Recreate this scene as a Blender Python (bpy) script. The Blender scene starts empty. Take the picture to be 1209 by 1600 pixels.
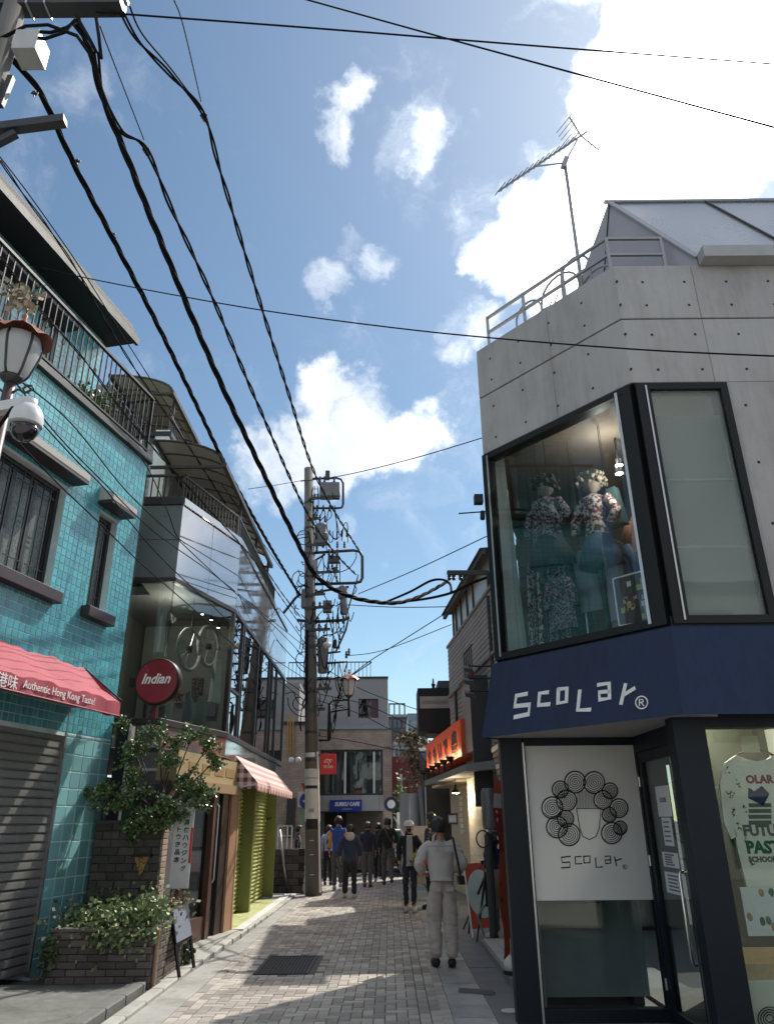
import bpy, bmesh, math, random
from mathutils import Vector, Matrix
from mathutils import noise as mnoise
random.seed(7)
scn = bpy.context.scene
col = scn.collection
rad = math.radians

# ------------------------------------------------------------------ camera
FPX, PITCH, ROLL, EYE = 1150.0, math.atan(485/1150.0), rad(0.5), Vector((0, 0, 1.65))
_fw = Vector((0, math.cos(PITCH), math.sin(PITCH)))
_u0 = Vector((0, -math.sin(PITCH), math.cos(PITCH)))
_R = Vector((1, 0, 0))*math.cos(ROLL) - _u0*math.sin(ROLL)
_U = Vector((1, 0, 0))*math.sin(ROLL) + _u0*math.cos(ROLL)
cam_d = bpy.data.cameras.new('camera')
cam_d.sensor_fit = 'HORIZONTAL'; cam_d.sensor_width = 36.0
cam_d.lens = 36.0*FPX/1209.0
cam_d.clip_start = 0.05; cam_d.clip_end = 4000
cam = bpy.data.objects.new('camera', cam_d); col.objects.link(cam)
cam.matrix_world = Matrix(((_R.x, _U.x, -_fw.x, EYE.x), (_R.y, _U.y, -_fw.y, EYE.y), (_R.z, _U.z, -_fw.z, EYE.z), (0, 0, 0, 1)))
scn.camera = cam

def ray(px, py):
    return _fw + _R*((px-604.5)/FPX) - _U*((py-800)/FPX)
def gnd(px, py, z=0.0):
    d = ray(px, py); return EYE + d*((z-EYE.z)/d.z)
def dep(px, py, Y):
    d = ray(px, py); return EYE + d*(Y/d.y)

# ------------------------------------------------------------------ light
SUN_AZ, SUN_EL = 38.5, 50.0          # degrees right of the street axis, above the horizon
sdir = Vector((math.sin(rad(SUN_AZ))*math.cos(rad(SUN_EL)), math.cos(rad(SUN_AZ))*math.cos(rad(SUN_EL)), math.sin(rad(SUN_EL))))
sun_d = bpy.data.lights.new('sun', 'SUN'); sun_d.energy = 2.0; sun_d.angle = rad(0.55); sun_d.color = (1.0, 0.93, 0.82)
sun = bpy.data.objects.new('sun', sun_d); col.objects.link(sun)
sun.rotation_euler = sdir.to_track_quat('Z', 'Y').to_euler()
sun.location = (20, 26, 40)

wld = bpy.data.worlds.new('World'); scn.world = wld; wld.use_nodes = True
wn, wl = wld.node_tree.nodes, wld.node_tree.links
wn.clear()
SKY = 0.13
def WN(t, **k):
    n = wn.new(t)
    for a, b in k.items(): setattr(n, a, b)
    return n
def wmath(op, a, b=None, clamp=False):
    n = WN('ShaderNodeMath', operation=op, use_clamp=clamp)
    for i, x in enumerate((a, b)):
        if x is None: continue
        if isinstance(x, (int, float)): n.inputs[i].default_value = x
        else: wl.new(x, n.inputs[i])
    return n.outputs[0]
def wrange(x, a, b, c=0.0, d=1.0):
    n = WN('ShaderNodeMapRange', interpolation_type='SMOOTHSTEP')
    wl.new(x, n.inputs[0])
    for i, v in enumerate((a, b, c, d)): n.inputs[i+1].default_value = v
    return n.outputs[0]
def wmix(f, a, b):
    n = WN('ShaderNodeMix', data_type='RGBA')
    for s, x in ((n.inputs[0], f), (n.inputs[6], a), (n.inputs[7], b)):
        if isinstance(x, (int, float)): s.default_value = x
        elif isinstance(x, tuple): s.default_value = x
        else: wl.new(x, s)
    return n.outputs[2]
sky = WN('ShaderNodeTexSky', sky_type='NISHITA', sun_disc=False, sun_elevation=rad(SUN_EL), sun_rotation=rad(SUN_AZ),
         altitude=0, air_density=1.0, dust_density=0.3, ozone_density=2.5)
tc = WN('ShaderNodeTexCoord')
V0 = tc.outputs['Generated']
_wn1 = WN('ShaderNodeTexNoise'); wl.new(V0, _wn1.inputs['Vector']); _wn1.inputs['Scale'].default_value = 7.0; _wn1.inputs['Detail'].default_value = 6; _wn1.inputs['Roughness'].default_value = 0.6
_ws = WN('ShaderNodeVectorMath', operation='SUBTRACT'); wl.new(_wn1.outputs['Color'], _ws.inputs[0]); _ws.inputs[1].default_value = (.5, .5, .5)
_wm = WN('ShaderNodeVectorMath', operation='SCALE'); wl.new(_ws.outputs[0], _wm.inputs[0]); _wm.inputs['Scale'].default_value = 0.20
_wa = WN('ShaderNodeVectorMath', operation='ADD'); wl.new(V0, _wa.inputs[0]); wl.new(_wm.outputs[0], _wa.inputs[1])
_wnm = WN('ShaderNodeVectorMath', operation='NORMALIZE'); wl.new(_wa.outputs[0], _wnm.inputs[0])
V = _wnm.outputs[0]
def wdot(v):
    n = WN('ShaderNodeVectorMath', operation='DOT_PRODUCT'); wl.new(V, n.inputs[0]); n.inputs[1].default_value = v
    return n.outputs['Value']
def wnoise(scale, det, rough, dist=0.0, off=(0, 0, 0)):
    m = WN('ShaderNodeMapping'); wl.new(V, m.inputs[0]); m.inputs[1].default_value = off
    n = WN('ShaderNodeTexNoise'); wl.new(m.outputs[0], n.inputs['Vector'])
    n.inputs['Scale'].default_value = scale; n.inputs['Detail'].default_value = det
    n.inputs['Roughness'].default_value = rough; n.inputs['Distortion'].default_value = dist
    return n.outputs['Fac']
n_big = wnoise(5.0, 9, 0.58, 0.25); n_fine = wnoise(16.0, 8, 0.62, 0.4, (3, 1, 7))
nz = wmath('ADD', wmath('MULTIPLY', n_big, 0.6), wmath('MULTIPLY', n_fine, 0.4))
# clouds that stand in the sky: direction, angular radius (px of the photo), weight
CLOUDS = [(790,425,50,.85),(850,385,85,1),(945,310,105,1),(1030,205,120,1),(1085,80,125,1),(1000,50,70,.85),(930,420,60,.8),
          (1050,300,70,.9),(735,525,46,.50),(760,340,54,.40),(700,560,38,.40),(690,520,30,.36),
          (560,690,68,.95),(630,690,56,.90),(505,618,48,.74),(470,695,62,.86),(410,705,48,.76),(580,635,40,.6),(545,745,46,.7),(665,690,34,.62),(540,625,40,.62),
          (530,215,34,.56),(545,165,36,.57),(560,125,28,.54),(652,190,44,.37),(592,400,36,.52),(515,452,42,.49),(550,385,30,.42),(560,850,22,.34)]
acc = None
for (px, py, r, w) in CLOUDS:
    a = r/1150.0*1.35
    m = wrange(wdot(tuple(ray(px, py).normalized())), math.cos(a), math.cos(a*0.12), 0.0, w)
    acc = m if acc is None else wmath('MAXIMUM', acc, m)
fill_cloud = wmath('MULTIPLY', wrange(wnoise(2.6, 6, 0.55, 0.2, (8, 2, 5)), 0.42, 0.62), 0.95)      # mostly unseen cloud, added round the view to fill the shade
V = V0
fill_cloud = wmath('MULTIPLY', fill_cloud, wrange(wdot(tuple(_fw)), math.cos(rad(46)), math.cos(rad(30)), 1.0, 0.0))   # the added cloud fades out towards the view axis
acc = wmath('MAXIMUM', acc, fill_cloud)
dens = wmath('ADD', acc, wmath('MULTIPLY', wmath('SUBTRACT', nz, 0.5), 2.2))
mask = wmath('MULTIPLY', wmath('POWER', wrange(dens, 0.02, 1.12), 1.25), 0.96)
thick = wrange(dens, 0.35, 1.15)
V = V0
aure = wmath('POWER', wmath('MAXIMUM', wdot(tuple(sdir)), 0.0), 14.0)
aure2 = wmath('POWER', wmath('MAXIMUM', wdot(tuple(sdir)), 0.0), 60.0)
cb = wmath('ADD', 4.4, wmath('ADD', wmath('MULTIPLY', aure, 12.0), wmath('MULTIPLY', aure2, 40.0)))
n_under = wnoise(9.0, 6, 0.55, 0.3, (1.5, 4.2, 0.35))
shd = wmath('MULTIPLY', wmath('MULTIPLY', thick, wrange(n_under, 0.40, 0.66)), wmath('SUBTRACT', 1.0, wmath('MINIMUM', wmath('MULTIPLY', aure, 3.0), 1.0)))
def _ch(k): return wmath('MULTIPLY', cb, wmath('SUBTRACT', 1.0, wmath('MULTIPLY', shd, k)))
cshade = _ch(.40)
ccol = WN('ShaderNodeCombineColor')
wl.new(cshade, ccol.inputs[0]); wl.new(_ch(.36), ccol.inputs[1]); wl.new(_ch(.28), ccol.inputs[2])
tint = WN('ShaderNodeMix', data_type='RGBA', blend_type='MULTIPLY'); tint.inputs[0].default_value = 1.0
wl.new(sky.outputs[0], tint.inputs[6]); tint.inputs[7].default_value = (0.43, 0.455, 0.415, 1)
glow = wmath('MULTIPLY', wmath('POWER', wmath('MAXIMUM', wdot(tuple(sdir)), 0.0), 9.0), 0.60)      # the sun's aureole in thin air
glc = WN('ShaderNodeCombineColor'); [wl.new(glow, glc.inputs[i]) for i in range(3)]
ga_ = WN('ShaderNodeMix', data_type='RGBA', blend_type='ADD'); ga_.inputs[0].default_value = 1.0; wl.new(tint.outputs[2], ga_.inputs[6]); wl.new(glc.outputs[0], ga_.inputs[7])
bgc = wmix(mask, ga_.outputs[2], ccol.outputs[0])
bg = WN('ShaderNodeBackground'); wl.new(bgc, bg.inputs[0]); bg.inputs[1].default_value = SKY
wo = WN('ShaderNodeOutputWorld'); wl.new(bg.outputs[0], wo.inputs[0])

vs = scn.view_settings
vs.view_transform = 'Standard'; vs.look = 'None'; vs.gamma = 1.0; vs.use_curve_mapping = False
vs.exposure = 1.30
scn.cycles.use_denoising = True
scn.cycles.max_bounces = 8; scn.cycles.transparent_max_bounces = 12
scn.cycles.diffuse_bounces = 4; scn.cycles.glossy_bounces = 3; scn.cycles.transmission_bounces = 3
scn.cycles.caustics_reflective = False; scn.cycles.caustics_refractive = False
scn.cycles.sample_clamp_indirect = 6.0

# ------------------------------------------------------------------ helpers
class Fr:
    """A wall's frame: u runs to the viewer's right, d into the wall, z up. deg = heading of u, right of +Y."""
    def __init__(s, ox, oy, deg, oz=0.0):
        a = rad(deg); s.deg = deg
        s.o = Vector((ox, oy, oz)); s.u = Vector((math.sin(a), math.cos(a), 0)); s.n = Vector((-math.cos(a), math.sin(a), 0))
        s.M = Matrix(((s.u.x, s.n.x, 0, ox), (s.u.y, s.n.y, 0, oy), (0, 0, 1, oz), (0, 0, 0, 1)))
        s.rz = math.atan2(s.u.y, s.u.x)
    def w(s, u, d, z): return s.o + s.u*u + s.n*d + Vector((0, 0, z))
    def P(s, px, py, d=0.0):
        r = ray(px, py); t = ((s.o + s.n*d - EYE).dot(s.n))/r.dot(s.n); q = EYE + r*t
        return (q-s.o).dot(s.u), q.z-s.o.z
    def loc(s, q):
        v = q-s.o; return Vector((v.dot(s.u), v.dot(s.n), v.z))
ID = Matrix.Identity(4)
W = {}
def tag(o, label=None, cat=None, group=None, kind=None):
    if label: o['label'] = label
    if cat: o['category'] = cat
    if group: o['group'] = group
    if kind: o['kind'] = kind
    return o
def thing(name, label, cat, loc=(0, 0, 0), rz=0.0, group=None):
    o = bpy.data.objects.new(name, None); col.objects.link(o); o.empty_display_size = 0.2
    o.location = loc; o.rotation_euler = (0, 0, rz)
    W[o] = Matrix.Translation(Vector(loc)) @ Matrix.Rotation(rz, 4, 'Z')
    return tag(o, label, cat, group)
def part_root(name, parent):
    """a part that is itself made of pieces: an Empty under its thing"""
    o = bpy.data.objects.new(name, None); col.objects.link(o); o.empty_display_size = 0.2; o.parent = parent; W[o] = W[parent]
    return o
def fthing(name, label, cat, fr, u, d, z, group=None):
    return thing(name, label, cat, fr.w(u, d, z), fr.rz, group)
def link_mesh(name, me, parent=None, mw=ID):
    o = bpy.data.objects.new(name, me); col.objects.link(o)
    if parent is not None: o.parent = parent
    W[o] = mw
    return o
class MB:
    def __init__(s): s.v = []; s.f = []
    def add(s, vs, fs):
        n = len(s.v); s.v += [tuple(v) for v in vs]; s.f += [tuple(i+n for i in f) for f in fs]; return s
    def hexa(s, p):   # 4 bottom (ccw seen from above), 4 top
        return s.add(p, [(3, 2, 1, 0), (4, 5, 6, 7), (0, 1, 5, 4), (1, 2, 6, 5), (2, 3, 7, 6), (3, 0, 4, 7)])
    def box(s, x0, x1, y0, y1, z0, z1):
        if x0 > x1: x0, x1 = x1, x0
        if y0 > y1: y0, y1 = y1, y0
        if z0 > z1: z0, z1 = z1, z0
        return s.hexa([(x0, y0, z0), (x1, y0, z0), (x1, y1, z0), (x0, y1, z0), (x0, y0, z1), (x1, y0, z1), (x1, y1, z1), (x0, y1, z1)])
    def cbox(s, x0, x1, y0, y1, z0, z1, c):   # box with bevelled edges on the -y face
        if x0 > x1: x0, x1 = x1, x0
        if z0 > z1: z0, z1 = z1, z0
        return s.add([(x0+c, y0, z0+c), (x1-c, y0, z0+c), (x1-c, y0, z1-c), (x0+c, y0, z1-c), (x0, y0+c, z0), (x1, y0+c, z0), (x1, y0+c, z1), (x0, y0+c, z1),
                      (x0, y1, z0), (x1, y1, z0), (x1, y1, z1), (x0, y1, z1)],
                     [(0, 1, 2, 3), (4, 5, 1, 0), (5, 6, 2, 1), (6, 7, 3, 2), (7, 4, 0, 3), (8, 9, 5, 4), (9, 10, 6, 5), (10, 11, 7, 6), (11, 8, 4, 7)])
    def bar(s, a, b, w, h=None, up=(0, 0, 1)):
        a, b = Vector(a), Vector(b); h = w if h is None else h
        d = (b-a).normalized(); upv = Vector(up)
        if abs(d.dot(upv)) > 0.98: upv = Vector((0, 1, 0))
        x = d.cross(upv).normalized()*(w/2); y = x.cross(d).normalized()*(h/2)
        return s.hexa([a-x-y, a+x-y, b+x-y, b-x-y, a-x+y, a+x+y, b+x+y, b-x+y])
    def tube(s, pts, r, n=8, cap=True):
        pts = [Vector(p) for p in pts]; k = len(pts); base = len(s.v)
        rr = list(r) if isinstance(r, (list, tuple)) else [r]*k
        prev = None
        for i, p in enumerate(pts):
            d = (pts[min(i+1, k-1)]-pts[max(i-1, 0)])
            d = d.normalized() if d.length > 1e-9 else Vector((0, 0, 1))
            if prev is None:
                a = Vector((0, 0, 1)) if abs(d.z) < 0.9 else Vector((1, 0, 0))
                x = d.cross(a).normalized()
            else:
                x = (prev - d*prev.dot(d))
                x = x.normalized() if x.length > 1e-6 else d.orthogonal().normalized()
            prev = x; y = d.cross(x)
            for j in range(n):
                t = 2*math.pi*j/n
                s.v.append(tuple(p + x*(rr[i]*math.cos(t)) + y*(rr[i]*math.sin(t))))
        for i in range(k-1):
            for j in range(n):
                a = base+i*n+j; b = base+i*n+(j+1) % n
                s.f.append((a, b, b+n, a+n))
        if cap:
            s.f.append(tuple(base+j for j in range(n))[::-1]); s.f.append(tuple(base+(k-1)*n+j for j in range(n)))
        return s
    def lathe(s, prof, n=16, o=(0, 0, 0), ax='z'):   # prof: (r, h)
        base = len(s.v); o = Vector(o)
        for r, h in prof:
            for j in range(n):
                t = 2*math.pi*j/n; c, q = r*math.cos(t), r*math.sin(t)
                p = Vector((c, q, h)) if ax == 'z' else (Vector((c, -h, q)) if ax == 'y' else Vector((h, c, q)))
                s.v.append(tuple(o+p))
        for i in range(len(prof)-1):
            for j in range(n):
                a = base+i*n+j; b = base+i*n+(j+1) % n
                s.f.append((a, b, b+n, a+n))
        s.f.append(tuple(base+j for j in range(n))[::-1]); s.f.append(tuple(base+(len(prof)-1)*n+j for j in range(n)))
        return s
    def ball(s, c, rx, ry=None, rz=None, n=10, m=7, jit=0.0):
        ry = rx if ry is None else ry; rz = rx if rz is None else rz
        base = len(s.v); c = Vector(c)
        for i in range(m+1):
            ph = math.pi*i/m
            for j in range(n):
                t = 2*math.pi*j/n; k = 1+jit*(random.random()-.5)
                s.v.append(tuple(c+Vector((rx*math.sin(ph)*math.cos(t)*k, ry*math.sin(ph)*math.sin(t)*k, -rz*math.cos(ph)*k))))
        for i in range(m):
            for j in range(n):
                a = base+i*n+j; b = base+i*n+(j+1) % n
                s.f.append((a, b, b+n, a+n))
        return s
    def prism(s, poly, y0, y1):   # poly of (x, z), extruded along y (-y face outward), ccw seen from -y
        n = len(poly); base = len(s.v)
        s.v += [(x, y0, z) for x, z in poly] + [(x, y1, z) for x, z in poly]
        s.f.append(tuple(base+i for i in range(n))); s.f.append(tuple(base+n+i for i in range(n))[::-1])
        for i in range(n):
            j = (i+1) % n; s.f.append((base+i, base+n+i, base+n+j, base+j))
        return s
    def slab(s, poly, z0, z1):   # poly of (x, y) ccw seen from above
        n = len(poly); base = len(s.v)
        s.v += [(x, y, z0) for x, y in poly] + [(x, y, z1) for x, y in poly]
        s.f.append(tuple(base+i for i in range(n))[::-1]); s.f.append(tuple(base+n+i for i in range(n)))
        for i in range(n):
            j = (i+1) % n; s.f.append((base+i, base+j, base+n+j, base+n+i))
        return s
    def build(s, name, mat, parent=None, fr=None, smooth=False):
        pw = W.get(parent, ID); m = pw.inverted() @ (fr.M if fr else ID) if (parent is not None or fr) else ID
        me = bpy.data.meshes.new(name)
        me.from_pydata([m @ Vector(v) for v in s.v], [], s.f)
        me.materials.append(mat)
        if smooth:
            me.polygons.foreach_set('use_smooth', [True]*len(me.polygons))
            if smooth == 'auto':
                me.set_sharp_from_angle(angle=rad(40))
        me.update()
        return link_mesh(name, me, parent, pw)
def one(name, mb, mat, label, cat, fr=None, group=None, smooth=False, kind=None):
    """a thing that is a single mesh: origin at its base centre"""
    pts = [(fr.M @ Vector(v)) if fr else Vector(v) for v in mb.v]
    lo = Vector((min(p.x for p in pts), min(p.y for p in pts), min(p.z for p in pts))); hi = Vector((max(p.x for p in pts), max(p.y for p in pts), max(p.z for p in pts)))
    o0 = Vector(((lo.x+hi.x)/2, (lo.y+hi.y)/2, lo.z))
    me = bpy.data.meshes.new(name); me.from_pydata([p-o0 for p in pts], [], mb.f); me.materials.append(mat)
    if smooth:
        me.polygons.foreach_set('use_smooth', [True]*len(me.polygons))
        if smooth == 'auto': me.set_sharp_from_angle(angle=rad(40))
    me.update()
    o = link_mesh(name, me, None, Matrix.Translation(o0)); o.location = o0
    return tag(o, label, cat, group, kind)
def copy_tree(o, parent=None, mw=None):
    c = o.copy(); col.objects.link(c); c.parent = parent; W[c] = mw if mw is not None else W.get(o, ID)
    for ch in o.children: copy_tree(ch, c, W[c])
    return c
def text_mesh(s, size, width=None, height=None, shear=0.0, extrude=0.002, bold=0.0, spacing=1.0):
    cu = bpy.data.curves.new('lettering', 'FONT'); cu.body = s; cu.size = size; cu.align_x = 'LEFT'; cu.shear = shear
    cu.resolution_u = 2; cu.extrude = extrude; cu.offset = bold; cu.space_character = spacing; cu.fill_mode = 'BOTH' if extrude else 'FRONT'
    o = bpy.data.objects.new('lettering', cu); col.objects.link(o)
    bpy.context.view_layer.update()
    me = bpy.data.meshes.new_from_object(o.evaluated_get(bpy.context.evaluated_depsgraph_get()))
    bpy.data.objects.remove(o); bpy.data.curves.remove(cu)
    vs_ = [v.co.copy() for v in me.vertices]; fs = [tuple(p.vertices) for p in me.polygons]; bpy.data.meshes.remove(me)
    if not vs_: return [], [], 0, 0
    x0 = min(v.x for v in vs_); x1 = max(v.x for v in vs_); y0 = min(v.y for v in vs_); y1 = max(v.y for v in vs_)
    sx = width/(x1-x0) if width else 1.0; sy = height/(y1-y0) if height else (sx if width else 1.0)
    if width is None and height: sx = sy
    return [((v.x-x0)*sx, (v.y-y0)*sy, v.z) for v in vs_], fs, (x1-x0)*sx, (y1-y0)*sy
def letter(s, u, z, d, mat, parent, fr, width=None, height=None, size=0.2, name='lettering', center=True, **k):
    """flat lettering on a wall's frame, proud of depth d"""
    v, f, w, h = text_mesh(s, size, width, height, **k)
    if center: u -= w/2; z -= h/2
    m = MB(); m.add([(u+x, d-y2, z+y) for x, y, y2 in v], f)
    return m.build(name, mat, parent, fr)

# ------------------------------------------------------------------ materials
def lin(c): c /= 255.0; return c/12.92 if c <= 0.04045 else ((c+0.055)/1.055)**2.4
def S(r, g, b): return (lin(r), lin(g), lin(b))
MATS = {}
def mat(name, c=(.5, .5, .5), rough=0.6, metal=0.0, var=0.18, scale=6.0, bump=0.0, bscale=60.0, spec=0.5, pieces=0.0, emit=None, coat=0.0, grime=0.0, hue=0.0, c2=None, gscale=0.7, sheen=0.0, spots=0.0, streak=0.0, hard=False):
    if name in MATS: return MATS[name]
    m = bpy.data.materials.new(name); m.use_nodes = True; nt = m.node_tree; n, l = nt.nodes, nt.links
    p = n['Principled BSDF']
    p.inputs['Roughness'].default_value = rough; p.inputs['Metallic'].default_value = metal; p.inputs['Specular IOR Level'].default_value = spec
    if coat: p.inputs['Coat Weight'].default_value = coat; p.inputs['Coat Roughness'].default_value = 0.08
    if sheen: p.inputs['Sheen Weight'].default_value = sheen
    t = n.new('ShaderNodeTexCoord'); nz = n.new('ShaderNodeTexNoise'); l.new(t.outputs['Object'], nz.inputs['Vector'])
    nz.inputs['Scale'].default_value = scale; nz.inputs['Detail'].default_value = 7; nz.inputs['Roughness'].default_value = 0.62
    mx = n.new('ShaderNodeMix'); mx.data_type = 'RGBA'; fac_ = nz.outputs['Fac']
    if hard:
        hr = n.new('ShaderNodeMapRange'); l.new(fac_, hr.inputs[0]); hr.inputs[1].default_value = .49; hr.inputs[2].default_value = .53; fac_ = hr.outputs[0]
    l.new(fac_, mx.inputs[0])
    d = c2 if c2 else tuple(x*(1-var) for x in c); b = c if c2 else tuple(min(1, x*(1+var)) for x in c)
    mx.inputs[6].default_value = (*d, 1); mx.inputs[7].default_value = (*b, 1)
    out = mx.outputs[2]
    if pieces or hue:
        oi = n.new('ShaderNodeObjectInfo'); ge = n.new('ShaderNodeNewGeometry')
        ad = n.new('ShaderNodeMath'); ad.operation = 'ADD'; l.new(oi.outputs['Random'], ad.inputs[0]); l.new(ge.outputs['Random Per Island'], ad.inputs[1])
        fr_ = n.new('ShaderNodeMath'); fr_.operation = 'FRACT'; l.new(ad.outputs[0], fr_.inputs[0])
        mr = n.new('ShaderNodeMapRange'); l.new(fr_.outputs[0], mr.inputs[0]); mr.inputs[3].default_value = 1-pieces; mr.inputs[4].default_value = 1+pieces
        hs = n.new('ShaderNodeHueSaturation'); l.new(out, hs.inputs['Color']); l.new(mr.outputs[0], hs.inputs['Value'])
        if hue:
            fr2 = n.new('ShaderNodeMath'); fr2.operation = 'MULTIPLY'; l.new(fr_.outputs[0], fr2.inputs[0]); fr2.inputs[1].default_value = 7.13
            fr3 = n.new('ShaderNodeMath'); fr3.operation = 'FRACT'; l.new(fr2.outputs[0], fr3.inputs[0])
            mr2 = n.new('ShaderNodeMapRange'); l.new(fr3.outputs[0], mr2.inputs[0]); mr2.inputs[3].default_value = 0.5-hue; mr2.inputs[4].default_value = 0.5+hue
            l.new(mr2.outputs[0], hs.inputs['Hue'])
        out = hs.outputs['Color']
    if grime:     # dirt with a shape of its own: streaky blotches
        ng = n.new('ShaderNodeTexNoise'); mp = n.new('ShaderNodeMapping'); l.new(t.outputs['Object'], mp.inputs[0]); mp.inputs['Scale'].default_value = (1, 1, 0.35)
        l.new(mp.outputs[0], ng.inputs['Vector']); ng.inputs['Scale'].default_value = gscale*4; ng.inputs['Detail'].default_value = 9; ng.inputs['Roughness'].default_value = 0.7
        cr = n.new('ShaderNodeMapRange'); l.new(ng.outputs['Fac'], cr.inputs[0]); cr.inputs[1].default_value = 0.48; cr.inputs[2].default_value = 0.72; cr.inputs[3].default_value = 0; cr.inputs[4].default_value = grime
        gm = n.new('ShaderNodeMix'); gm.data_type = 'RGBA'; gm.blend_type = 'MULTIPLY'; l.new(cr.outputs[0], gm.inputs[0]); l.new(out, gm.inputs[6]); gm.inputs[7].default_value = (0.42, 0.39, 0.35, 1)
        out = gm.outputs[2]
    if streak:    # rain streaks run down the face
        ns = n.new('ShaderNodeTexNoise'); ms_ = n.new('ShaderNodeMapping'); l.new(t.outputs['Object'], ms_.inputs[0]); ms_.inputs['Scale'].default_value = (15, 15, 0.6)
        l.new(ms_.outputs[0], ns.inputs['Vector']); ns.inputs['Scale'].default_value = 1.0; ns.inputs['Detail'].default_value = 6; ns.inputs['Roughness'].default_value = 0.6
        sr = n.new('ShaderNodeMapRange'); l.new(ns.outputs['Fac'], sr.inputs[0]); sr.inputs[1].default_value = 0.46; sr.inputs[2].default_value = 0.74; sr.inputs[3].default_value = 0; sr.inputs[4].default_value = streak
        sm_ = n.new('ShaderNodeMix'); sm_.data_type = 'RGBA'; sm_.blend_type = 'MULTIPLY'; l.new(sr.outputs[0], sm_.inputs[0]); l.new(out, sm_.inputs[6]); sm_.inputs[7].default_value = (0.40, 0.38, 0.36, 1); out = sm_.outputs[2]
    if spots:     # trodden gum and drips
        ge_ = n.new('ShaderNodeNewGeometry'); vo = n.new('ShaderNodeTexVoronoi'); l.new(ge_.outputs['Position'], vo.inputs['Vector']); vo.inputs['Scale'].default_value = 3.4
        vr = n.new('ShaderNodeMapRange'); l.new(vo.outputs['Distance'], vr.inputs[0]); vr.inputs[1].default_value = 0.05; vr.inputs[2].default_value = 0.13; vr.inputs[3].default_value = spots; vr.inputs[4].default_value = 0
        n3 = n.new('ShaderNodeTexNoise'); l.new(ge_.outputs['Position'], n3.inputs['Vector']); n3.inputs['Scale'].default_value = 0.9; n3.inputs['Detail'].default_value = 8; n3.inputs['Roughness'].default_value = 0.65
        r3 = n.new('ShaderNodeMapRange'); l.new(n3.outputs['Fac'], r3.inputs[0]); r3.inputs[1].default_value = 0.45; r3.inputs[2].default_value = 0.70; r3.inputs[3].default_value = 0; r3.inputs[4].default_value = spots*.8
        mx_ = n.new('ShaderNodeMath'); mx_.operation = 'MAXIMUM'; l.new(vr.outputs[0], mx_.inputs[0]); l.new(r3.outputs[0], mx_.inputs[1])
        sp_ = n.new('ShaderNodeMix'); sp_.data_type = 'RGBA'; sp_.blend_type = 'MULTIPLY'; l.new(mx_.outputs[0], sp_.inputs[0]); l.new(out, sp_.inputs[6]); sp_.inputs[7].default_value = (0.35, 0.34, 0.33, 1); out = sp_.outputs[2]
    l.new(out, p.inputs['Base Color'])
    if bump:
        nb = n.new('ShaderNodeTexNoise'); l.new(t.outputs['Object'], nb.inputs['Vector']); nb.inputs['Scale'].default_value = bscale; nb.inputs['Detail'].default_value = 5
        bp = n.new('ShaderNodeBump'); bp.inputs['Strength'].default_value = bump; bp.inputs['Distance'].default_value = 0.01; l.new(nb.outputs['Fac'], bp.inputs['Height'])
        l.new(bp.outputs[0], p.inputs['Normal'])
    rv = n.new('ShaderNodeMapRange'); l.new(nz.outputs['Fac'], rv.inputs[0]); rv.inputs[3].default_value = max(0, rough-0.08); rv.inputs[4].default_value = min(1, rough+0.08)
    l.new(rv.outputs[0], p.inputs['Roughness'])
    if emit:
        p.inputs['Emission Color'].default_value = (*emit[:3], 1); p.inputs['Emission Strength'].default_value = emit[3]
    MATS[name] = m
    return m
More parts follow.
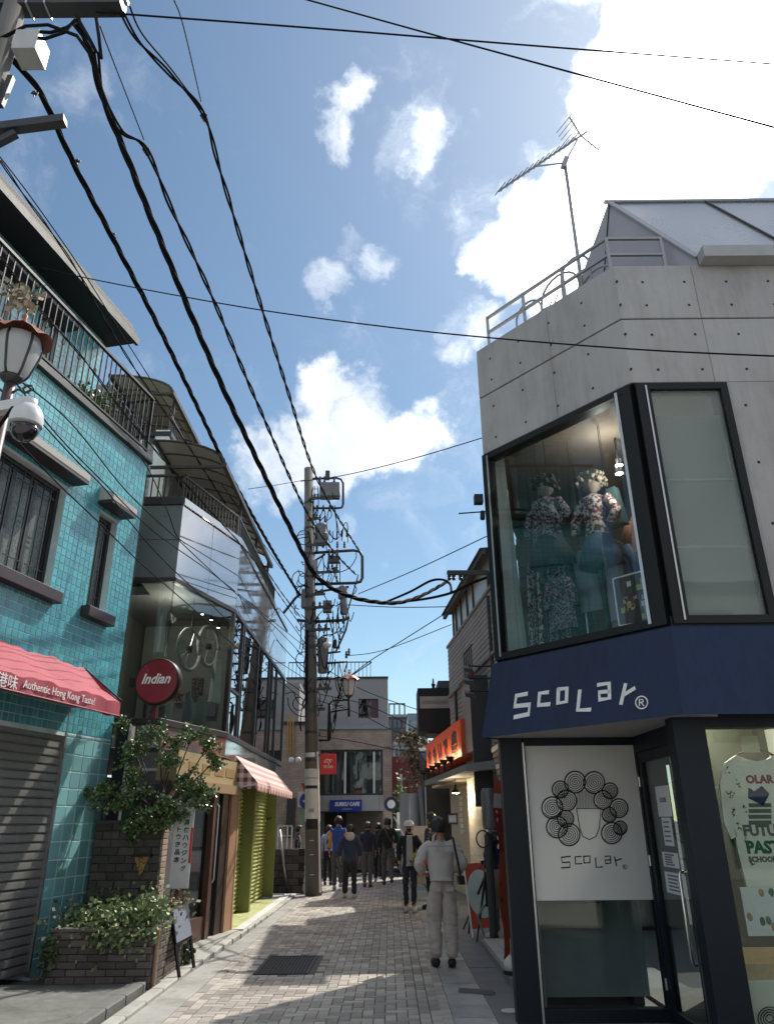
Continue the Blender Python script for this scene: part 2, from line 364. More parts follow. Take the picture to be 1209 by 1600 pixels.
def glass(name, tint=(.75, .85, .82), refl=1.0, rough=0.0, ior=1.5, wav=0.02, haze=0.0):
    """a window pane: sees through and mirrors by its Fresnel reflectance (both faces)"""
    if name in MATS: return MATS[name]
    m = bpy.data.materials.new(name); m.use_nodes = True; nt = m.node_tree; n, l = nt.nodes, nt.links; n.clear()
    tr = n.new('ShaderNodeBsdfTransparent'); tr.inputs[0].default_value = (*[t_**.5 for t_ in tint], 1)
    gl = n.new('ShaderNodeBsdfGlossy'); gl.inputs['Roughness'].default_value = rough
    ge = n.new('ShaderNodeNewGeometry'); dt = n.new('ShaderNodeVectorMath'); dt.operation = 'DOT_PRODUCT'; l.new(ge.outputs['Normal'], dt.inputs[0]); l.new(ge.outputs['Incoming'], dt.inputs[1])
    def mth(op, a, b):
        q = n.new('ShaderNodeMath'); q.operation = op; q.use_clamp = op == 'MULTIPLY_CLAMP'
        for i_, x_ in enumerate((a, b)):
            if isinstance(x_, (int, float)): q.inputs[i_].default_value = x_
            elif x_ is not None: l.new(x_, q.inputs[i_])
        return q.outputs[0]
    fres = mth('ADD', 0.04, mth('MULTIPLY', 0.96, mth('POWER', mth('SUBTRACT', 1.0, mth('ABSOLUTE', dt.outputs['Value'], None)), 5.0)))   # Schlick, same for both faces of the pane
    mu = n.new('ShaderNodeMath'); mu.operation = 'MULTIPLY'; mu.use_clamp = True; l.new(fres, mu.inputs[0]); mu.inputs[1].default_value = refl
    if wav:
        t = n.new('ShaderNodeTexCoord'); nb = n.new('ShaderNodeTexNoise'); l.new(t.outputs['Object'], nb.inputs['Vector']); nb.inputs['Scale'].default_value = 1.3
        bp = n.new('ShaderNodeBump'); bp.inputs['Strength'].default_value = wav; bp.inputs['Distance'].default_value = 0.1; l.new(nb.outputs['Fac'], bp.inputs['Height']); l.new(bp.outputs[0], gl.inputs['Normal'])
    ms = n.new('ShaderNodeMixShader'); l.new(mu.outputs[0], ms.inputs[0]); l.new(tr.outputs[0], ms.inputs[1]); l.new(gl.outputs[0], ms.inputs[2])
    last = ms
    if haze:
        df = n.new('ShaderNodeBsdfDiffuse'); df.inputs[0].default_value = (.55, .58, .55, 1)
        m2 = n.new('ShaderNodeMixShader'); m2.inputs[0].default_value = haze; l.new(ms.outputs[0], m2.inputs[1]); l.new(df.outputs[0], m2.inputs[2]); last = m2
    o = n.new('ShaderNodeOutputMaterial'); l.new(last.outputs[0], o.inputs[0])
    MATS[name] = m
    return m

def crom(P_, n=8):
    out = []
    for i in range(len(P_)-1):
        p0, p1, p2, p3 = P_[max(i-1, 0)], P_[i], P_[i+1], P_[min(i+2, len(P_)-1)]
        for k in range(n):
            t = k/n; out.append(.5*((2*p1)+(p2-p0)*t+(2*p0-5*p1+4*p2-p3)*t*t+(3*p1-p0-3*p2+p3)*t**3))
    out.append(P_[-1]); return out
# ================================================================== SETTING
m_asph = mat('asphalt', (.055, .055, .058), .9, var=.3, scale=3, bump=.4, bscale=120)
m_mortar = mat('paving_joint', (.09, .085, .08), .95, var=.2)
m_paver = mat('paver', (.385, .352, .318), .82, var=.2, scale=7, bump=.4, bscale=140, pieces=.30, hue=.016, grime=.5, gscale=.35, spots=.55)
m_conc = mat('gutter_concrete', (.34, .34, .32), .85, var=.16, scale=2.5, bump=.3, bscale=90, grime=.6, gscale=.5, spots=.6)
m_kerb = mat('kerb_concrete', (.38, .38, .35), .85, var=.14, scale=4, bump=.3, bscale=80, pieces=.1, grime=.5)
m_slabp = mat('sidewalk_slab', (.34, .34, .31), .85, var=.15, scale=3, bump=.25, bscale=90, pieces=.12, grime=.4)
m_iron = mat('cast_iron', (.06, .06, .062), .55, metal=.6, var=.3, scale=12, bump=.2)

mb = MB(); mb.add([(-400, -200, -.06), (400, -200, -.06), (400, 900, -.06), (-400, 900, -.06)], [(0, 1, 2, 3)])
tag(mb.build('ground', m_asph), kind='structure')
mb = MB(); mb.box(-2.07, .56, 1.0, 27.0, -.055, -.012)
paving = tag(mb.build('paving', m_mortar), kind='structure')
A = 0.106
protoH = MB(); protoV = MB()
def paver_mesh(name, w, l):
    b = MB(); g_ = .004; c = .005
    b.add([(-w/2+g_, -l/2+g_, -.04), (w/2-g_, -l/2+g_, -.04), (w/2-g_, l/2-g_, -.04), (-w/2+g_, l/2-g_, -.04),
           (-w/2+g_, -l/2+g_, -c), (w/2-g_, -l/2+g_, -c), (w/2-g_, l/2-g_, -c), (-w/2+g_, l/2-g_, -c),
           (-w/2+g_+c, -l/2+g_+c, 0), (w/2-g_-c, -l/2+g_+c, 0), (w/2-g_-c, l/2-g_-c, 0), (-w/2+g_+c, l/2-g_-c, 0)],
          [(0, 1, 5, 4), (1, 2, 6, 5), (2, 3, 7, 6), (3, 0, 4, 7), (4, 5, 9, 8), (5, 6, 10, 9), (6, 7, 11, 10), (7, 4, 8, 11), (8, 9, 10, 11)])
    return b
bricks = []      # cx, cy, w, l
XL, XR = -1.86, .30
nx = int((XR-XL)/A); Y0 = 6.4
HX, HY, HX2, HY2 = -1.64, 10.18, -.98, 11.46      # opening of the access cover
def in_cover(x0, x1, y0, y1): return x1 > HX and x0 < HX2 and y1 > HY and y0 < HY2
for j in range(int((26.6-Y0)/A)):
    for i in range(-1, nx+1):
        sft = (i-j) % 4
        if sft == 0: x0, x1, y0, y1 = i, i+2, j, j+1
        elif sft == 3: x0, x1, y0, y1 = i, i+1, j, j+2
        else: continue
        x0, x1 = max(x0, 0), min(x1, nx)
        if x1 <= x0: continue
        x0, x1, y0, y1 = XL+x0*A, XL+x1*A, Y0+y0*A, Y0+y1*A
        if in_cover(x0, x1, y0, y1): continue
        bricks.append(((x0+x1)/2, (y0+y1)/2, x1-x0, y1-y0))
xr = XL+nx*A
for k, (xa, off) in enumerate(((XL-2*A, 0), (XL-A, .5), (xr, .3), (xr+A, .8), (xr+2*A-.012, .1))):
    y = Y0+(off-1)*2*A
    while y < 26.5:
        bricks.append((xa+A/2, y+A, A, 2*A)); y += 2*A
def in_view(x, y):
    v = Vector((x, y, 0))-EYE; z = v.dot(_fw)
    if z < .5: return False
    a, b = 604.5+FPX*v.dot(_R)/z, 800-FPX*v.dot(_U)/z
    return -10 < a < 830 and b < 1606
bricks.sort(key=lambda b: b[1]+abs(b[0])*.2)
meshes = {}
rest = MB(); cnt = 0
for (cx, cy, w, l) in bricks:
    z = random.uniform(-.0025, .0015)
    if cnt < 300 and w*l > 1.5*A*A and in_view(cx, cy):
        key = w > l
        if key not in meshes:
            o = paver_mesh('paver', w, l).build('paver', m_paver, paving); meshes[key] = o.data
        else:
            o = link_mesh('paver', meshes[key], paving)
        o.location = (cx, cy, z); o.rotation_euler = (random.uniform(-.004, .004), random.uniform(-.004, .004), random.uniform(-.006, .006)); cnt += 1
    else:
        b = paver_mesh('p', w, l); rest.add([(x+cx, y+cy, zz+z) for x, y, zz in b.v], b.f)
tag(rest.build('paver_field', m_paver, paving), kind='stuff')

# access cover in the paving
cv = thing('access_cover', 'dark cast iron access cover set into the brick paving', 'manhole cover', ((HX+HX2)/2, (HY+HY2)/2, 0))
MB().box(HX+.01, HX2-.01, HY+.01, HY2-.01, -.05, -.006).build('cover_plate', m_iron, cv)
fb = MB()
for x0, x1, y0, y1 in ((HX+.004, HX+.03, HY+.004, HY2-.004), (HX2-.03, HX2-.004, HY+.004, HY2-.004), (HX+.03, HX2-.03, HY+.004, HY+.03), (HX+.03, HX2-.03, HY2-.03, HY2-.004)):
    fb.box(x0, x1, y0, y1, -.05, .002)
fb.build('cover_frame', m_iron, cv)
st = MB()
for i in range(14):
    for j in range(26):
        x = HX+.055+i*.0425; y = HY+.06+j*.0465
        if (i+j) % 2: st.box(x-.015, x+.015, y-.007, y+.007, -.007, .001)
        else: st.box(x-.007, x+.007, y-.015, y+.015, -.007, .001)
tag(st.build('tread_studs', m_iron, cv), kind='stuff')

# left gutter, kerb and slabs
def strip(name, pts, z0, z1, m):
    b = MB(); b.slab(pts, z0, z1); return tag(b.build(name, m), kind='structure')
strip('gutter', [(-2.42, 1), (-2.075, 1), (-2.075, 22), (-2.30, 22), (-2.33, 13), (-2.42, 10)], -.06, -.004, m_conc)
kerb = tag(MB().box(-2.44, -2.425, 2, 4, -.06, -.02).build('kerb', m_kerb), kind='structure')
y = 2.0
while y < 20.2:
    xo = -2.425 if y < 11 else -2.425+min(.1, (y-11)*.02)
    b = MB(); b.cbox(0, .592, -.0, .13, -.06, .035+random.uniform(-.002, .002), .012)
    fr_ = Fr(xo, y, 0); b.build('kerb_stone', m_kerb, kerb, fr_); y += .6
side = tag(MB().slab([(-6, 2), (-2.56, 2), (-2.56, 20.6), (-6, 20.6)], -.06, .012).build('sidewalk', m_mortar), kind='structure')
y = 9.6
while y < 19.8:
    for x0, x1 in ((-3.05, -2.565), (-3.6, -3.06)):
        if y < 13.0 or x0 > -3.06:
            MB().box(x0+.004, x1-.004, y+.004, y+.592, -.02, .03+random.uniform(-.002, .002)).build('paving_slab', m_slabp, side)
    y += .6
# near left plinth of the tiled house (terrazzo apron, leaf-shadow dapple put into its colour, granite edge)
m_apron = mat('dappled_terrazzo', (.17, .175, .16), .7, var=.5, scale=9, bump=.4, grime=.8, gscale=.8, spots=.7)
m_gran = mat('granite_edge', (.13, .13, .125), .8, var=.35, scale=14, bump=.5, bscale=60)
apr = tag(MB().slab([(-5.6, 3), (-2.68, 3), (-2.68, 9.15), (-5.6, 9.15)], -.06, .085).build('apron', m_apron), kind='structure')
y = 3.0
while y < 9.1:
    l = min(.55, 9.15-y)
    Fr(0, 0, 0)
    b = MB(); b.cbox(.004, l-.004, 0, .16, -.06, .105, .015); b.build('edge_stone', m_gran, apr, Fr(-2.60, y, 0)); y += .55
# right side: drain covers, asphalt strip, step
rw = tag(MB().slab([(.56, 1), (3.2, 1), (3.2, 26), (.56, 26)], -.06, -.03).build('roadside_strip', m_mortar), kind='structure')
m_drain = mat('drain_cover', (.35, .35, .345), .85, var=.16, scale=4, bump=.25, bscale=80, pieces=.18, grime=.5, spots=.6)
y = 5.0
while y < 24:
    l = .5
    MB().box(.565, .95, y+.004, y+l-.004, -.05, random.uniform(-.006, .002)).build('drain_cover_slab', m_drain, rw); y += l
m_asph2 = mat('pavement_asphalt', (.18, .18, .182), .9, var=.22, scale=5, bump=.4, bscale=130, spots=.5)
y = 5.0
while y < 24:
    l = random.choice((1.1, 1.6, 2.2))
    MB().box(.956, 3.19, y+.003, y+l-.003, -.05, -.006+random.uniform(-.003, .003)).build('asphalt_patch', m_asph2, rw); y += l
# a lifted flap of rubber mat and the round lid by the step
one('cable_ramp', MB().hexa([(.70, 9.05, 0), (1.06, 8.92, 0), (1.08, 9.02, 0), (.72, 9.16, 0), (.71, 9.08, .035), (1.05, 8.95, .035), (1.06, 9.0, .03), (.73, 9.13, .03)]), mat('grey_rubber', (.10, .10, .10), .8), 'short grey ramp strip lying on the drain covers near the corner shop', 'ramp')
p = gnd(797, 1581)
lid = MB(); lid.lathe([(.0, 0), (.085, 0), (.085, .008), (.07, .012), (.0, .012)], 20, (p.x, p.y, 0))
one('drain_lid', lid, mat('pale_lid', (.45, .45, .43), .5, metal=.3), 'small round pale drain lid in the asphalt beside the corner shop', 'drain lid')

# the crossing behind the camera: unseen pale paving and house row, added to bounce sunlight into the lane
tag(MB().slab([(-16, -12), (16, -12), (16, 1), (-16, 1)], -.06, -.02).build('crossing', mat('crossing_paving', (.34, .33, .31), .85, var=.12, scale=2, grime=.3)), kind='structure')
for (nm, x0, x1, h, c) in (('cream rendered house', -15, -5.2, 8.5, (.62, .58, .50)), ('pale grey tiled house', -5.0, 4.2, 10.0, (.58, .58, .57)), ('white plastered house', 4.4, 15, 9.0, (.66, .64, .60))):
    hs = thing('house', nm + ' added unseen across the crossing to bounce light', 'house', ((x0+x1)/2, -14, 0))
    HFr = Fr(x1, -12, 270)
    MB().box(0, x1-x0, 0, 6, 0, h).build('wall', mat(nm, c, .8, var=.08, grime=.2), hs, HFr)
    for fl in range(3):
        for q in range(4):
            u = (x1-x0)*(q+.5)/4; z0 = .3 if fl == 0 else 1.0+fl*2.9
            if z0+1.6 < h: MB().box(u-.7, u+.7, -.05, .0, z0, z0+(2.0 if fl == 0 else 1.4)).build('window', mat('house_window', (.06, .07, .08), .15), hs, HFr)
    MB().box(-.1, x1-x0+.1, -.2, 6.1, h, h+.15).build('roof', mat('house_roof', (.12, .11, .11), .8), hs, HFr)
# ================================================================== CORNER SHOP (concrete over navy band)
K = 0.886
E_ = Vector((2.74, 7.0))*K                       # corner edge between chamfer and front
C1 = Fr(1.28*K, 8.73*K, 140)                     # chamfered face, u from its left end
C2 = Fr(E_.x, E_.y, 90)                          # front face
LC = (Vector((C1.o.x, C1.o.y))-E_).length        # chamfer length
m_cc = mat('fair_faced_concrete', (.43, .413, .405), .75, var=.12, scale=2.6, bump=.12, bscale=30, grime=.45, gscale=.55, pieces=.05, streak=.18)
m_navy = mat('navy_canvas', S(27, 43, 74), .75, var=.2, scale=2.5, bump=.35, bscale=6, grime=.35, gscale=.3, streak=.35)
m_dark = mat('dark_navy_frame', (.010, .015, .022), .45, var=.2, spec=.25)
m_black = mat('black_frame', (.010, .010, .011), .45, var=.2, spec=.3)
m_alu = mat('aluminium', (.55, .55, .55), .35, metal=.9, var=.1)
m_white = mat('white_paint', (.78, .78, .76), .5, var=.05)
m_offw = mat('offwhite_film', (.70, .68, .66), .45, var=.03, scale=3)
m_ink = mat('black_ink', (.012, .013, .016), .6, var=.1)
m_seam = mat('panel_joint', (.035, .035, .035), .9)
g_main = glass('shop_glass', (.74, .82, .80), 1.25)
g_side = glass('frosted_film_glass', (.50, .58, .54), .9, haze=.22)
g_low = glass('door_glass', (.60, .68, .67), 1.1)
bld = thing('corner_shop', 'grey concrete corner shop with chamfered front, navy band and big upper window', 'building', (C1.o.x+1.8, 8.4, 0))
zt = C2.P(968, 415)[1]; zj = C2.P(968, 498)[1]; zwt = C2.P(1000, 600)[1]; zwb = C2.P(1060, 975)[1]; zbb = C2.P(1080, 1123)[1]
TH = .22
def wallbox(fr, u0, u1, z0, z1, d0=0.0, d1=TH): return MB().cbox(u0, u1, d0, d1, z0, z1, .006)
FW = 3.6   # front length
uw0, uw1 = C2.P(988, 700)[0], C2.P(1145, 690)[0]
# chamfer: panels above the window; left and right of it are frames only
for (fr, u0, u1) in ((C1, 0, 1.1), (C1, 1.1, LC), (C2, 0, .82), (C2, .82, FW)):
    wallbox(fr, u0+.0015, u1-.0015, zj+.008, zt, .0).build('concrete_panel', m_cc, bld, fr)
    zlo = zwt+.02
    wallbox(fr, u0+.0015, u1-.0015, zlo, zj-.008, .0).build('concrete_panel', m_cc, bld, fr)
wallbox(C2, uw1+.06, FW, zwb-.02, zwt+.018).build('concrete_panel', m_cc, bld, C2)
for fr, L in ((C1, LC), (C2, FW)):
    MB().box(0.01, L-.01, .02, .2, zj-.0075, zj+.0075).build('joint', m_seam, bld, fr)
# side walls so that the block is closed
S1 = Fr(C1.o.x, C1.o.y, 191)
MB().box(-5.0, -.16, .02, .24, 0, zt-.002).build('side_wall', m_cc, bld, S1)
MB().slab([(C1.o.x+.03, C1.o.y+.02), (E_.x, E_.y+.03), (E_.x+FW, E_.y+.03), (E_.x+FW, 12.5), (C1.o.x+1.05, 12.5)], zt-.32, zt-.18).build('roof_deck', m_cc, bld)
# formwork tie holes
th = MB()
def holes(fr, us, zs, parent_holes):
    for z in zs:
        for u in us:
            parent_holes.lathe([(.0, .0), (.016, .0), (.016, -.003), (.0, -.003)], 10, (u, -.0005, z), 'y')
ustep = .43
holes(C1, [.22+i*.45 for i in range(5)], [zt-.22, zt-.52, zj-.2, zj-.62], th)
tag(th.build('tie_hole', m_seam, bld, C1), kind='stuff')
th = MB(); holes(C2, [.28+i*.44 for i in range(8)], [zt-.22, zt-.52, zj-.2, zj-.62], th); holes(C2, [uw1+.2+i*.44 for i in range(4)], [zwt-.25-i*.62 for i in range(4)], th)
tag(th.build('tie_hole', m_seam, bld, C2), kind='stuff')

# upper windows: frames proud, panes inside
def ring(b, u0, u1, z0, z1, w, d0, d1):
    b.box(u0, u1, d0, d1, z0, z0+w); b.box(u0, u1, d0, d1, z1-w, z1); b.box(u0, u0+w, d0, d1, z0+w, z1-w); b.box(u1-w, u1, d0, d1, z0+w, z1-w); return b
w1 = ring(MB(), .005, LC-.02, zwb, zwt, .07, -.025, .12).build('window_frame', m_black, bld, C1)
w2 = ring(MB(), .02, uw1+.05, zwb, zwt, .07, -.025, .12).build('window_frame', m_black, bld, C2)
MB().box(LC-.19, LC-.16, -.032, -.026, zwb+.03, zwt-.03).build('trim_strip', m_alu, w1, C1)
MB().box(.075, .095, -.032, -.026, zwb+.03, zwt-.03).build('trim_strip', m_alu, w1, C1)
MB().box(.11, .125, -.032, -.026, zwb+.03, zwt-.03).build('trim_strip', m_alu, w2, C2)
MB().box(LC-.17, LC-.021, -.02, .12, zwb+.07, zwt-.07).build('corner_mullion', m_black, w1, C1)
MB().box(.091, .16, -.02, .12, zwb+.07, zwt-.07).build('corner_mullion', m_black, w2, C2)
MB().box(.078, LC-.175, .02, .03, zwb+.072, zwt-.072).build('pane', g_main, w1, C1)
MB().box(.165, uw1-.025, .02, .03, zwb+.072, zwt-.072).build('pane', g_side, w2, C2)
# roller blind hanging behind the frosted pane
MB().box(.17, uw1-.03, .10, .11, zwb+.08, zwt-.3).build('blind', mat('pale_blind', (.36, .42, .38), .8, var=.06), w2, C2)
for q in (.30, .58):
    MB().box(.17, uw1-.03, .085, .10, zwb+(zwt-zwb)*q, zwb+(zwt-zwb)*q+.02).build('blind_rail', m_white, w2, C2)
# upper room
m_room = mat('room_wall', (.16, .125, .10), .9); m_roomf = mat('room_floor', (.10, .085, .07), .7)
rp = [(C1.o.x+.06, C1.o.y+.16), (E_.x-.02, E_.y+.28), (E_.x+.95, E_.y+.28), (E_.x+.95, 10.6), (C1.o.x+.85, 10.6)]
MB().slab(rp, zwb-.12, zwb-.02).build('upper_floor', m_roomf, bld)
MB().slab(rp, zwt+.05, zwt+.10).build('upper_ceiling', m_room, bld)
MB().box(C1.o.x+.85, E_.x+.95, 10.55, 10.65, zwb, zwt+.05).build('room_back_wall', m_room, bld)
MB().box(E_.x+.9, E_.x+.96, E_.y+.3, 10.5, zwb, zwt+.05).build('room_side_wall', m_room, bld)

# navy band: canvas fascia leaning outwards at the bottom
OUT = .22
zb1 = zwb-.03
p_tl, p_tr, p_br_, = C1.w(-.02, -.03, 0), Vector((E_.x, E_.y-.04, 0)), None
import itertools
def band_pts(z, out):
    a = C1.w(-.03, -.035-out, z); n1 = C1.n
    # corner: offset lines of both faces meet
    d1 = .035+out
    t = math.tan(rad(25))                        # half of the 50 degree turn
    c = Vector((E_.x, E_.y, z)) + Vector((0, -1, 0))*d1 + Vector((-1, 0, 0))*d1*t
    e = Vector((E_.x+FW, E_.y-d1, z))
    return a, c, e
bt = band_pts(zb1, 0); bb = band_pts(zbb, OUT)
bi = [C1.w(-.03, .1, zbb), Vector((E_.x+.05, E_.y+.12, zbb)), Vector((E_.x+FW, E_.y+.12, zbb))]
band = MB()
band.add([bt[0], bt[1], bb[1], bb[0]], [(3, 2, 1, 0)])
band.build('fascia_canvas', m_navy, bld)
MB().add([bt[1], bt[2], bb[2], bb[1]], [(3, 2, 1, 0)]).build('fascia_canvas', m_navy, bld)
en = C1.w(-.03, .1, zb1)
MB().add([en, bt[0], bb[0], bi[0]], [(3, 2, 1, 0)]).build('fascia_end', m_navy, bld)
MB().box(0, FW, .0, .18, zbb+.02, zb1+.1).build('fascia_wall', m_dark, bld, C2)
MB().box(.0, LC-.01, .02, .18, zbb+.03, zb1+.1).build('fascia_wall', m_dark, bld, C1)
# soffit over the recessed entrance
m_soff = mat('soffit_board', (.42, .40, .38), .7, var=.08)
MB().slab([(bb[0].x+.06, bb[0].y+.03), (bb[1].x+.02, bb[1].y+.07), (E_.x+.3, E_.y+.02), (E_.x+.3, 8.2), (C1.o.x+.02, 8.2)], zbb+.012, zbb+.045).build('soffit', m_soff, bld)

# band lettering, drawn as bars: S C O L a r
fb_ = Fr(bb[0].x, bb[0].y, 140)
def on_band(px, py):     # pixel -> point on leaning canvas
    n_ = (bb[1]-bb[0]).cross(bt[0]-bb[0]).normalized(); r = ray(px, py)
    return EYE + r*((bb[0]-EYE).dot(n_)/r.dot(n_)), n_
def strokes(name, lines, rpx, fn, m, parent, lift=.006, thick=.004):
    """pen strokes as flat ribbons lying on a surface; lines in photo pixels"""
    objs = []
    for ln in lines:
        b = MB(); pts = [fn(*q) for q in ln]
        n_ = pts[0][1]; n_ = n_ if n_.dot(EYE-pts[0][0]) > 0 else -n_
        P3 = [q[0]+n_*lift for q in pts]
        mpp = (fn(ln[0][0]+1, ln[0][1])[0]-pts[0][0]).length
        w = rpx*mpp
        k = len(P3); L = []; Rr = []
        for i in range(k):
            d = (P3[min(i+1, k-1)]-P3[max(i-1, 0)]).normalized(); s_ = d.cross(n_).normalized()*w
            if i == 0 or i == k-1: e = d*(w*.6)*(-1 if i == 0 else 1)
            else: e = Vector((0, 0, 0)); s_ = s_*1.15
            L.append(P3[i]+s_+e); Rr.append(P3[i]-s_+e)
        vs_ = L+Rr+[v-n_*thick for v in L]+[v-n_*thick for v in Rr]
        fs = []
        for i in range(k-1):
            fs += [(i, i+1, k+i+1, k+i), (2*k+i, 2*k+i+1, i+1, i), (k+i, k+i+1, 3*k+i+1, 3*k+i)]
        b.add(vs_, fs)
        objs.append(b)
    al = MB()
    for b in objs: al.add(b.v, b.f)
    return al.build(name, m, parent)
sc = 469/1209.0
def Z(x, y): return (740+x*sc, 1000+y*sc)
LET = [[(215, 218), (172, 226), (166, 268), (226, 262), (222, 300), (166, 312)],
       [(300, 212), (266, 216), (262, 264), (306, 260)],
       [(342, 200), (376, 196), (374, 250), (340, 256), (342, 200)],
       [(428, 206), (420, 284), (470, 282)],
       [(502, 182), (546, 176), (548, 236), (508, 242), (506, 212), (546, 208)],
       [(612, 180), (594, 258)], [(606, 222), (648, 196)]]
for ln in LET:
    strokes('lettering', [[Z(*q) for q in ln]], 2.6, on_band, m_white, bld)
cx, cy = 677, 253
strokes('lettering', [[Z(cx+24*math.cos(t*math.pi/12), cy+25*math.sin(t*math.pi/12)) for t in range(25)],
        [Z(668, 267), Z(668, 240), Z(682, 242), Z(684, 250), Z(669, 254)], [Z(676, 254), Z(686, 267)]], .75, on_band, m_white, bld)

# ground floor: poster wall (frontal), door wall, front window wall
PW = Fr(C1.o.x, C1.o.y+.02, 90)                  # poster wall plane
pu0, pu1 = PW.P(819, 1165)[0], PW.P(990, 1163)[0]
pzt = PW.P(819, 1166)[1]; pzm = PW.P(930, 1408)[1]
DX = C1.o.x+pu1+.02                              # x of the door wall
MB().box(-.02, pu0-.03, -.03, .12, 0, zbb+.03).build('post', m_dark, bld, PW)
MB().box(pu0-.03, pu0-.012, -.035, .10, 0, pzt+.03).build('post_trim', m_alu, bld, PW)
pf = MB(); pf.box(pu0-.012, pu1+.02, -.02, .1, pzt, zbb+.03); pf.box(pu0-.012, pu0, -.02, .1, .1, pzt); pf.box(pu1-.0, pu1+.02, -.02, .1, .1, pzt); pf.box(pu0-.012, pu1+.02, -.02, .1, 0, .1)
sw = pf.build('panel_frame', m_dark, bld, PW)
MB().box(pu0, pu1, .012, .02, .1, pzm+.002).build('pane', g_low, sw, PW)
poster = MB().box(pu0, pu1, .010, .02, pzm+.004, pzt).build('poster', m_offw, sw, PW)
MB().box(pu0, pu1, .5, .52, .1, pzm+.1).build('back_board', mat('grey_board', (.36, .40, .43), .7), sw, PW)
MB().box(pu0, pu0+.62*(pu1-pu0), .3, .48, pzm-.26, pzm-.05).build('shelf_board', mat('shelf_wood', (.50, .44, .33), .6), sw, PW)
# emblem on the poster: a generic wreath of spiral roundels
def on_poster(px, py):
    r = ray(px, py); t = ((PW.w(0, .010, 0)-EYE).dot(PW.n))/r.dot(PW.n); return EYE+r*t, PW.n
s7 = 449/1209.0
def Q(x, y): return (760+x*s7, 1150+y*s7)
def spiral(cx, cy, r, turns=3.4, n=54, sq=1.0):
    return [Q(cx+(r*t/n)*math.cos(t/n*turns*2*math.pi)*sq, cy+(r*t/n)*math.sin(t/n*turns*2*math.pi)) for t in range(4, n+1)]
def loop(cx, cy, r, n=26): return [Q(cx+r*math.cos(t*2*math.pi/n), cy+r*math.sin(t*2*math.pi/n)*1.04) for t in range(n+1)]
RO = [(372, 195, 44), (452, 197, 44), (310, 226, 34), (519, 232, 32), (336, 273, 42), (489, 270, 38), (276, 303, 44), (556, 305, 38), (332, 350, 34), (516, 333, 30), (296, 384, 44), (562, 388, 28), (347, 416, 45), (526, 410, 43)]
strokes('emblem', [loop(a, b, r) for a, b, r in RO], .95, on_poster, m_ink, poster, .003, .002)
strokes('emblem', [spiral(a, b, r*.88, 4.4, 80) for a, b, r in RO], .5, on_poster, m_ink, poster, .003, .002)
strokes('emblem', [[Q(x, 232+abs(x-414)*.06), Q(x+ (x-414)*.12, 303)] for x in range(384, 452, 6)], .35, on_poster, m_ink, poster, .003, .002)
strokes('emblem', [[Q(x, y) for x, y in ((378, 306), (392, 390), (405, 424), (432, 437), (460, 424), (474, 388), (480, 306), (378, 306))]], .6, on_poster, m_ink, poster, .003, .002)
PL = [[(352, 508), (314, 512), (318, 534), (350, 532), (350, 554), (314, 556)], [(398, 508), (372, 510), (374, 540), (400, 538)], [(408, 508), (434, 506), (434, 534), (410, 536), (408, 508)],
      [(458, 514), (460, 554), (488, 552)], [(498, 508), (520, 506), (522, 536), (500, 538), (498, 524), (520, 522)], [(538, 510), (546, 548)], [(542, 526), (568, 518)]]
strokes('lettering', [[Q(*q) for q in ln] for ln in PL], .9, on_poster, m_ink, poster, .003, .002)
strokes('lettering', [loop(582, 552, 9, 14), [Q(578, 557), Q(578, 547), Q(585, 549), Q(579, 552), Q(586, 557)]], .3, on_poster, m_ink, poster, .003, .002)

# door wall: runs from the poster wall towards the street front
DW = Fr(DX, PW.o.y, 180)
ulen = PW.o.y-E_.y-.02
jx0, jx1 = .03, ulen-.42
df = MB(); df.box(0, ulen, -.03, .08, zbb-.14, zbb+.02); df.box(0, .05, -.03, .08, 0, zbb-.14); df.box(jx1, jx1+.05, -.03, .08, 0, zbb-.14); df.box(ulen-.06, ulen, -.03, .08, 0, zbb-.14)
entr = df.build('door_frame', m_dark, bld, DW)
door = ring(MB(), .056, jx1-.006, .02, zbb-.15, .09, -.02, .03).build('door', m_dark, bld, DW)
MB().box(.147, jx1-.097, .002, .008, .112, zbb-.242).build('pane', g_low, door, DW)
MB().tube([DW.w(jx1-.16, -.022, 1.25), DW.w(jx1-.16, -.08, 1.25), DW.w(jx1-.155, -.09, 1.22), DW.w(jx1-.155, -.09, .62), DW.w(jx1-.155, -.08, .58), DW.w(jx1-.155, -.022, .58)], .014, 10).build('handle', mat('steel', (.7, .7, .7), .18, metal=1, var=.03), door, None, True)
for hz in (.25, 1.25, 1.95): MB().tube([DW.w(.05, -.03, hz), DW.w(.05, -.03, hz+.09)], .012, 8).build('hinge', m_alu, door)
MB().box(jx1+.055, ulen-.065, .002, .008, .05, zbb-.15).build('pane', g_low, entr, DW)
m_paper = mat('paper', (.66, .68, .70), .7, var=.05)
m_print = mat('grey_print', (.15, .16, .19), .7)
def notice(u0, u1, z0, z1, fr, d, parent, rows=4):
    p_ = MB().box(u0, u1, d-.003, d, z0, z1).build('notice', m_paper, parent, fr)
    b = MB(); n_ = rows
    for i in range(n_):
        zz = z1-(i+1)*(z1-z0)/(n_+1); b.box(u0+(u1-u0)*.15, u1-(u1-u0)*random.uniform(.15, .4), d-.0045, d-.0032, zz-.006, zz+.008)
    b.build('print', m_print, p_, fr); return p_
uo = DW.P
def dwn(x0, y0, x1, y1):
    a = DW.P(*Q(x0, y0)); b = DW.P(*Q(x1, y1)); return a[0], b[0], b[1], a[1]
nt_ = notice(*dwn(708, 215, 780, 340), DW, .002, door, 0)
letter('CLOSE', (dwn(708, 215, 780, 340)[0]+dwn(708, 215, 780, 340)[1])/2, dwn(720, 262, 740, 270)[2], -.002, m_ink, nt_, DW, width=.17)
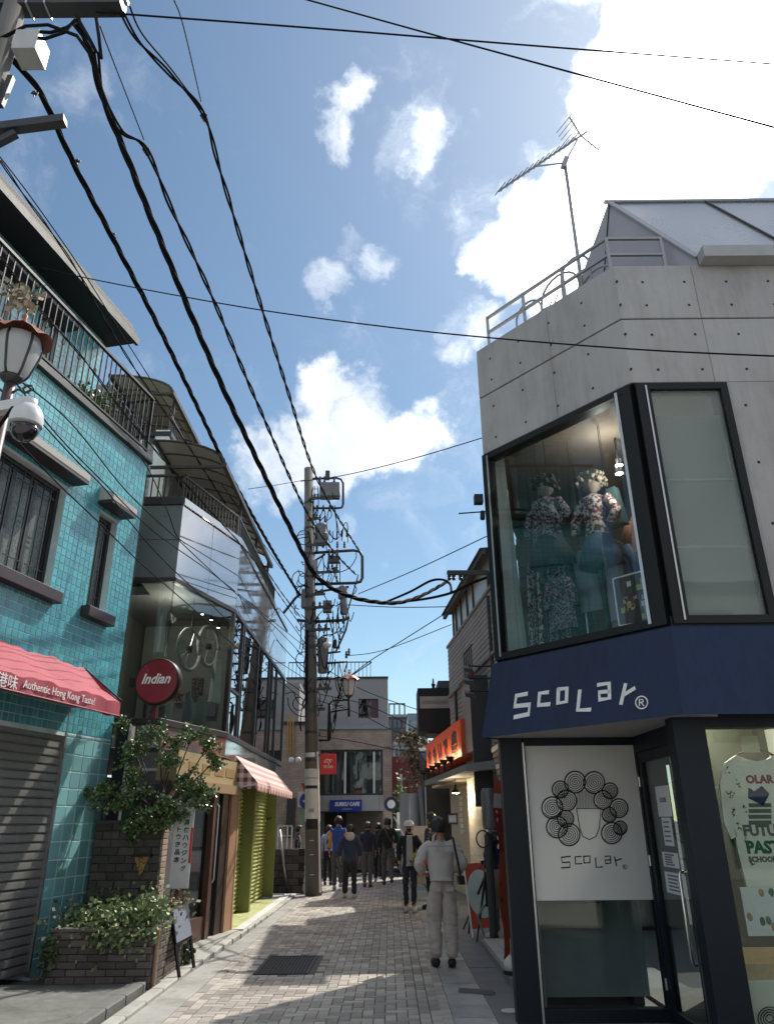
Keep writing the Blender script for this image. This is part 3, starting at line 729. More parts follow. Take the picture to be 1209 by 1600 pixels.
for r_ in ((735, 345, 790, 465), (738, 488, 812, 560), (748, 570, 845, 680)): notice(*dwn(*r_), DW, .002, door, 5)
for r_ in ((850, 250, 895, 340), (860, 345, 915, 465), (905, 540, 945, 625), (922, 678, 962, 708), (926, 712, 968, 748)): notice(*dwn(*r_), DW, .001, entr, 3)

# front window wall
fu0 = .0; gu0 = C2.P(1101, 1136)[0]; gzt = C2.P(1110, 1137)[1]
MB().box(-.12, gu0, -.0, .16, 0, zbb+.02).build('post', m_dark, bld, C2)
MB().box(gu0, FW, .0, .16, gzt, zbb+.02).build('lintel', m_dark, bld, C2)
MB().box(gu0, FW, .0, .16, 0, .12).build('sill', m_dark, bld, C2)
MB().box(gu0+.001, FW, .05, .058, .12, gzt).build('pane', glass('display_glass', (.86, .90, .84), .6), bld, C2)
MB().box(gu0, FW, .06, .9, .1, .56).build('display_plinth', mat('plinth_white', (.5, .53, .48), .6), bld, C2)
MB().box(gu0, FW, .12, .9, .56, .66).build('display_ledge', mat('oak', (.40, .31, .19), .55, var=.3, scale=14), bld, C2)
m_mesh = mat('display_back', (.05, .055, .045), .8, var=.4, scale=30)
MB().box(gu0, FW, .9, .94, .1, gzt+.2).build('display_back', m_mesh, bld, C2)
MB().box(gu0, FW, .05, .92, gzt+.18, gzt+.22).build('display_ceiling', mat('ceil_green', (.42, .5, .36), .8), bld, C2)
# shirt on a hanger
sh = fthing('hanging_shirt', 'long white printed shirt on a wooden hanger in the shop window', 'shirt', C2, C2.P(1180, 1330)[0], .16, 0)
def cp(px, py, d=.16): return C2.P(px, py, d)
m_shirt = mat('shirt_cotton', (.62, .66, .58), .8, var=.08, scale=18, bump=.3, bscale=30)
out_ = [(1150, 1180), (1133, 1192), (1124, 1225), (1130, 1285), (1142, 1312), (1150, 1308), (1146, 1290), (1152, 1330), (1168, 1395), (1250, 1395), (1258, 1300), (1256, 1225), (1232, 1190), (1212, 1178), (1198, 1187), (1182, 1190), (1166, 1187)]
b = MB(); pl_ = [cp(*q) for q in out_]; b.prism(pl_[::-1], .15, .19); b.build('shirt_body', m_shirt, sh, C2)
hg = MB(); a_, c_, e_ = cp(1150, 1182), cp(1180, 1170), cp(1212, 1182)
hg.tube([C2.w(a_[0], .17, a_[1]), C2.w(c_[0], .17, c_[1]+.02), C2.w(e_[0], .17, e_[1])], .012, 8); hg.tube([C2.w(c_[0], .17, c_[1]+.02), C2.w(c_[0], .17, gzt+.19)], .004, 6)
hg.build('hanger', mat('hanger_wood', (.22, .13, .07), .5), sh, None, True)
m_pr = mat('print_dark', (.10, .12, .11), .8, var=.3); m_prg = mat('print_green', S(30, 92, 62), .8)
for i in range(16):
    px_, py_ = random.choice([(1134, 1205), (1142, 1240), (1150, 1225), (1146, 1270), (1160, 1205), (1158, 1262), (1165, 1310), (1150, 1290), (1172, 1350), (1160, 1340), (1222, 1205), (1235, 1240), (1230, 1280), (1240, 1330), (1228, 1365), (1200, 1200)])
    u_, z_ = cp(px_+random.uniform(-4, 4), py_+random.uniform(-4, 4)); bb_ = MB()
    for k in range(5): 
        a = random.uniform(0, 6.3); r = random.uniform(.012, .03); x, y = u_+random.uniform(-.02, .02), z_+random.uniform(-.03, .03)
        bb_.add([(x, .1480-k*.0002, y), (x+r*math.cos(a), .1480-k*.0002, y+r*math.sin(a)), (x+r*.6*math.cos(a+1.2), .1480-k*.0002, y+r*.6*math.sin(a+1.2))], [(0, 1, 2), (2, 1, 0)])
    bb_.build('print_motif', m_pr, sh, C2)
for s_, px_, py_, wpx, m_ in (('OLAR', 1186, 1218, 44, mat('print_red', S(120, 40, 45), .8)), ('FUTU', 1186, 1298, 52, m_pr), ('PAST', 1192, 1324, 54, m_prg), ('SCHOOL', 1190, 1343, 44, m_pr)):
    u_, z_ = cp(px_, py_); w_ = cp(px_+wpx, py_)[0]-u_; letter(s_, u_, z_, .149, m_, sh, C2, width=w_, bold=.01)
u_, z_ = cp(1184, 1243); bq = MB(); bq.prism([(u_-.09, z_-.02), (u_+.02, z_-.08), (u_+.09, z_+.01), (u_+.04, z_+.07), (u_-.03, z_+.03), (u_-.07, z_+.06)], .1475, .149)
bq.build('print_patch', mat('print_navy', S(28, 34, 74), .8), sh, C2)
for i in range(4):
    u_, z_ = cp(1186, 1258+i*9); MB().box(u_-.09, u_+.09, .1475, .149, z_-.018, z_+.012).build('print_patch', m_pr, sh, C2)
pk = fthing('print_bag', 'clear bag of patterned goods hung below the white shirt', 'bag', C2, cp(1195, 1430)[0], .12, 0)
u0_, z0_ = cp(1168, 1463, .12); u1_, z1_ = cp(1260, 1386, .12)
MB().box(u0_, u1_, .11, .13, z0_, z1_).build('bag_body', mat('bag_pale', (.50, .56, .58), .3, var=.12, scale=20), pk, C2)
for i in range(16):
    a, c = random.uniform(u0_+.03, u1_-.03), random.uniform(z0_+.03, z1_-.03); MB().ball((a, .108, c), .022, .004, .03, 6, 4, .3).build('goods', random.choice([m_pr, m_prg, mat('print_brown', (.3, .2, .12), .8)]), pk, C2)
tg = one('price_tag', MB().box(*(lambda a, b: (a[0], b[0], .10, .104, b[1], a[1]))(C2.P(1155, 1150, .1), C2.P(1188, 1176, .1))), mat('tag_cream', (.62, .60, .42), .6, var=.25, scale=40), 'square cream patterned card hanging above the white shirt', 'card', C2)
# curl motif low on the display plinth glass (generic roundels again)
def on_front(px, py):
    r = ray(px, py); t = ((C2.w(0, .058, 0)-EYE).dot(C2.n))/r.dot(C2.n); return EYE+r*t, C2.n
strokes('emblem', [[(1202+r*math.cos(t*.35), 1592+r*math.sin(t*.35)) for t in range(19)] for r in (6, 10, 14, 18)], .7, lambda x, y: ((lambda r: (EYE+r*(((C2.w(0, .048, 0)-EYE).dot(C2.n))/r.dot(C2.n)), C2.n))(ray(x, y))), m_ink, bld, .002, .001)

# ---- roof: metal mansard, railing, spiral racks, aerial
m_zinc = mat('standing_seam_metal', (.42, .42, .43), .28, metal=.85, var=.08, scale=2)
m_zinc2 = mat('grey_lavender_panel', (.33, .32, .36), .5, var=.06)
GB = Fr(C1.o.x, C1.o.y, 140)
gu, gz = C2.P(1088, 403); gp = C2.w(gu, 0, gz)                    # gutter's left end on the front
GF = Fr(gp.x, gp.y, 140)                                          # gable plane, parallel to the chamfer
ru, rz = GF.P(950, 316); lu, lz = GF.P(902, 450)
ridge = GF.w(ru, 0, rz); low = GF.w(lu, 0, lz)
run = 4.2
mr_ = MB(); rg2 = Vector((ridge.x+run, ridge.y, ridge.z)); gp2 = Vector((gp.x+run, gp.y, gp.z))
roof = part_root('metal_roof', bld)
MB().add([gp, gp2, rg2, ridge], [(0, 1, 2, 3)]).build('roof_slope', m_zinc, roof)
MB().add([gp, ridge, low, Vector((low.x, low.y, zt-.2)), Vector((gp.x, gp.y, zt-.2))], [(0, 1, 2, 3, 4)]).build('gable_panel', m_zinc2, roof)
MB().add([ridge, rg2, Vector((rg2.x, low.y+1.4, low.z)), low], [(0, 1, 2, 3)]).build('rear_slope', m_zinc, roof)
n_s = (rg2-gp).cross(ridge-gp).normalized(); n_s = n_s if n_s.z > 0 else -n_s
for k in range(0, 4):
    o = Vector((1.16*k+.03, 0, 0)); MB().bar(gp+o+n_s*.008, ridge+o+n_s*.008, .018, .025, n_s).build('seam', mat('seam_dark', (.12, .12, .12), .5, metal=.5), roof)
MB().bar(ridge-Vector((.05, 0, -.01)), rg2+Vector((0, 0, .01)), .05, .03).build('ridge_cap', m_zinc, roof)
MB().bar(gp+n_s*.012, ridge+n_s*.012, .06, .02, n_s).build('verge_trim', m_zinc2, roof)
q = GF.w(ru*.62, -.004, 0); MB().bar(GF.w(ru*.98, -.006, rz-.02), GF.w(ru+(lu-ru)*.55, -.006, zt+.05), .012, .01).build('panel_joint', m_seam, roof)
gt_ = MB(); gt_.prism([(0, 0), (run, 0), (run, -.14), (0, -.14)][::-1], -.17, -.02); gt_.build('gutter', mat('gutter_metal', (.40, .39, .38), .5, metal=.3), roof, Fr(gp.x, gp.y, 90, gp.z+.02))
# railing along the parapet
m_rail = mat('galvanised_rail', (.34, .33, .33), .45, metal=.7, var=.12)
rl = part_root('roof_railing', bld)
a0 = C1.w(.12, .12, zt); a1 = Vector((E_.x+.02, E_.y+.14, zt)); a2 = Vector((E_.x+.62, E_.y+.14, zt))
H = .50
for z_ in (H, H*.55):
    o = Vector((0, 0, z_))
    MB().bar(a0+o, a1+o, .03).build('rail', m_rail, rl); MB().bar(a1+o, a2+o, .03).build('rail', m_rail, rl)
for p_ in (a0, a0.lerp(a1, .33), a0.lerp(a1, .66), a1, a2): MB().bar(p_-Vector((0, 0, .19)), p_+Vector((0, 0, H+.015)), .032).build('post', m_rail, rl)
# curled steel racks standing on the roof terrace
for i, t in enumerate((.30, .42, .54, .66, .80)):
    base = C1.w(LC*t, .35, zt-.18); r_ = .2+.04*(i % 3); hh = [.75, .5, .85, .95, .6][i]
    pts = [base+C1.u*(-r_)+Vector((0, 0, 0))] + [base+C1.u*(r_*-math.cos(a*math.pi/10))+Vector((0, 0, hh-r_+r_*math.sin(a*math.pi/10))) for a in range(11)] + [base+C1.u*r_]
    one('steel_hoop', MB().tube(pts, .014, 8), m_rail, 'curved steel hoop of a rack behind the roof railing', 'rack', group='steel hoops on the roof', smooth=True)
fan = thing('wire_rack', 'fan of slanting thin steel bars behind the roof railing', 'rack', C1.w(.6, .3, zt-.18), 0)
for i in range(6):
    b0 = C1.w(.25+i*.1, .3, zt-.18); MB().tube([b0, b0+C1.u*.34+Vector((0, 0, .30+.05*i))], .007, 6).build('bar', m_rail, fan)
# television aerial
ab = C1.w(C1.P(908, 440, .3)[0], .3, zt-.18); ad_ = (ab-EYE).y
at_ = dep(882, 252, ab.y+.0)
ant = thing('television_aerial', 'television aerial with comb boom and reflector grid on a leaning roof mast', 'aerial', ab)
MB().tube([ab, at_], .022, 8).build('mast', m_rail, ant, None, True)
e0, e1 = dep(779, 298, at_.y-.25), dep(917, 205, at_.y+.45)
MB().bar(e0, e1, .022).build('boom', m_rail, ant)
dB = (e1-e0).normalized(); sd = dB.cross(Vector((0, 0, 1))).normalized(); upb = sd.cross(dB)
for i in range(15):
    c_ = e0.lerp(e1, .02+i*.058); MB().bar(c_-sd*.11+upb*.012, c_+sd*.11+upb*.012, .009).build('director_rod', m_rail, ant)
MB().tube([e0.lerp(e1, .38), at_+Vector((.0, 0, -.02)), e0.lerp(e1, .86)-upb*.02], .012, 6).build('brace', m_rail, ant)
for s_ in (1, -1):
    st_ = e0.lerp(e1, .92); tip = st_+dB*.10+upb*(.30*s_)
    fr0 = MB(); fr0.bar(st_, tip, .016).build('reflector_arm', m_rail, ant)
    for i in range(5):
        c_ = st_.lerp(tip, .2+i*.2); MB().bar(c_-sd*.28, c_+sd*.28, .008).build('reflector_rod', m_rail, ant)
MB().bar(at_-Vector((.03, 0, .1)), at_+Vector((.03, 0, .06)), .06).build('clamp', m_rail, ant)
# spot floods on the band's left end
for i in range(3):
    p0 = C1.w(-.03, -.02, zb1-.02-i*.13); tipv = p0+Vector((-.26, -.02, 0))
    t_ = thing('flood_light', 'small black flood lamp on an arm at the end of the navy band', 'lamp', p0, 0, 'flood lamps on the band end')
    MB().tube([p0, tipv], .009, 6).build('arm', m_black, t_); MB().hexa([tipv+Vector(v) for v in ((-.05, -.04, -.06), (.05, -.04, -.09), (.06, .05, -.06), (-.04, .05, -.03), (-.06, -.04, -.02), (.03, -.04, -.04), (.04, .05, 0), (-.05, .05, .02))]).build('lamp_head', m_black, t_)
# bracket camera and spike high on the window's left end
t_ = thing('wall_camera', 'small black camera bracket on the left edge of the upper shop window', 'camera', C1.w(0, -.02, C1.P(760, 800)[1]))
b0 = C1.w(0, -.02, C1.P(760, 800)[1]); MB().tube([b0, b0+Vector((-.30, .05, 0))], .008, 6).build('arm', m_black, t_); MB().box(-.12, -.02, -.05, .05, .10, .20).build('camera_box', m_black, t_, Fr(b0.x, b0.y, 90, b0.z)); MB().tube([b0+Vector((-.04, -.02, -.10)), b0+Vector((-.03, 0, 0))], .028, 8).build('camera_barrel', m_black, t_)
# ---- things in the upper window
m_bulb = mat('lamp_glow', (1, 1, 1), .4, emit=(1.0, .93, .82, 14.0))
def in_room(px, py, d): u, z = C1.P(px, py, d); return C1.w(u, d, z)
for (px, py) in ((915, 663), (927, 655), (980, 708), (983, 719), (967, 727), (967, 740), (970, 634)):
    p_ = in_room(px, py, .9); t_ = thing('spot_lamp', 'small lit spot lamp under the ceiling of the upper shop room', 'lamp', p_, 0, 'spot lamps of the upper shop room')
    MB().lathe([(.0, 0), (.044, 0), (.04, .07), (.0, .07)], 12, p_).build('lamp_can', m_black, t_)
    MB().lathe([(.0, -.002), (.042, -.002), (.042, .0), (.0, .0)], 12, p_).build('lamp_glass', m_bulb, t_)
    MB().tube([p_+Vector((0, 0, .07)), Vector((p_.x, p_.y, zwt+.05))], .006, 6).build('rod', m_black, t_)
ld = bpy.data.lights.new('room_lamp', 'POINT'); ld.energy = 7; ld.color = (1, .94, .86); ld.shadow_soft_size = .03
lo = bpy.data.objects.new('room_lamp', ld); col.objects.link(lo); lo.location = C1.w(1.2, .7, zwt-.22)
m_cl = [mat('cloth_black', (.02, .02, .023), .85), mat('cloth_teal', (.02, .05, .055), .85), mat('cloth_pat', (.46, .42, .40), .85, c2=(.10, .025, .03), scale=24, hard=True), mat('cloth_plum', (.26, .21, .24), .85, c2=(.012, .01, .02), scale=42, hard=True), mat('cloth_grey', (.20, .24, .29), .85), mat('cloth_blue', (.05, .08, .14), .85)]
def mannequin(px, py0, py1, label, top, skirt, wig, d, sc_=1.0):
    u, z1 = C1.P(px, py0, d); _, z0 = C1.P(px, py1, d); H_ = (z1-z0)
    t_ = thing('mannequin', label, 'mannequin', C1.w(u, d, zwb-.02))
    c = C1.w(u, d, 0); zb = zwb-.02
    MB().lathe([(.0, zb), (.16, zb), (.16, zb+.015), (.015, zb+.02), (.015, z0+.1), (.0, z0+.1)], 14, (c.x, c.y, 0)).build('stand', m_black, t_, None, 'auto')
    MB().lathe([(.10, z0), (.145*sc_, z0+.1*H_), (.12*sc_, z0+.35*H_), (.155*sc_, z0+.62*H_), (.17*sc_, z0+.78*H_), (.08, z0+.86*H_), (.045, z0+.9*H_)], 16, (c.x, c.y, 0)).build('torso', top, t_, None, True)
    for s_ in (-1, 1):
        MB().tube([c+C1.u*(.15*s_)+Vector((0, 0, z0+.76*H_)), c+C1.u*(.25*s_)+Vector((0, 0, z0+.5*H_)), c+C1.u*(.22*s_)-C1.n*.08+Vector((0, 0, z0+.22*H_))], [.06, .055, .045], 8).build('sleeve', top, t_, None, True)
    MB().lathe([(.26*sc_, z0-.45*H_), (.22*sc_, z0-.2*H_), (.14*sc_, z0+.1*H_), (.11, z0+.14*H_)], 18, (c.x, c.y, 0)).build('skirt', skirt, t_, None, True)
    MB().lathe([(.04, z0+.88*H_), (.045, z0+.95*H_), (.085, z0+1.0*H_), (.095, z0+1.12*H_), (.07, z0+1.22*H_), (.01, z0+1.25*H_)], 14, (c.x, c.y, 0)).build('head', mat('mannequin_skin', (.20, .16, .13), .6), t_, None, True)
    wb = MB()
    for i in range(150):
        a = random.uniform(0, 6.28); r = random.uniform(.02, .17)*math.sqrt(random.random())**.3; wb.ball((c.x+r*math.cos(a), c.y+r*math.sin(a), z0+H_*(1.10+random.uniform(0, .24)*(1.2-r*4))), random.uniform(.016, .034), n=6, m=4, jit=.3)
    wb.build('wig', wig, t_, None, True)
    return t_
mannequin(852, 770, 850, 'mannequin in a dark patterned top with brown curled wig upstairs', m_cl[3], m_cl[0], mat('wig_brown', (.06, .04, .03), .8), .42)
mannequin(925, 765, 850, 'mannequin in a white patterned shirt and teal coat with curled wig upstairs', m_cl[2], m_cl[5], mat('wig_cream', (.30, .26, .20), .8), .38, .9)
u, z = C1.P(955, 790, .42); c = C1.w(u, .42, 0)
one('teal_coat', MB().hexa([C1.w(u-.10, .40, z-.22), C1.w(u+.12, .40, z-.22), C1.w(u+.12, .52, z-.22), C1.w(u-.10, .52, z-.22), C1.w(u-.04, .42, z+.2), C1.w(u+.06, .42, z+.2), C1.w(u+.06, .5, z+.2), C1.w(u-.04, .5, z+.2)]), m_cl[1], 'dark teal coat beside the patterned mannequin upstairs', 'coat')
gr_rail = thing('garment_rack', 'rack of dark patterned garments low in the upper shop window', 'rack', C1.w(.8, .6, zwb-.02))
ra, rb = in_room(828, 880, .6), in_room(905, 872, .6)
MB().tube([ra, rb], .012, 8).build('rack_rail', m_alu, gr_rail)
for p_ in (ra, rb): MB().tube([Vector((p_.x, p_.y, zwb-.02)), p_], .012, 8).build('rack_post', m_alu, gr_rail)
for i in range(9):
    p_ = ra.lerp(rb, .08+i*.105); zb = zwb+.03+random.uniform(0, .12); w_ = .035
    MB().hexa([p_-C1.u*w_-C1.n*.18+Vector((0, 0, zb-p_.z)), p_+C1.u*w_-C1.n*.18+Vector((0, 0, zb-p_.z)), p_+C1.u*w_+C1.n*.18+Vector((0, 0, zb-p_.z)), p_-C1.u*w_+C1.n*.18+Vector((0, 0, zb-p_.z)),
               p_-C1.u*.01-C1.n*.12-Vector((0, 0, .03)), p_+C1.u*.01-C1.n*.12-Vector((0, 0, .03)), p_+C1.u*.01+C1.n*.12-Vector((0, 0, .03)), p_-C1.u*.01+C1.n*.12-Vector((0, 0, .03))]).build('garment', random.choice((m_cl[3], m_cl[0], m_cl[2], m_cl[3])), gr_rail)
u, z = C1.P(985, 868, .5)
t_ = thing('hanging_tunic', 'pale grey draped tunic hanging beside the garment rack upstairs', 'tunic', C1.w(u-.1, .5, z))
MB().hexa([C1.w(u-.34, .46, z-.62), C1.w(u-.05, .46, z-.62), C1.w(u-.05, .54, z-.62), C1.w(u-.34, .54, z-.62), C1.w(u-.26, .48, z), C1.w(u-.10, .48, z), C1.w(u-.10, .52, z), C1.w(u-.26, .52, z)]).build('tunic_body', m_cl[4], t_)
MB().tube([C1.w(u-.3, .5, z-.02), C1.w(u-.18, .5, z+.06), C1.w(u-.06, .5, z-.02)], .01, 6).build('hanger', mat('hanger_copper', (.4, .2, .12), .5), t_)
MB().tube([C1.w(u-.18, .5, z+.06), C1.w(u-.18, .5, zwt+.05)], .004, 6).build('cord', m_black, t_)
fr_p = fthing('photo_board', 'white framed board of small pictures leaning in the upper shop window', 'board', C1, C1.P(1000, 930, .2)[0], .2, zwb-.02)
cs = [C1.P(*q, .2) for q in ((968, 978), (1030, 970), (1020, 888), (958, 905))]
MB().prism(cs, .2, .215).build('board_panel', mat('board_dark', (.06, .06, .06), .8), fr_p, C1)
for i in range(4):
    a, b_ = cs[i], cs[(i+1) % 4]; MB().bar((a[0], .195, a[1]), (b_[0], .195, b_[1]), .014).build('board_frame', m_white, fr_p, C1)
for i in range(22):
    s_, t2 = random.uniform(.15, .85), random.uniform(.12, .88)
    x = (cs[0][0]*(1-s_)+cs[1][0]*s_)*(1-t2)+(cs[3][0]*(1-s_)+cs[2][0]*s_)*t2; zz = (cs[0][1]*(1-s_)+cs[1][1]*s_)*(1-t2)+(cs[3][1]*(1-s_)+cs[2][1]*s_)*t2
    MB().box(x-.022, x+.022, .194-i*.0004, .1945-i*.0004, zz-.026, zz+.026).build('picture', random.choice((m_cl[2], m_paper, m_pr, mat('pic_pink', (.4, .25, .3), .7), mat('pic_lime', (.35, .42, .1), .7))), fr_p, C1)
u, z = C1.P(800, 860, .35)
one('curtain', MB().hexa([C1.w(u-.06, .3, zwb), C1.w(u+.10, .3, zwb), C1.w(u+.10, .36, zwb), C1.w(u-.06, .36, zwb), C1.w(u-.06, .3, zwt-.35), C1.w(u-.0, .3, zwt-.35), C1.w(u-.0, .36, zwt-.35), C1.w(u-.06, .36, zwt-.35)]), mat('curtain_cream', (.45, .5, .45), .8), 'narrow pale curtain at the left end of the upper shop window', 'curtain')

u, z = C2.P(1122, 1144, .5); p_ = C2.w(u, .5, gzt+.17)
t_ = thing('display_spot', 'small lit ceiling spot above the white shirt in the shop window', 'lamp', p_)
MB().lathe([(.0, -.03), (.05, -.03), (.055, .01), (.0, .01)], 14, p_).build('lamp_can', m_alu, t_); MB().lathe([(.0, -.034), (.042, -.034), (.042, -.031), (.0, -.031)], 14, p_).build('lamp_glass', m_bulb, t_)
ld = bpy.data.lights.new('display_lamp', 'POINT'); ld.energy = 9; ld.color = (1, .92, .72); ld.shadow_soft_size = .05; lo = bpy.data.objects.new('display_lamp', ld); col.objects.link(lo); lo.location = p_-Vector((0, 0, .08))

# pale inside of the shop behind the glass door
MB().box(DX+1.0, DX+1.05, 6.9, 9.0, 0, zbb).build('inner_wall', mat('inner_wall_pale', (.42, .44, .44), .8), bld)
MB().box(DX+.1, DX+1.0, 6.9, 9.0, 0, .03).build('inner_floor', m_roomf, bld)
for k in range(3): MB().box(DX+.6, DX+1.0, 7.0+k*.6, 7.5+k*.6, .5+.3*k, .55+.3*k).build('inner_shelf', MATS['shelf_wood'], bld)

for (px, py) in ((967, 733), ):      # light of the lit spot lamps over the displays
    ld = bpy.data.lights.new('spot_lamp_light', 'POINT'); ld.energy = 5; ld.color = (1, .93, .82); ld.shadow_soft_size = .03
    lo = bpy.data.objects.new('spot_lamp_light', ld); col.objects.link(lo); lo.location = in_room(px, py, .3)-Vector((0, 0, .1))

# more stock hung in the upper window
for k, (px, py0, py1, d, m_, wd, nm) in enumerate(((842, 790, 850, .30, m_cl[3], .15, 'dark flowered blouse hung at the left of the upper window'), (905, 860, 960, .55, m_cl[4], .16, 'grey blue tunic hung low in the middle of the upper window'),
        (960, 850, 905, .50, m_cl[5], .14, 'dark blue top hung behind the framed picture board upstairs'), (1000, 800, 860, .75, mat('cloth_rust', (.30, .13, .08), .85), .16, 'rust brown top hung high beside the corner mullion upstairs'), (870, 900, 985, .35, m_cl[3], .13, 'long dark flowered skirt hung before the garment rack upstairs'))):
    u, z1 = C1.P(px, py0, d); _, z0 = C1.P(px, py1, d)
    t_ = thing('display_garment', nm, 'garment', C1.w(u, d, z0)); b = MB(); n_ = 10
    for j in range(2):
        for i in range(n_+1):
            f_ = i/n_*2-1; wv = .018*math.sin(i*2.3+k)
            b.v += [tuple(C1.w(u+f_*wd*(1.15 if j == 0 else .9), d+wv+(.05 if i in (0, n_) else 0), z0 if j == 0 else z1-.05*abs(f_)**1.5))]
    b.f = [(i, i+1, n_+2+i, n_+1+i) for i in range(n_)]
    b.build('cloth', m_, t_, None, True)
    for s_ in (-1, 1): MB().tube([C1.w(u+s_*wd*.85, d+.01, z1-.06), C1.w(u+s_*wd*1.35, d+.02, z1-.22), C1.w(u+s_*wd*1.4, d+.02, z1-.34)], [.05, .045, .04], 8).build('sleeve', m_, t_, None, True)
    MB().tube([C1.w(u-wd*.7, d, z1-.03), C1.w(u, d, z1+.05), C1.w(u+wd*.7, d, z1-.03)], .008, 6).build('hanger', MATS['hanger_wood'], t_)
    MB().tube([C1.w(u, d, z1+.05), C1.w(u, d, zwt+.05)], .003, 5).build('cord', m_black, t_)
# ================================================================== TEAL TILED HOUSE
t0 = gnd(72, 1527)
_t = Fr(t0.x, t0.y, 12); tc_ = _t.w(.72, 0, 0)
T = Fr(tc_.x, tc_.y, 12)                         # u = 0 at its right corner
m_teal = mat('teal_glazed_tile', (.095, .385, .445), .25, var=.2, scale=4, pieces=.17, hue=.014, coat=.2, grime=.45, gscale=.6, streak=.3)
m_tealb = mat('sea_green_tile', (.20, .43, .44), .25, var=.14, scale=6, pieces=.20, hue=.014, coat=.2)
m_grout = mat('pale_grout', (.58, .70, .69), .85, var=.25, scale=3, grime=.6)
m_chr = mat('charcoal_frame', (.028, .028, .032), .45, var=.2)
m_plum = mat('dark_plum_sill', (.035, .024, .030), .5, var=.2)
m_hood = mat('hood_board', (.42, .39, .36), .75, var=.14, scale=10)
m_frost = mat('frosted_pane', (.13, .155, .145), .28, var=.2, scale=26, bump=.6, bscale=90)
teal = fthing('teal_tiled_house', 'three storey house clad in square teal tiles with railed balcony and red awning', 'house', T, -2, 2, 0)
LT = 5.2
zl = T.P(228, 722)[1]                            # balcony ledge
zaw = T.P(175, 1058)[1]
ush = T.P(115, 1085)[0]                          # shutter's right edge
w1r = T.P(103, 775)[0]; w1l = w1r-1.30
w2l, w2r = T.P(137, 930)[0], T.P(182, 830)[0]
wz0, wz1 = 4.40, 5.82
# wall body with openings, built as blocks
wb_ = MB()
DW_ = .35
for (a, b_, z0, z1) in ((-LT, w1l, zaw-.9, zl), (w1l, w1r, zaw-.9, wz0), (w1l, w1r, wz1, zl), (w1r, w2l, zaw-.9, zl), (w2l, w2r, zaw-.9, wz0), (w2l, w2r, wz1, zl), (w2r, 0, zaw-.9, zl), (ush, 0, 0, zaw-.9), (-LT, ush-1.9, 0, zaw-.9)):
    wb_.box(a, b_, .008, DW_, z0, z1)
wb_.box(-LT, 0, DW_, 6, 0, zl)
wb_.build('wall', m_grout, teal, T)
# upper tiles
pt = .1035
def holes_t(u0, u1, z0, z1):
    for a, b_ in ((w1l, w1r), (w2l, w2r)):
        if u1 > a+.001 and u0 < b_-.001 and z1 > wz0+.001 and z0 < wz1-.001: return True
    return False
tl = []
z = zaw-.85
while z < zl-.03:
    z1 = min(z+pt, zl-.004); u = 0.0
    while u > -LT+.05:
        a, b_ = u-pt, u
        for h0, h1 in ((w1l, w1r), (w2l, w2r)):        # cut tiles at the reveals
            if z1 > wz0+.02 and z < wz1-.02:
                if a < h0 < b_: b_ = h0
                elif a < h1 < b_: a = h1
        if b_-a > .02 and not holes_t(a+.002, b_-.002, max(z, 0), z1): tl.append((a, b_, z, z1))
        u -= pt
    z += pt
def visw(q):
    v = q-EYE; zz = v.dot(_fw)
    if zz < .3: return False
    a, b_ = 604.5+FPX*v.dot(_R)/zz, 800-FPX*v.dot(_U)/zz
    return 0 < a < 1209 and 0 < b_ < 1600
def size_px(q): return 1.0/(q-EYE).length
rest = MB(); cnt = 0; tile_me = None
tl.sort(key=lambda t: -size_px(T.w((t[0]+t[1])/2, 0, (t[2]+t[3])/2)))
for (a, b_, z0, z1) in tl:
    c_ = T.w((a+b_)/2, 0, (z0+z1)/2)
    full = abs(b_-a-pt) < .002 and abs(z1-z0-pt) < .002
    if full and cnt < 300 and visw(c_) and c_.z > zaw+.05:
        if tile_me is None:
            o = MB().cbox(-pt/2+.005, pt/2-.005, .003, .012, -pt/2+.005, pt/2-.005, .002).build('tile', m_teal, teal); tile_me = o.data
            me = o.data
            for v in me.vertices: v.co = W[teal].to_3x3() @ (v.co - W[teal].inverted().translation)
            me.update()
        else: o = link_mesh('tile', tile_me, teal)
        o.location = W[teal].inverted() @ c_; cnt += 1
        o.rotation_euler = (random.uniform(-.006, .006), 0, random.uniform(-.006, .006))
    else:
        rest.cbox(a+.005, b_-.005, .003, .012, z0+.005, z1-.005, .002)
tag(rest.build('tile_field', m_teal, teal, T), kind='stuff')
# pillar of larger sea green tiles beside the shutter
pb = -ush/5.0
z = .02
while z < zaw-.87:
    for i in range(5):
        MB().cbox(ush+i*pb+.008, ush+(i+1)*pb-.008, .002, .010, z+.008, min(z+pb, zaw-.86)-.008, .003).build('large_tile', m_tealb, teal, T)
    z += pb
MB().box(.0, .012, .0, .4, 0, zl).build('corner_flashing', m_chr, teal, T)
# roller shutter of the ground floor
m_shut = mat('shutter_slat', (.24, .24, .23), .55, metal=.35, var=.12, scale=4, grime=.3)
sht = MB().box(ush-.03, ush, .0, .05, .05, zaw-.6).build('shutter_guide', m_alu, teal, T)
z = .09; sl = .098
while z < zaw-.55:
    b = MB(); b.prism([(ush-1.9, z), (ush-.03, z), (ush-.03, z+sl-.008), (ush-1.9, z+sl-.008)], .045, .06)
    b.prism([(ush-1.9, z+.014), (ush-.03, z+.014), (ush-.03, z+sl-.024), (ush-1.9, z+sl-.024)], .034, .046)
    b.build('shutter_slat', m_shut, sht, T); z += sl
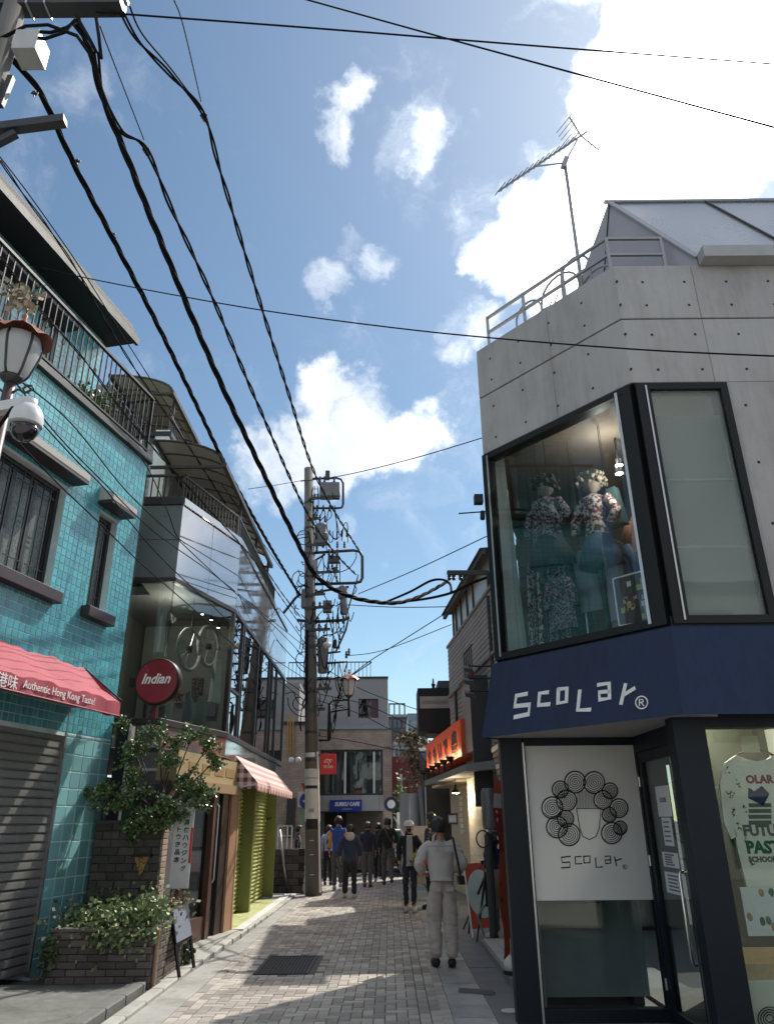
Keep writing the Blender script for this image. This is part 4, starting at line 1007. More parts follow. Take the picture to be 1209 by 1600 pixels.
# windows
def t_window(u0, u1, cells, name):
    f = ring(MB(), u0+.004, u1-.004, wz0+.004, wz1-.004, .055, .10, .18).build('window', m_chr, teal, T)
    n = cells; w = (u1-u0-.11)/n
    for i in range(n):
        a = u0+.055+i*w
        MB().box(a+.03, a+w-.03, .145, .155, wz0+.09, wz1-.09).build('pane', m_frost, f, T)
        ring(MB(), a+.002, a+w-.002, wz0+.06, wz1-.06, .032, .125, .165).build('sash', m_chr, f, T)
        g_ = MB()
        for q in (.3, .7): g_.box(a+.03+(w-.06)*q-.006, a+.03+(w-.06)*q+.006, .085, .098, wz0+.06, wz1-.06)
        for q in (.16, .86): g_.box(a+.03, a+w-.03, .085, .098, wz0+(wz1-wz0)*q-.006, wz0+(wz1-wz0)*q+.006)
        for k in range(3): g_.box(a+w*.40, a+w*.62, .080, .086, wz0+.62+k*.07, wz0+.632+k*.07)
        g_.build('window_bars', m_chr, f, T)
    return f
f1 = t_window(w1l, w1r, 3, 'a'); f2 = t_window(w2l, w2r, 1, 'b')
for (a, b_) in ((w1l-.06, w1r+.12), (w2l-.1, w2r+.10)):
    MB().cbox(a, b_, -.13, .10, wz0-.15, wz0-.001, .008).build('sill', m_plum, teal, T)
    hd = MB(); hz = wz1+.14
    hd.add([(a, 0, hz), (b_, 0, hz), (b_, -.24, hz), (a, -.24, hz), (a, 0, hz+.22), (b_, 0, hz+.22), (b_, -.24, hz+.09), (a, -.24, hz+.09)], [(0, 1, 2, 3), (4, 7, 6, 5), (3, 2, 6, 7), (0, 3, 7, 4), (2, 1, 5, 6), (1, 0, 4, 5)])
    hd.build('hood', m_hood, teal, T)
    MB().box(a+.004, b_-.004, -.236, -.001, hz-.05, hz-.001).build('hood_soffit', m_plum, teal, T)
# balcony ledge, railing
led = MB().cbox(-LT, .03, -.07, 1.3, zl-.001, zl+.11, .01).build('balcony_ledge', m_chr, teal, T)
zr0, zr1 = zl+.22, zl+1.22
rr = MB(); rr.box(-LT, -.03, .02, .05, zr0, zr0+.03); rr.box(-LT, -.03, .01, .06, zr1-.03, zr1+.01); rail = rr.build('balcony_rail', m_black, teal, T)
u = -.05; k = 0
while u > -LT:
    MB().box(u-.008, u+.008, .027, .043, zl+.11 if k % 9 == 0 else zr0+.03, zr1-.03).build('baluster', m_black, rail, T)
    if k % 3 == 1:
        kb = MB(); zc = zr0+.5
        for s_ in (0, 1, 2, 3):
            t = s_*math.pi/2; kb.tube([(u+.0, .035, zc-.07), (u+.028*math.cos(t), .035+.028*math.sin(t), zc-.02), (u+.028*math.cos(t), .035+.028*math.sin(t), zc+.02), (u, .035, zc+.07)], .005, 5)
        kb.build('basket_knot', m_black, rail, T)
    u -= .125; k += 1
MB().box(-.055, -.02, .02, .06, zl+.11, zr1+.02).build('rail_post', m_black, rail, T)
MB().box(-.05, -.03, .06, 1.1, zr1-.03, zr1).build('return_rail', m_black, rail, T)
for q in range(1, 8): MB().box(-.046, -.034, .06+q*.125, .072+q*.125, zr0, zr1-.03).build('baluster', m_black, rail, T)
# upper, set-back storey
DU = 1.12; zu0, zu1 = zl+.112, 9.62
U2 = Fr(T.w(0, DU, 0).x, T.w(0, DU, 0).y, 12)
MB().box(-LT, -.12, .008, 3.5, zu0, zu1).build('upper_wall', m_grout, teal, U2)
rest = MB(); z = zu0
uwin = ((-1.75, -1.30), (-3.75, -2.35))
while z < zu1-.02:
    u = -.12
    while u > -LT+.05:
        if not any(u-pt < b_ and u > a and z < 9.0 and z+pt > zu0 for a, b_ in uwin): rest.cbox(u-pt+.005, u-.005, .003, .012, z+.005, min(z+pt, zu1)-.005, .002)
        u -= pt
    z += pt
tag(rest.build('tile_field', m_teal, teal, U2), kind='stuff')
for a, b_ in uwin:
    f = ring(MB(), a, b_, zu0+.05, 9.0, .06, -.01, .1).build('balcony_door', m_chr, teal, U2)
    n = 1 if b_-a < 1 else 3
    for i in range(n):
        w = (b_-a-.12)/n; MB().box(a+.06+i*w+.02, a+.06+(i+1)*w-.02, .02, .03, zu0+.11, 8.94).build('pane', m_frost, f, U2)
        g_ = MB(); [g_.box(a+.06+i*w+w*q-.006, a+.06+i*w+w*q+.006, -.03, -.018, zu0+.1, 8.94) for q in (.05, .35, .65, .95)]
        g_.build('window_bars', m_chr, f, U2)
    hd = MB(); hz = 9.13; a2_, b2 = a-.16, b_+.16
    hd.add([(a2_, 0, hz), (b2, 0, hz), (b2, -.30, hz), (a2_, -.30, hz), (a2_, 0, hz+.18), (b2, 0, hz+.18), (b2, -.30, hz+.10), (a2_, -.30, hz+.10)], [(0, 1, 2, 3), (4, 7, 6, 5), (3, 2, 6, 7), (0, 3, 7, 4), (2, 1, 5, 6), (1, 0, 4, 5)])
    hd.build('hood', m_hood, teal, U2)
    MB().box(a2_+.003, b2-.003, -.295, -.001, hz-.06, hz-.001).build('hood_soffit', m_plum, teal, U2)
# eaves and mansard roof with shingles
m_eave = mat('dark_eave', (.022, .020, .022), .6); m_shg = mat('roof_shingle', (.15, .145, .135), .9, var=.35, scale=30, bump=.6, bscale=40, pieces=.15)
ue = T.P(212, 533, .6)[0]
rf = MB().box(-LT, ue, .60, 2.2, 9.62, 9.70).build('eave', m_eave, teal, T)
MB().box(-LT, ue+.02, .54, .60, 9.58, 9.72).build('eave_gutter', m_eave, rf, T)
for i in range(3):
    z0 = 9.70+i*.085; d0 = .56+i*.035
    MB().hexa([(-LT, d0, z0), (ue-.01-i*.02, d0, z0), (ue-.01-i*.02, d0+.22, z0), (-LT, d0+.22, z0), (-LT, d0+.03, z0+.10), (ue-.03-i*.02, d0+.03, z0+.10), (ue-.03-i*.02, d0+.25, z0+.10), (-LT, d0+.25, z0+.10)]).build('shingle_course', m_shg, rf, T)
MB().box(-LT, ue-.2, .95, 4, 9.7, 9.93).build('roof_core', m_eave, rf, T)
# potted greens on the balcony
m_leafy = mat('leaf_yellowgreen', (.12, .17, .035), .5, var=.4, scale=20, pieces=.3)
def leaf(b, c, r, nrm=None):
    a = Vector((random.gauss(0, 1), random.gauss(0, 1), random.gauss(0, 1))).normalized(); s_ = a.orthogonal().normalized(); t = a.cross(s_); 
    l, w = r, r*.45
    n0 = len(b.v); b.v += [tuple(c), tuple(c+s_*l*.5+t*w), tuple(c+s_*l), tuple(c+s_*l*.5-t*w)]; b.f.append((n0, n0+1, n0+2, n0+3))
for (pu, hh) in ((-1.05, .45), (-1.45, .3)):
    p_ = T.w(pu, .30, zl+.11)
    t_ = thing('potted_plant', 'yellowish leafy pot plant behind the balcony rail, ' + ('taller one' if hh > .4 else 'smaller one'), 'plant', p_)
    MB().lathe([(.0, 0), (.09, 0), (.13, .2), (.0, .2)], 12, p_).build('pot', mat('terracotta', (.25, .11, .06), .8), t_)
    b = MB()
    for i in range(260): leaf(b, p_+Vector((random.gauss(0, .11), random.gauss(0, .11), .2+random.uniform(0, hh))), .06)
    b.build('foliage', m_leafy, t_)
# red awning over the shutter
m_red = mat('red_canvas', S(166, 72, 86), .75, var=.1, scale=3, bump=.25, bscale=14, grime=.25)
aw = fthing('red_awning', 'faded red canvas awning with white lettering above the grey shutter', 'awning', T, -2, 0, zaw-.5)
PR = .62; ua = -.16+.05; ur = T.P(188, 1100, -PR)[0]
zf1, zf0 = T.P(188, 1097, -PR)[1], T.P(188, 1120, -PR)[1]
b = MB(); nseg = 60
def awp(u, d, z): return (u, d, z + .014*math.sin(u*7.0)+.009*math.sin(u*19+d*6)-(.022*math.sin(max(0, -d)/PR*math.pi)*(.6+.4*math.sin(u*5))))
top = [(-LT+(ur+LT)*i/nseg) for i in range(nseg+1)]
vs_ = [awp(u, -.0, zaw) for u in top]+[awp(u, -PR*.55, zaw+(zf1-zaw)*.55-.015) for u in top]+[awp(u, -PR, zf1) for u in top]
n = nseg+1
fs = [(i+r*n, i+1+r*n, i+1+(r+1)*n, i+(r+1)*n) for r in range(2) for i in range(nseg)]
b.add(vs_, [f[::-1] for f in fs]); b.build('canopy', m_red, aw, T, True)
b = MB(); vs_ = [awp(u, -PR, zf1) for u in top]+[(x, y-.012*math.sin(x*11)-.006*math.sin(x*27), z-.008*abs(math.sin(x*4.3))) for x, y, z in [awp(u, -PR+.0, zf0) for u in top]]
b.add(vs_, [(i+n, i+1+n, i+1, i) for i in range(nseg)]); b.build('valance', m_red, aw, T, True)
MB().add([awp(ur, 0, zaw), awp(ur, -PR, zf1), awp(ur, -PR, zf0), (ur, 0, zaw-.35)], [(0, 1, 2, 3)]).build('awning_end', m_red, aw, T)
MB().tube([T.w(ur+.01, 0, zaw), T.w(ur+.01, -PR-.01, zf1+.01)], .012, 6).build('awning_arm', m_black, aw)
MB().tube([T.w(-LT, -PR-.004, zf0), T.w(ur, -PR-.004, zf0)], .012, 6).build('front_bar', mat('red_bar', S(120, 40, 52), .6), aw)
ut0 = T.P(34, 1073, -PR)[0]; ut1 = T.P(146, 1100, -PR)[0]; zt_ = zf0+(zf1-zf0)*.48
letter('Authentic Hong Kong Taste!', (ut0+ut1)/2, zt_, -PR-.014, m_white, aw, T, width=ut1-ut0, height=.115)
letter('正宗港味', ut0-.72, zt_-.075, -PR-.014, m_white, aw, T, height=.15, center=False)

# ================================================================== GLASS FRONTED SHOP BUILDING
kb = 1.06
KF = Fr(-3.98*kb, 10.83*kb, 90); MF = Fr(-3.27*kb, 10.83*kb, 17); NF = Fr(-2.70*kb, 12.70*kb, 0)
LK, LM, LN = .71*kb, (Vector((-2.70, 12.70))-Vector((-3.27, 10.83))).length*kb, 6.7*kb
def zk(z): return 1.65+(z-1.65)*kb
m_pan = mat('gloss_grey_panel', (.46, .46, .475), .07, metal=.75, var=.04, scale=2)
m_pan2 = mat('slate_grey_panel', (.15, .175, .17), .3, var=.08, coat=.3)
m_gtile = mat('small_grey_tile', (.34, .34, .35), .45, var=.1, pieces=.12)
m_gy = mat('grey_render', (.22, .215, .22), .7, var=.1)
g_b2 = glass('tinted_shopfront_glass', (.50, .58, .55), 1.6); g_b3 = glass('street_glass', (.40, .50, .50), 2.2)
b2 = thing('glass_fronted_building', 'two storey shop building with big dark glazing, glossy grey panels and terrace railing', 'building', (-4.5, 14, 0))
zg0, zg1, zp1 = zk(3.05), zk(5.15), zk(6.50)
# floor slabs, core and roof
outl = [(x*kb, y*kb) for x, y in [(-3.9, 10.86), (-3.29, 10.86), (-2.73, 12.71), (-2.73, 19.4), (-7.5, 19.4), (-7.5, 11.9), (-3.98, 11.9)]]
MB().slab(outl, zg0-.28, zg0-.06).build('floor_slab', m_gy, b2)
MB().slab(outl, zg1+.05, zg1+.2).build('ceiling_slab', m_gy, b2)
MB().slab(outl, zp1-.2, zp1-.03).build('roof_slab', m_gy, b2)
m_in = mat('shop_interior', (.22, .21, .20), .9)
MB().box(-7.6, -7.5, 12.6, 20.4, 0, zp1-.2).build('rear_wall', m_in, b2); MB().box(-7.4, -3.0, 20.4, 20.5, zg0, zg1).build('end_wall', m_in, b2)
MB().box(-5.1, -5.05, 12.7, 20.3, zg0-.05, zg1+.05).build('inner_wall', m_in, b2)
# panels above the glass
for fr, L, n, m_ in ((KF, LK, 1, m_pan2), (MF, LM, 2, m_pan), (NF, LN, 4, m_pan)):
    for i in range(n):
        for za, zb_ in ((zg1+.01, zg1+.66), (zg1+.67, zp1-.14)):
            if m_ is m_pan and i == 0 and fr is MF: pass
            MB().cbox(L*i/n+.004, L*(i+1)/n-.004, .0, .05, za, zb_, .004).build('cladding_panel', m_, b2, fr)
    MB().box(0, L, .02, .06, zg1-.02, zp1-.1).build('panel_backing', m_seam, b2, fr)
    MB().cbox(-.0, L+.0, -.03, .12, zp1-.135, zp1, .006).build('parapet_cap', m_chr if fr is KF else m_pan, b2, fr)
    MB().cbox(0, L, -.015, .08, zg1-.07, zg1+.008, .006).build('head_frame', m_chr, b2, fr)
    MB().cbox(0, L, -.02, .10, zg0-.10, zg0, .006).build('sill_frame', m_chr, b2, fr)
    MB().cbox(0, L, .0, .10, zg0-.42, zg0-.101, .006).build('fascia_panel', m_pan, b2, fr)
MB().box(.0, LK-.005, .02, .03, zg0, zg1-.07).build('pane', g_b2, b2, KF)
MB().box(.01, LM-.05, .02, .03, zg0, zg1-.07).build('pane', g_b2, b2, MF)
MB().box(LM-.05, LM-.005, -.01, .08, zg0, zg1-.07).build('mullion', m_chr, b2, MF)
us_ = [q*kb for q in (0.0, .82, .98, 2.6, 4.15, 4.55, 5.3, 6.7)]
for i in range(len(us_)-1):
    a, c_ = us_[i], us_[i+1]
    MB().box(a+.03, c_-.03, .02, .03, zg0, zg1-.07).build('pane', g_b3, b2, NF)
    MB().box(c_-.03, c_+.03 if i < 6 else c_, -.012, .08, zg0, zg1-.07).build('mullion', m_chr, b2, NF)
MB().box(.03, .82, -.008, .06, zg0+.75, zg0+.80).build('transom', m_chr, b2, NF)
MB().box(-.0, .03, -.012, .08, zg0, zg1-.07).build('mullion', m_chr, b2, NF)
# terrace railing
m_brz = mat('bronze_rail', (.075, .065, .055), .45, metal=.5, var=.15)
tr_ = part_root('terrace_railing', b2)
for fr, L, off in ((KF, LK, .05), (MF, LM, .05), (NF, 4.6*kb, .05)):
    MB().box(.0, L-.02, off, off+.04, zp1+.43, zp1+.47).build('top_rail', m_brz, tr_, fr); MB().box(.0, L-.02, off+.005, off+.035, zp1+.02, zp1+.05).build('bottom_rail', m_brz, tr_, fr)
    n = int(L/.115)
    for i in range(n):
        u = .04+i*.115; MB().box(u-.009, u+.009, off+.01, off+.03, zp1+.051, zp1+.43).build('baluster', m_brz, tr_, fr)
    MB().box(L-.06, L-.025, off, off+.04, zp1-.02, zp1+.47).build('rail_post', m_brz, tr_, fr)
# curved canopy over the terrace
m_poly = mat('cream_polycarbonate', (.48, .45, .36), .35, var=.08)
def canopy(name, own, x_in, x_out, z_in, z_e, y0, y1, nrib, post, drop):
    t_ = part_root(name, own)
    def arc(y, k): 
        s_ = k/8.0; return Vector((x_in+(x_out-x_in)*math.sin(s_*math.pi/2), y, z_e+(z_in-z_e)*math.cos(s_*math.pi/2)))
    for i in range(nrib):
        y = y0+(y1-y0)*i/(nrib-1); MB().tube([arc(y, k) for k in range(9)], .024, 6).build('rib', m_brz, t_)
        if i < nrib-1:
            ya, yb = y+.025, y+(y1-y0)/(nrib-1)-.025; b = MB()
            b.add([arc(ya, k)+Vector((0, 0, .012)) for k in range(9)]+[arc(yb, k)+Vector((0, 0, .012)) for k in range(9)], [(k, k+1, k+10, k+9) for k in range(8)]); b.build('roof_sheet', m_poly, t_, None, True)
    MB().bar((x_out, y0-.05, z_e-.02), (x_out, y1+.05, z_e-.02), .07, .09).build('eave_beam', m_brz, t_)
    MB().bar((x_in, y0, z_in), (x_in, y1, z_in), .05, .08).build('wall_plate', m_brz, t_)
    for y in post: MB().bar((x_out-.05, y, drop), (x_out-.05, y, z_e), .05).build('post', m_brz, t_)
    for y in (y0, y1): MB().bar((x_in, y, z_e-.04), (x_out, y, z_e-.04), .05).build('tie_beam', m_brz, t_)
    return t_
canopy('terrace_canopy', b2, -4.0*kb, -2.74*kb, zk(7.75), zk(7.27), 11.2*kb, 16.5*kb, 12, (12.9*kb, 14.7*kb, 16.3*kb), zp1)
# upper storey with small grey tiles, its railing and canopy
BX = -4.05*kb; UY = 12.10*kb; zu2 = zk(8.30)
up = thing('upper_tiled_storey', 'set back storey faced with small grey tiles above the lower terrace', 'building', (-5.5, 14, zp1-.03))
MB().box(-7.5, BX, UY, 18.5, zp1-.03, zu2).build('wall', m_grout if False else mat('grey_grout', (.11, .11, .11), .9), up)
UF = Fr(-7.5, UY, 90); UN = Fr(BX, UY, 0)
b = MB()
for j in range(13):
    for i in range(27): b.cbox(i*.115+.004, (i+1)*.115-.004, -.008, .004, zp1+.0+j*.135+.004, zp1+(j+1)*.135-.004, .002)
tag(b.build('tile_field', m_gtile, up, UF), kind='stuff')
b = MB()
for j in range(13):
    for i in range(50): b.cbox(i*.115+.004, (i+1)*.115-.004, -.008, .004, zp1+.0+j*.135+.004, zp1+(j+1)*.135-.004, .002)
tag(b.build('tile_field', m_gtile, up, UN), kind='stuff')
MB().box(2.95, 3.215, -.06, .3, zp1+.2, zu2+.14).build('pier', m_white, up, UF)
MB().tube([Vector((BX-.5, UY-.07, zp1)), Vector((BX-.5, UY-.07, zu2-.1))], .035, 8).build('downpipe', m_offw, up)
MB().box(-7.5, BX+.06, UY-.08, 18.5, zu2, zu2+.10).build('parapet_cap', m_chr, up)
r2 = part_root('upper_railing', up)
MB().box(0, 3.2, .03, .06, zu2+.52, zu2+.56).build('top_rail', m_brz, r2, UF); MB().box(0, 6.0, .03, .06, zu2+.52, zu2+.56).build('top_rail', m_brz, r2, UN)
for i in range(27): MB().box(.02+i*.115, .036+i*.115, .035, .05, zu2+.10, zu2+.52).build('baluster', m_brz, r2, UF)
for i in range(52): MB().box(.02+i*.115, .036+i*.115, .035, .05, zu2+.10, zu2+.52).build('baluster', m_brz, r2, UN)
canopy('upper_canopy', up, -5.4*kb, -4.12*kb, zk(9.75), zk(9.35), 12.2*kb, 16.6*kb, 10, (12.5*kb, 14.5*kb, 16.4*kb), zu2+.10)
MB().box(-7.5, -5.75, 13.2, 18, zu2+.09, zk(9.70)).build('penthouse', m_gy, up)

# ---- things behind the dark glazing
m_wht = mat('pale_display', (.5, .5, .48), .6)
def wheel(px, py, rpx, label):
    u, z = MF.P(px, py, .45); c = MF.w(u, .45, z); r = .36
    t_ = thing('wheel_display', label, 'display', c-Vector((0, 0, r)))
    MB().tube([c+MF.u*(r*math.cos(a*math.pi/14))+Vector((0, 0, r*math.sin(a*math.pi/14))) for a in range(29)], .035, 8).build('tyre', m_wht, t_, None, True)
    sp = MB()
    for a in range(10): sp.bar(c, c+MF.u*(r*math.cos(a*math.pi/5))+Vector((0, 0, r*math.sin(a*math.pi/5))), .006)
    sp.build('spokes', m_alu, t_); MB().lathe([(.0, -.05), (.05, -.05), (.05, .05), (.0, .05)], 10, c).build('hub', m_black, t_)
    MB().tube([c+Vector((0, 0, r)), Vector((c.x, c.y, zg1+.05))], .005, 6).build('cord', m_black, t_)
wheel(296, 1015, 24, 'pale wheel hung behind the dark glazing, the one nearer the round red sign'); wheel(326, 1010, 20, 'pale wheel hung behind the dark glazing, the one nearer the street corner')
for px, py in ((298, 940), (330, 969), (341, 981), (316, 960)):
    u, z = MF.P(px, py, .8); p_ = MF.w(u, .8, z); t_ = thing('spot_lamp', 'small lit spot lamp under the ceiling behind the dark glazing', 'lamp', p_, 0, 'spot lamps behind the dark glazing')
    MB().lathe([(.0, 0), (.03, 0), (.026, .06), (.0, .06)], 10, p_).build('lamp_can', m_black, t_); MB().lathe([(.0, -.003), (.026, -.003), (.026, 0), (.0, 0)], 10, p_).build('lamp_glass', m_bulb, t_); MB().tube([p_, Vector((p_.x, p_.y, zg1+.05))], .005, 5).build('rod', m_black, t_)
def garment(fr, px, py0, py1, d, m_, wd, label, cat='garment'):
    u, z1 = fr.P(px, py0, d); _, z0 = fr.P(px, py1, d)
    t_ = thing('hung_garment', label, cat, fr.w(u, d, z0))
    MB().hexa([fr.w(u-wd, d, z0), fr.w(u+wd, d, z0), fr.w(u+wd, d+.08, z0), fr.w(u-wd, d+.08, z0), fr.w(u-wd*.6, d, z1), fr.w(u+wd*.6, d, z1), fr.w(u+wd*.6, d+.06, z1), fr.w(u-wd*.6, d+.06, z1)]).build('cloth', m_, t_)
    MB().tube([fr.w(u, d+.03, z1), fr.w(u, d+.03, zg1+.05)], .004, 5).build('cord', m_black, t_)
garment(MF, 343, 1030, 1100, .35, m_wht, .16, 'long pale garment hanging behind the dark glazing')
garment(NF, 402, 1110, 1150, .5, mat('red_cloth', (.45, .03, .05), .8), .35, 'red garment hanging behind the street glazing')
garment(NF, 372, 1060, 1090, .4, m_wht, .14, 'pale lampshade shaped garment behind the street glazing')
for (px, py0, py1, m_, wd, nm) in ((300, 1082, 1130, m_cl[4], .10, 'grey clad bust standing on the sill behind the dark glazing'), (318, 1090, 1140, mat('bust_green', (.25, .36, .30), .7), .14, 'pale green folded goods standing behind the dark glazing'), (270, 1085, 1125, m_wht, .07, 'white card propped behind the dark glazing')):
    u, z1 = MF.P(px, py0, .25); t_ = one('display_goods', MB().lathe([(wd, zg0-.06), (wd*.8, zg0+(z1-zg0)*.4), (wd, zg0+(z1-zg0)*.7), (wd*.35, z1-.06), (wd*.4, z1), (.0, z1+.03)], 12, MF.w(u, .3, 0)), m_, nm, 'display', None, None, True)

ld = bpy.data.lights.new('shop_lamp', 'POINT'); ld.energy = 12; ld.color = (1, .9, .75); ld.shadow_soft_size = .08; lo = bpy.data.objects.new('shop_lamp', ld); col.objects.link(lo); lo.location = MF.w(1.1, .7, zg1-.35)
MB().box(-5.0, -3.15, 14.9, 15.0, zg0-.05, zg1+.05).build('partition', mat('partition_grey', (.34, .33, .32), .85, var=.15), b2)
for k in range(5): MB().box(-4.8+k*.3, -4.6+k*.3, 14.78, 14.9, zg0+.2+.25*(k % 3), zg0+.9+.3*(k % 2)).build('wall_display', m_cl[k], b2)
# ---- ground floor of the glass fronted building
m_tan = mat('tan_paint', (.40, .31, .17), .6, var=.12, grime=.25); m_brn = mat('brown_wood', (.085, .042, .028), .45, var=.3, scale=14, coat=.2); m_dbr = mat('dark_brown', (.028, .018, .015), .5)
GFr = Fr(-3.05, 11.0, 8)
Lg = 2.66
sf = thing('brown_shopfront', 'brown framed glass shopfront under a tan fascia', 'shopfront', GFr.w(1.3, .2, 0), GFr.rz)
def gq(px, py, d=0): return GFr.P(px, py, d)
MB().box(.0, Lg+.1, -.05, .25, 2.22, 2.63).build('fascia', m_tan, sf, GFr)
MB().box(-.02, Lg+.06, -.12, .0, 2.10, 2.24).build('lintel', mat('tan_trim', (.33, .22, .12), .6), sf, GFr)
for k, (a, b_) in enumerate(((.42, .75), (.95, 1.3), (1.5, 1.9), (2.0, 2.4))): MB().box(a, b_, -.056, -.05, 2.36, 2.5).build('fascia_relief', mat('ochre_relief', (.30, .20, .08), .6), sf, GFr)
u_a = gq(276, 1440)[0]; u_b = gq(318, 1440)[0]; u_c = gq(331, 1440)[0]; u_d = gq(344, 1440)[0]
MB().box(u_a+.04, u_b, .06, .07, .38, 2.1).build('pane', glass('dark_door_glass', (.30, .34, .34), 1.1), sf, GFr)
MB().box(u_a, u_b, .0, .12, .05, .36).build('bottom_panel', m_brn, sf, GFr)
MB().box(u_a, u_a+.05, .0, .12, .36, 2.1).build('stile', m_brn, sf, GFr)
MB().box(u_b, u_b+.14, -.03, .12, .05, 2.1).build('stile', m_brn, sf, GFr)
dr = MB().box(u_b+.15, u_c+.05, .03, .1, .05, 2.1).build('door', m_dbr, sf, GFr)
MB().box(u_b+.22, u_c-.02, .02, .03, .4, 1.95).build('pane', glass('dark_door_glass', (.30, .34, .34), 1.1), dr, GFr)
MB().tube([GFr.w(u_b+.16, -.02, .8), GFr.w(u_b+.16, -.05, .85), GFr.w(u_b+.16, -.05, 1.9), GFr.w(u_b+.16, -.02, 1.95)], .014, 8).build('handle', m_alu, dr)
MB().box(u_c+.06, u_d, -.02, .2, .05, 2.1).build('jamb', m_dbr, sf, GFr)
MB().box(u_d, Lg+.06, -.06, .3, .0, 2.1).build('corner_pillar', mat('terracotta_pillar', (.36, .20, .12), .6, var=.12), sf, GFr)
MB().box(Lg+.06, Lg+.12, -.07, .3, .0, 2.22).build('pillar_trim', m_tan, sf, GFr)
MB().box(0, Lg, 1.2, 1.25, 0, 2.3).build('back_wall', m_in, sf, GFr)
MB().box(.0, u_a, .05, .3, 0, 2.1).build('side_panel', m_pan, sf, GFr)
MB().box(-.02, Lg+.12, -.20, .4, .0, .05).build('threshold', m_slabp, sf, GFr)
# lime shutter bays
m_lime = mat('lime_shutter', (.38, .43, .13), .55, var=.2, grime=.6, gscale=.5); m_ltile = mat('lime_floor_tile', (.50, .52, .26), .5, var=.08, pieces=.12); m_olive = mat('olive_pillar', (.18, .205, .06), .55, var=.2, grime=.5)
ls = thing('lime_shutter_shop', 'shop bay with lime green roller shutters between olive pillars', 'shopfront', (-3.0, 16.5, 0))
for (y0, y1) in ((13.72, 16.2), (16.36, 19.3)):
    g0 = MB().box(-3.06, -3.02, y0, y1, .06, 2.75).build('shutter_box', m_lime, ls)
    z = .08
    while z < 2.65:
        MB().add([(-3.015, y0, z), (-3.015, y1, z), (-2.98, y1, z+.03), (-2.98, y0, z+.03), (-3.015, y0, z+.068), (-3.015, y1, z+.068)], [(0, 1, 2, 3), (3, 2, 5, 4)]).build('shutter_slat', m_lime, g0)
        z += .075
for y in (16.2, 19.3):
    MB().box(-3.2, -2.76, y, y+.16, .06, 2.75).build('pillar', m_olive, ls)
MB().box(-3.25, -2.73, 13.70, 19.46, 2.56, 2.66).build('head_beam', m_olive, ls)
stp = MB().box(-3.2, -2.56, 13.7, 20.0, -.02, .045).build('step', m_slabp, ls)
for i in range(6):
    for j in range(60): MB().box(-3.19+i*.105, -3.09+i*.105, 13.72+j*.105, 13.82+j*.105, .0451, .052).build('floor_tile', m_ltile, stp) if j < 48 else None
MB().box(-2.555, -2.40, 13.72, 20.1, .0, .06).build('step_edge', mat('white_step_edge', (.62, .62, .60), .7, grime=.3), ls)
sm = MB(); ctr = Vector((-2.95, 19.297, 1.80)); sm.tube([ctr+Vector((.10*math.cos(a), 0, .06*math.sin(a))) for a in [math.pi*(1.1+.08*k) for k in range(11)]], .014, 6); sm.build('painted_curve', m_black, ls)
# gingham awning
def chk(name, a, b, n):
    m = bpy.data.materials.new(name); m.use_nodes = True; N, L = m.node_tree.nodes, m.node_tree.links; p = N['Principled BSDF']; p.inputs['Roughness'].default_value = .8
    t = N.new('ShaderNodeTexCoord'); sx = N.new('ShaderNodeSeparateXYZ'); L.new(t.outputs['Object'], sx.inputs[0]); fs_ = []
    for ax in n:
        mu = N.new('ShaderNodeMath'); mu.operation = 'MULTIPLY'; mu.inputs[1].default_value = 2.6 if ax == 'Y' else 7.0; L.new(sx.outputs[ax], mu.inputs[0])
        fc = N.new('ShaderNodeMath'); fc.operation = 'FRACT'; L.new(mu.outputs[0], fc.inputs[0]); gt = N.new('ShaderNodeMath'); gt.operation = 'GREATER_THAN'; gt.inputs[1].default_value = .5; L.new(fc.outputs[0], gt.inputs[0]); fs_.append(gt.outputs[0])
    if len(fs_) == 2:
        ad = N.new('ShaderNodeMath'); ad.operation = 'ADD'; L.new(fs_[0], ad.inputs[0]); L.new(fs_[1], ad.inputs[1]); hf = N.new('ShaderNodeMath'); hf.operation = 'MULTIPLY'; hf.inputs[1].default_value = .5; L.new(ad.outputs[0], hf.inputs[0]); fac = hf.outputs[0]
    else: fac = fs_[0]
    mx = N.new('ShaderNodeMix'); mx.data_type = 'RGBA'; L.new(fac, mx.inputs[0]); mx.inputs[6].default_value = (*a, 1); mx.inputs[7].default_value = (*b, 1); L.new(mx.outputs[2], p.inputs['Base Color'])
    MATS[name] = m; return m
m_str = chk('striped_canvas', (.68, .60, .56), (.42, .13, .12), 'YZ'); m_chk = chk('gingham_canvas', (.62, .55, .52), (.16, .03, .035), 'XZ')
ga = thing('gingham_awning', 'red and white checked scalloped awning above the lime shutters', 'awning', (-2.6, 16.0, 2.1))
ya, yb, zA, zB, xo, xi = 13.55, 18.5, 2.76, 2.30, -2.28, -2.705
MB().add([(xi, ya, zA), (xo, ya, zB), (xo, yb, zB), (xi, yb, zA)], [(0, 1, 2, 3)]).build('canopy', m_str, ga)
MB().add([(xi, ya, zA), (xi, ya, zB-.1), (xo, ya, zB-.1), (xo, ya, zB)], [(0, 1, 2, 3)]).build('awning_end', m_chk, ga)
b = MB(); nsc = 22
for i in range(nsc):
    y0, y1 = ya+(yb-ya)*i/nsc, ya+(yb-ya)*(i+1)/nsc; pts = [(xo-.001, y0, zB), (xo-.001, y0, zB-.09)]+[(xo-.001, y0+(y1-y0)*k/4, zB-.09-.05*math.sin(math.pi*k/4)) for k in (1, 2, 3)]+[(xo-.001, y1, zB-.09), (xo-.001, y1, zB)]
    b.add(pts, [tuple(range(7))])
b.build('scalloped_valance', m_str, ga)
MB().tube([(xi, ya, zB-.1), (xo, ya, zB-.02)], .012, 6).build('awning_arm', m_alu, ga)

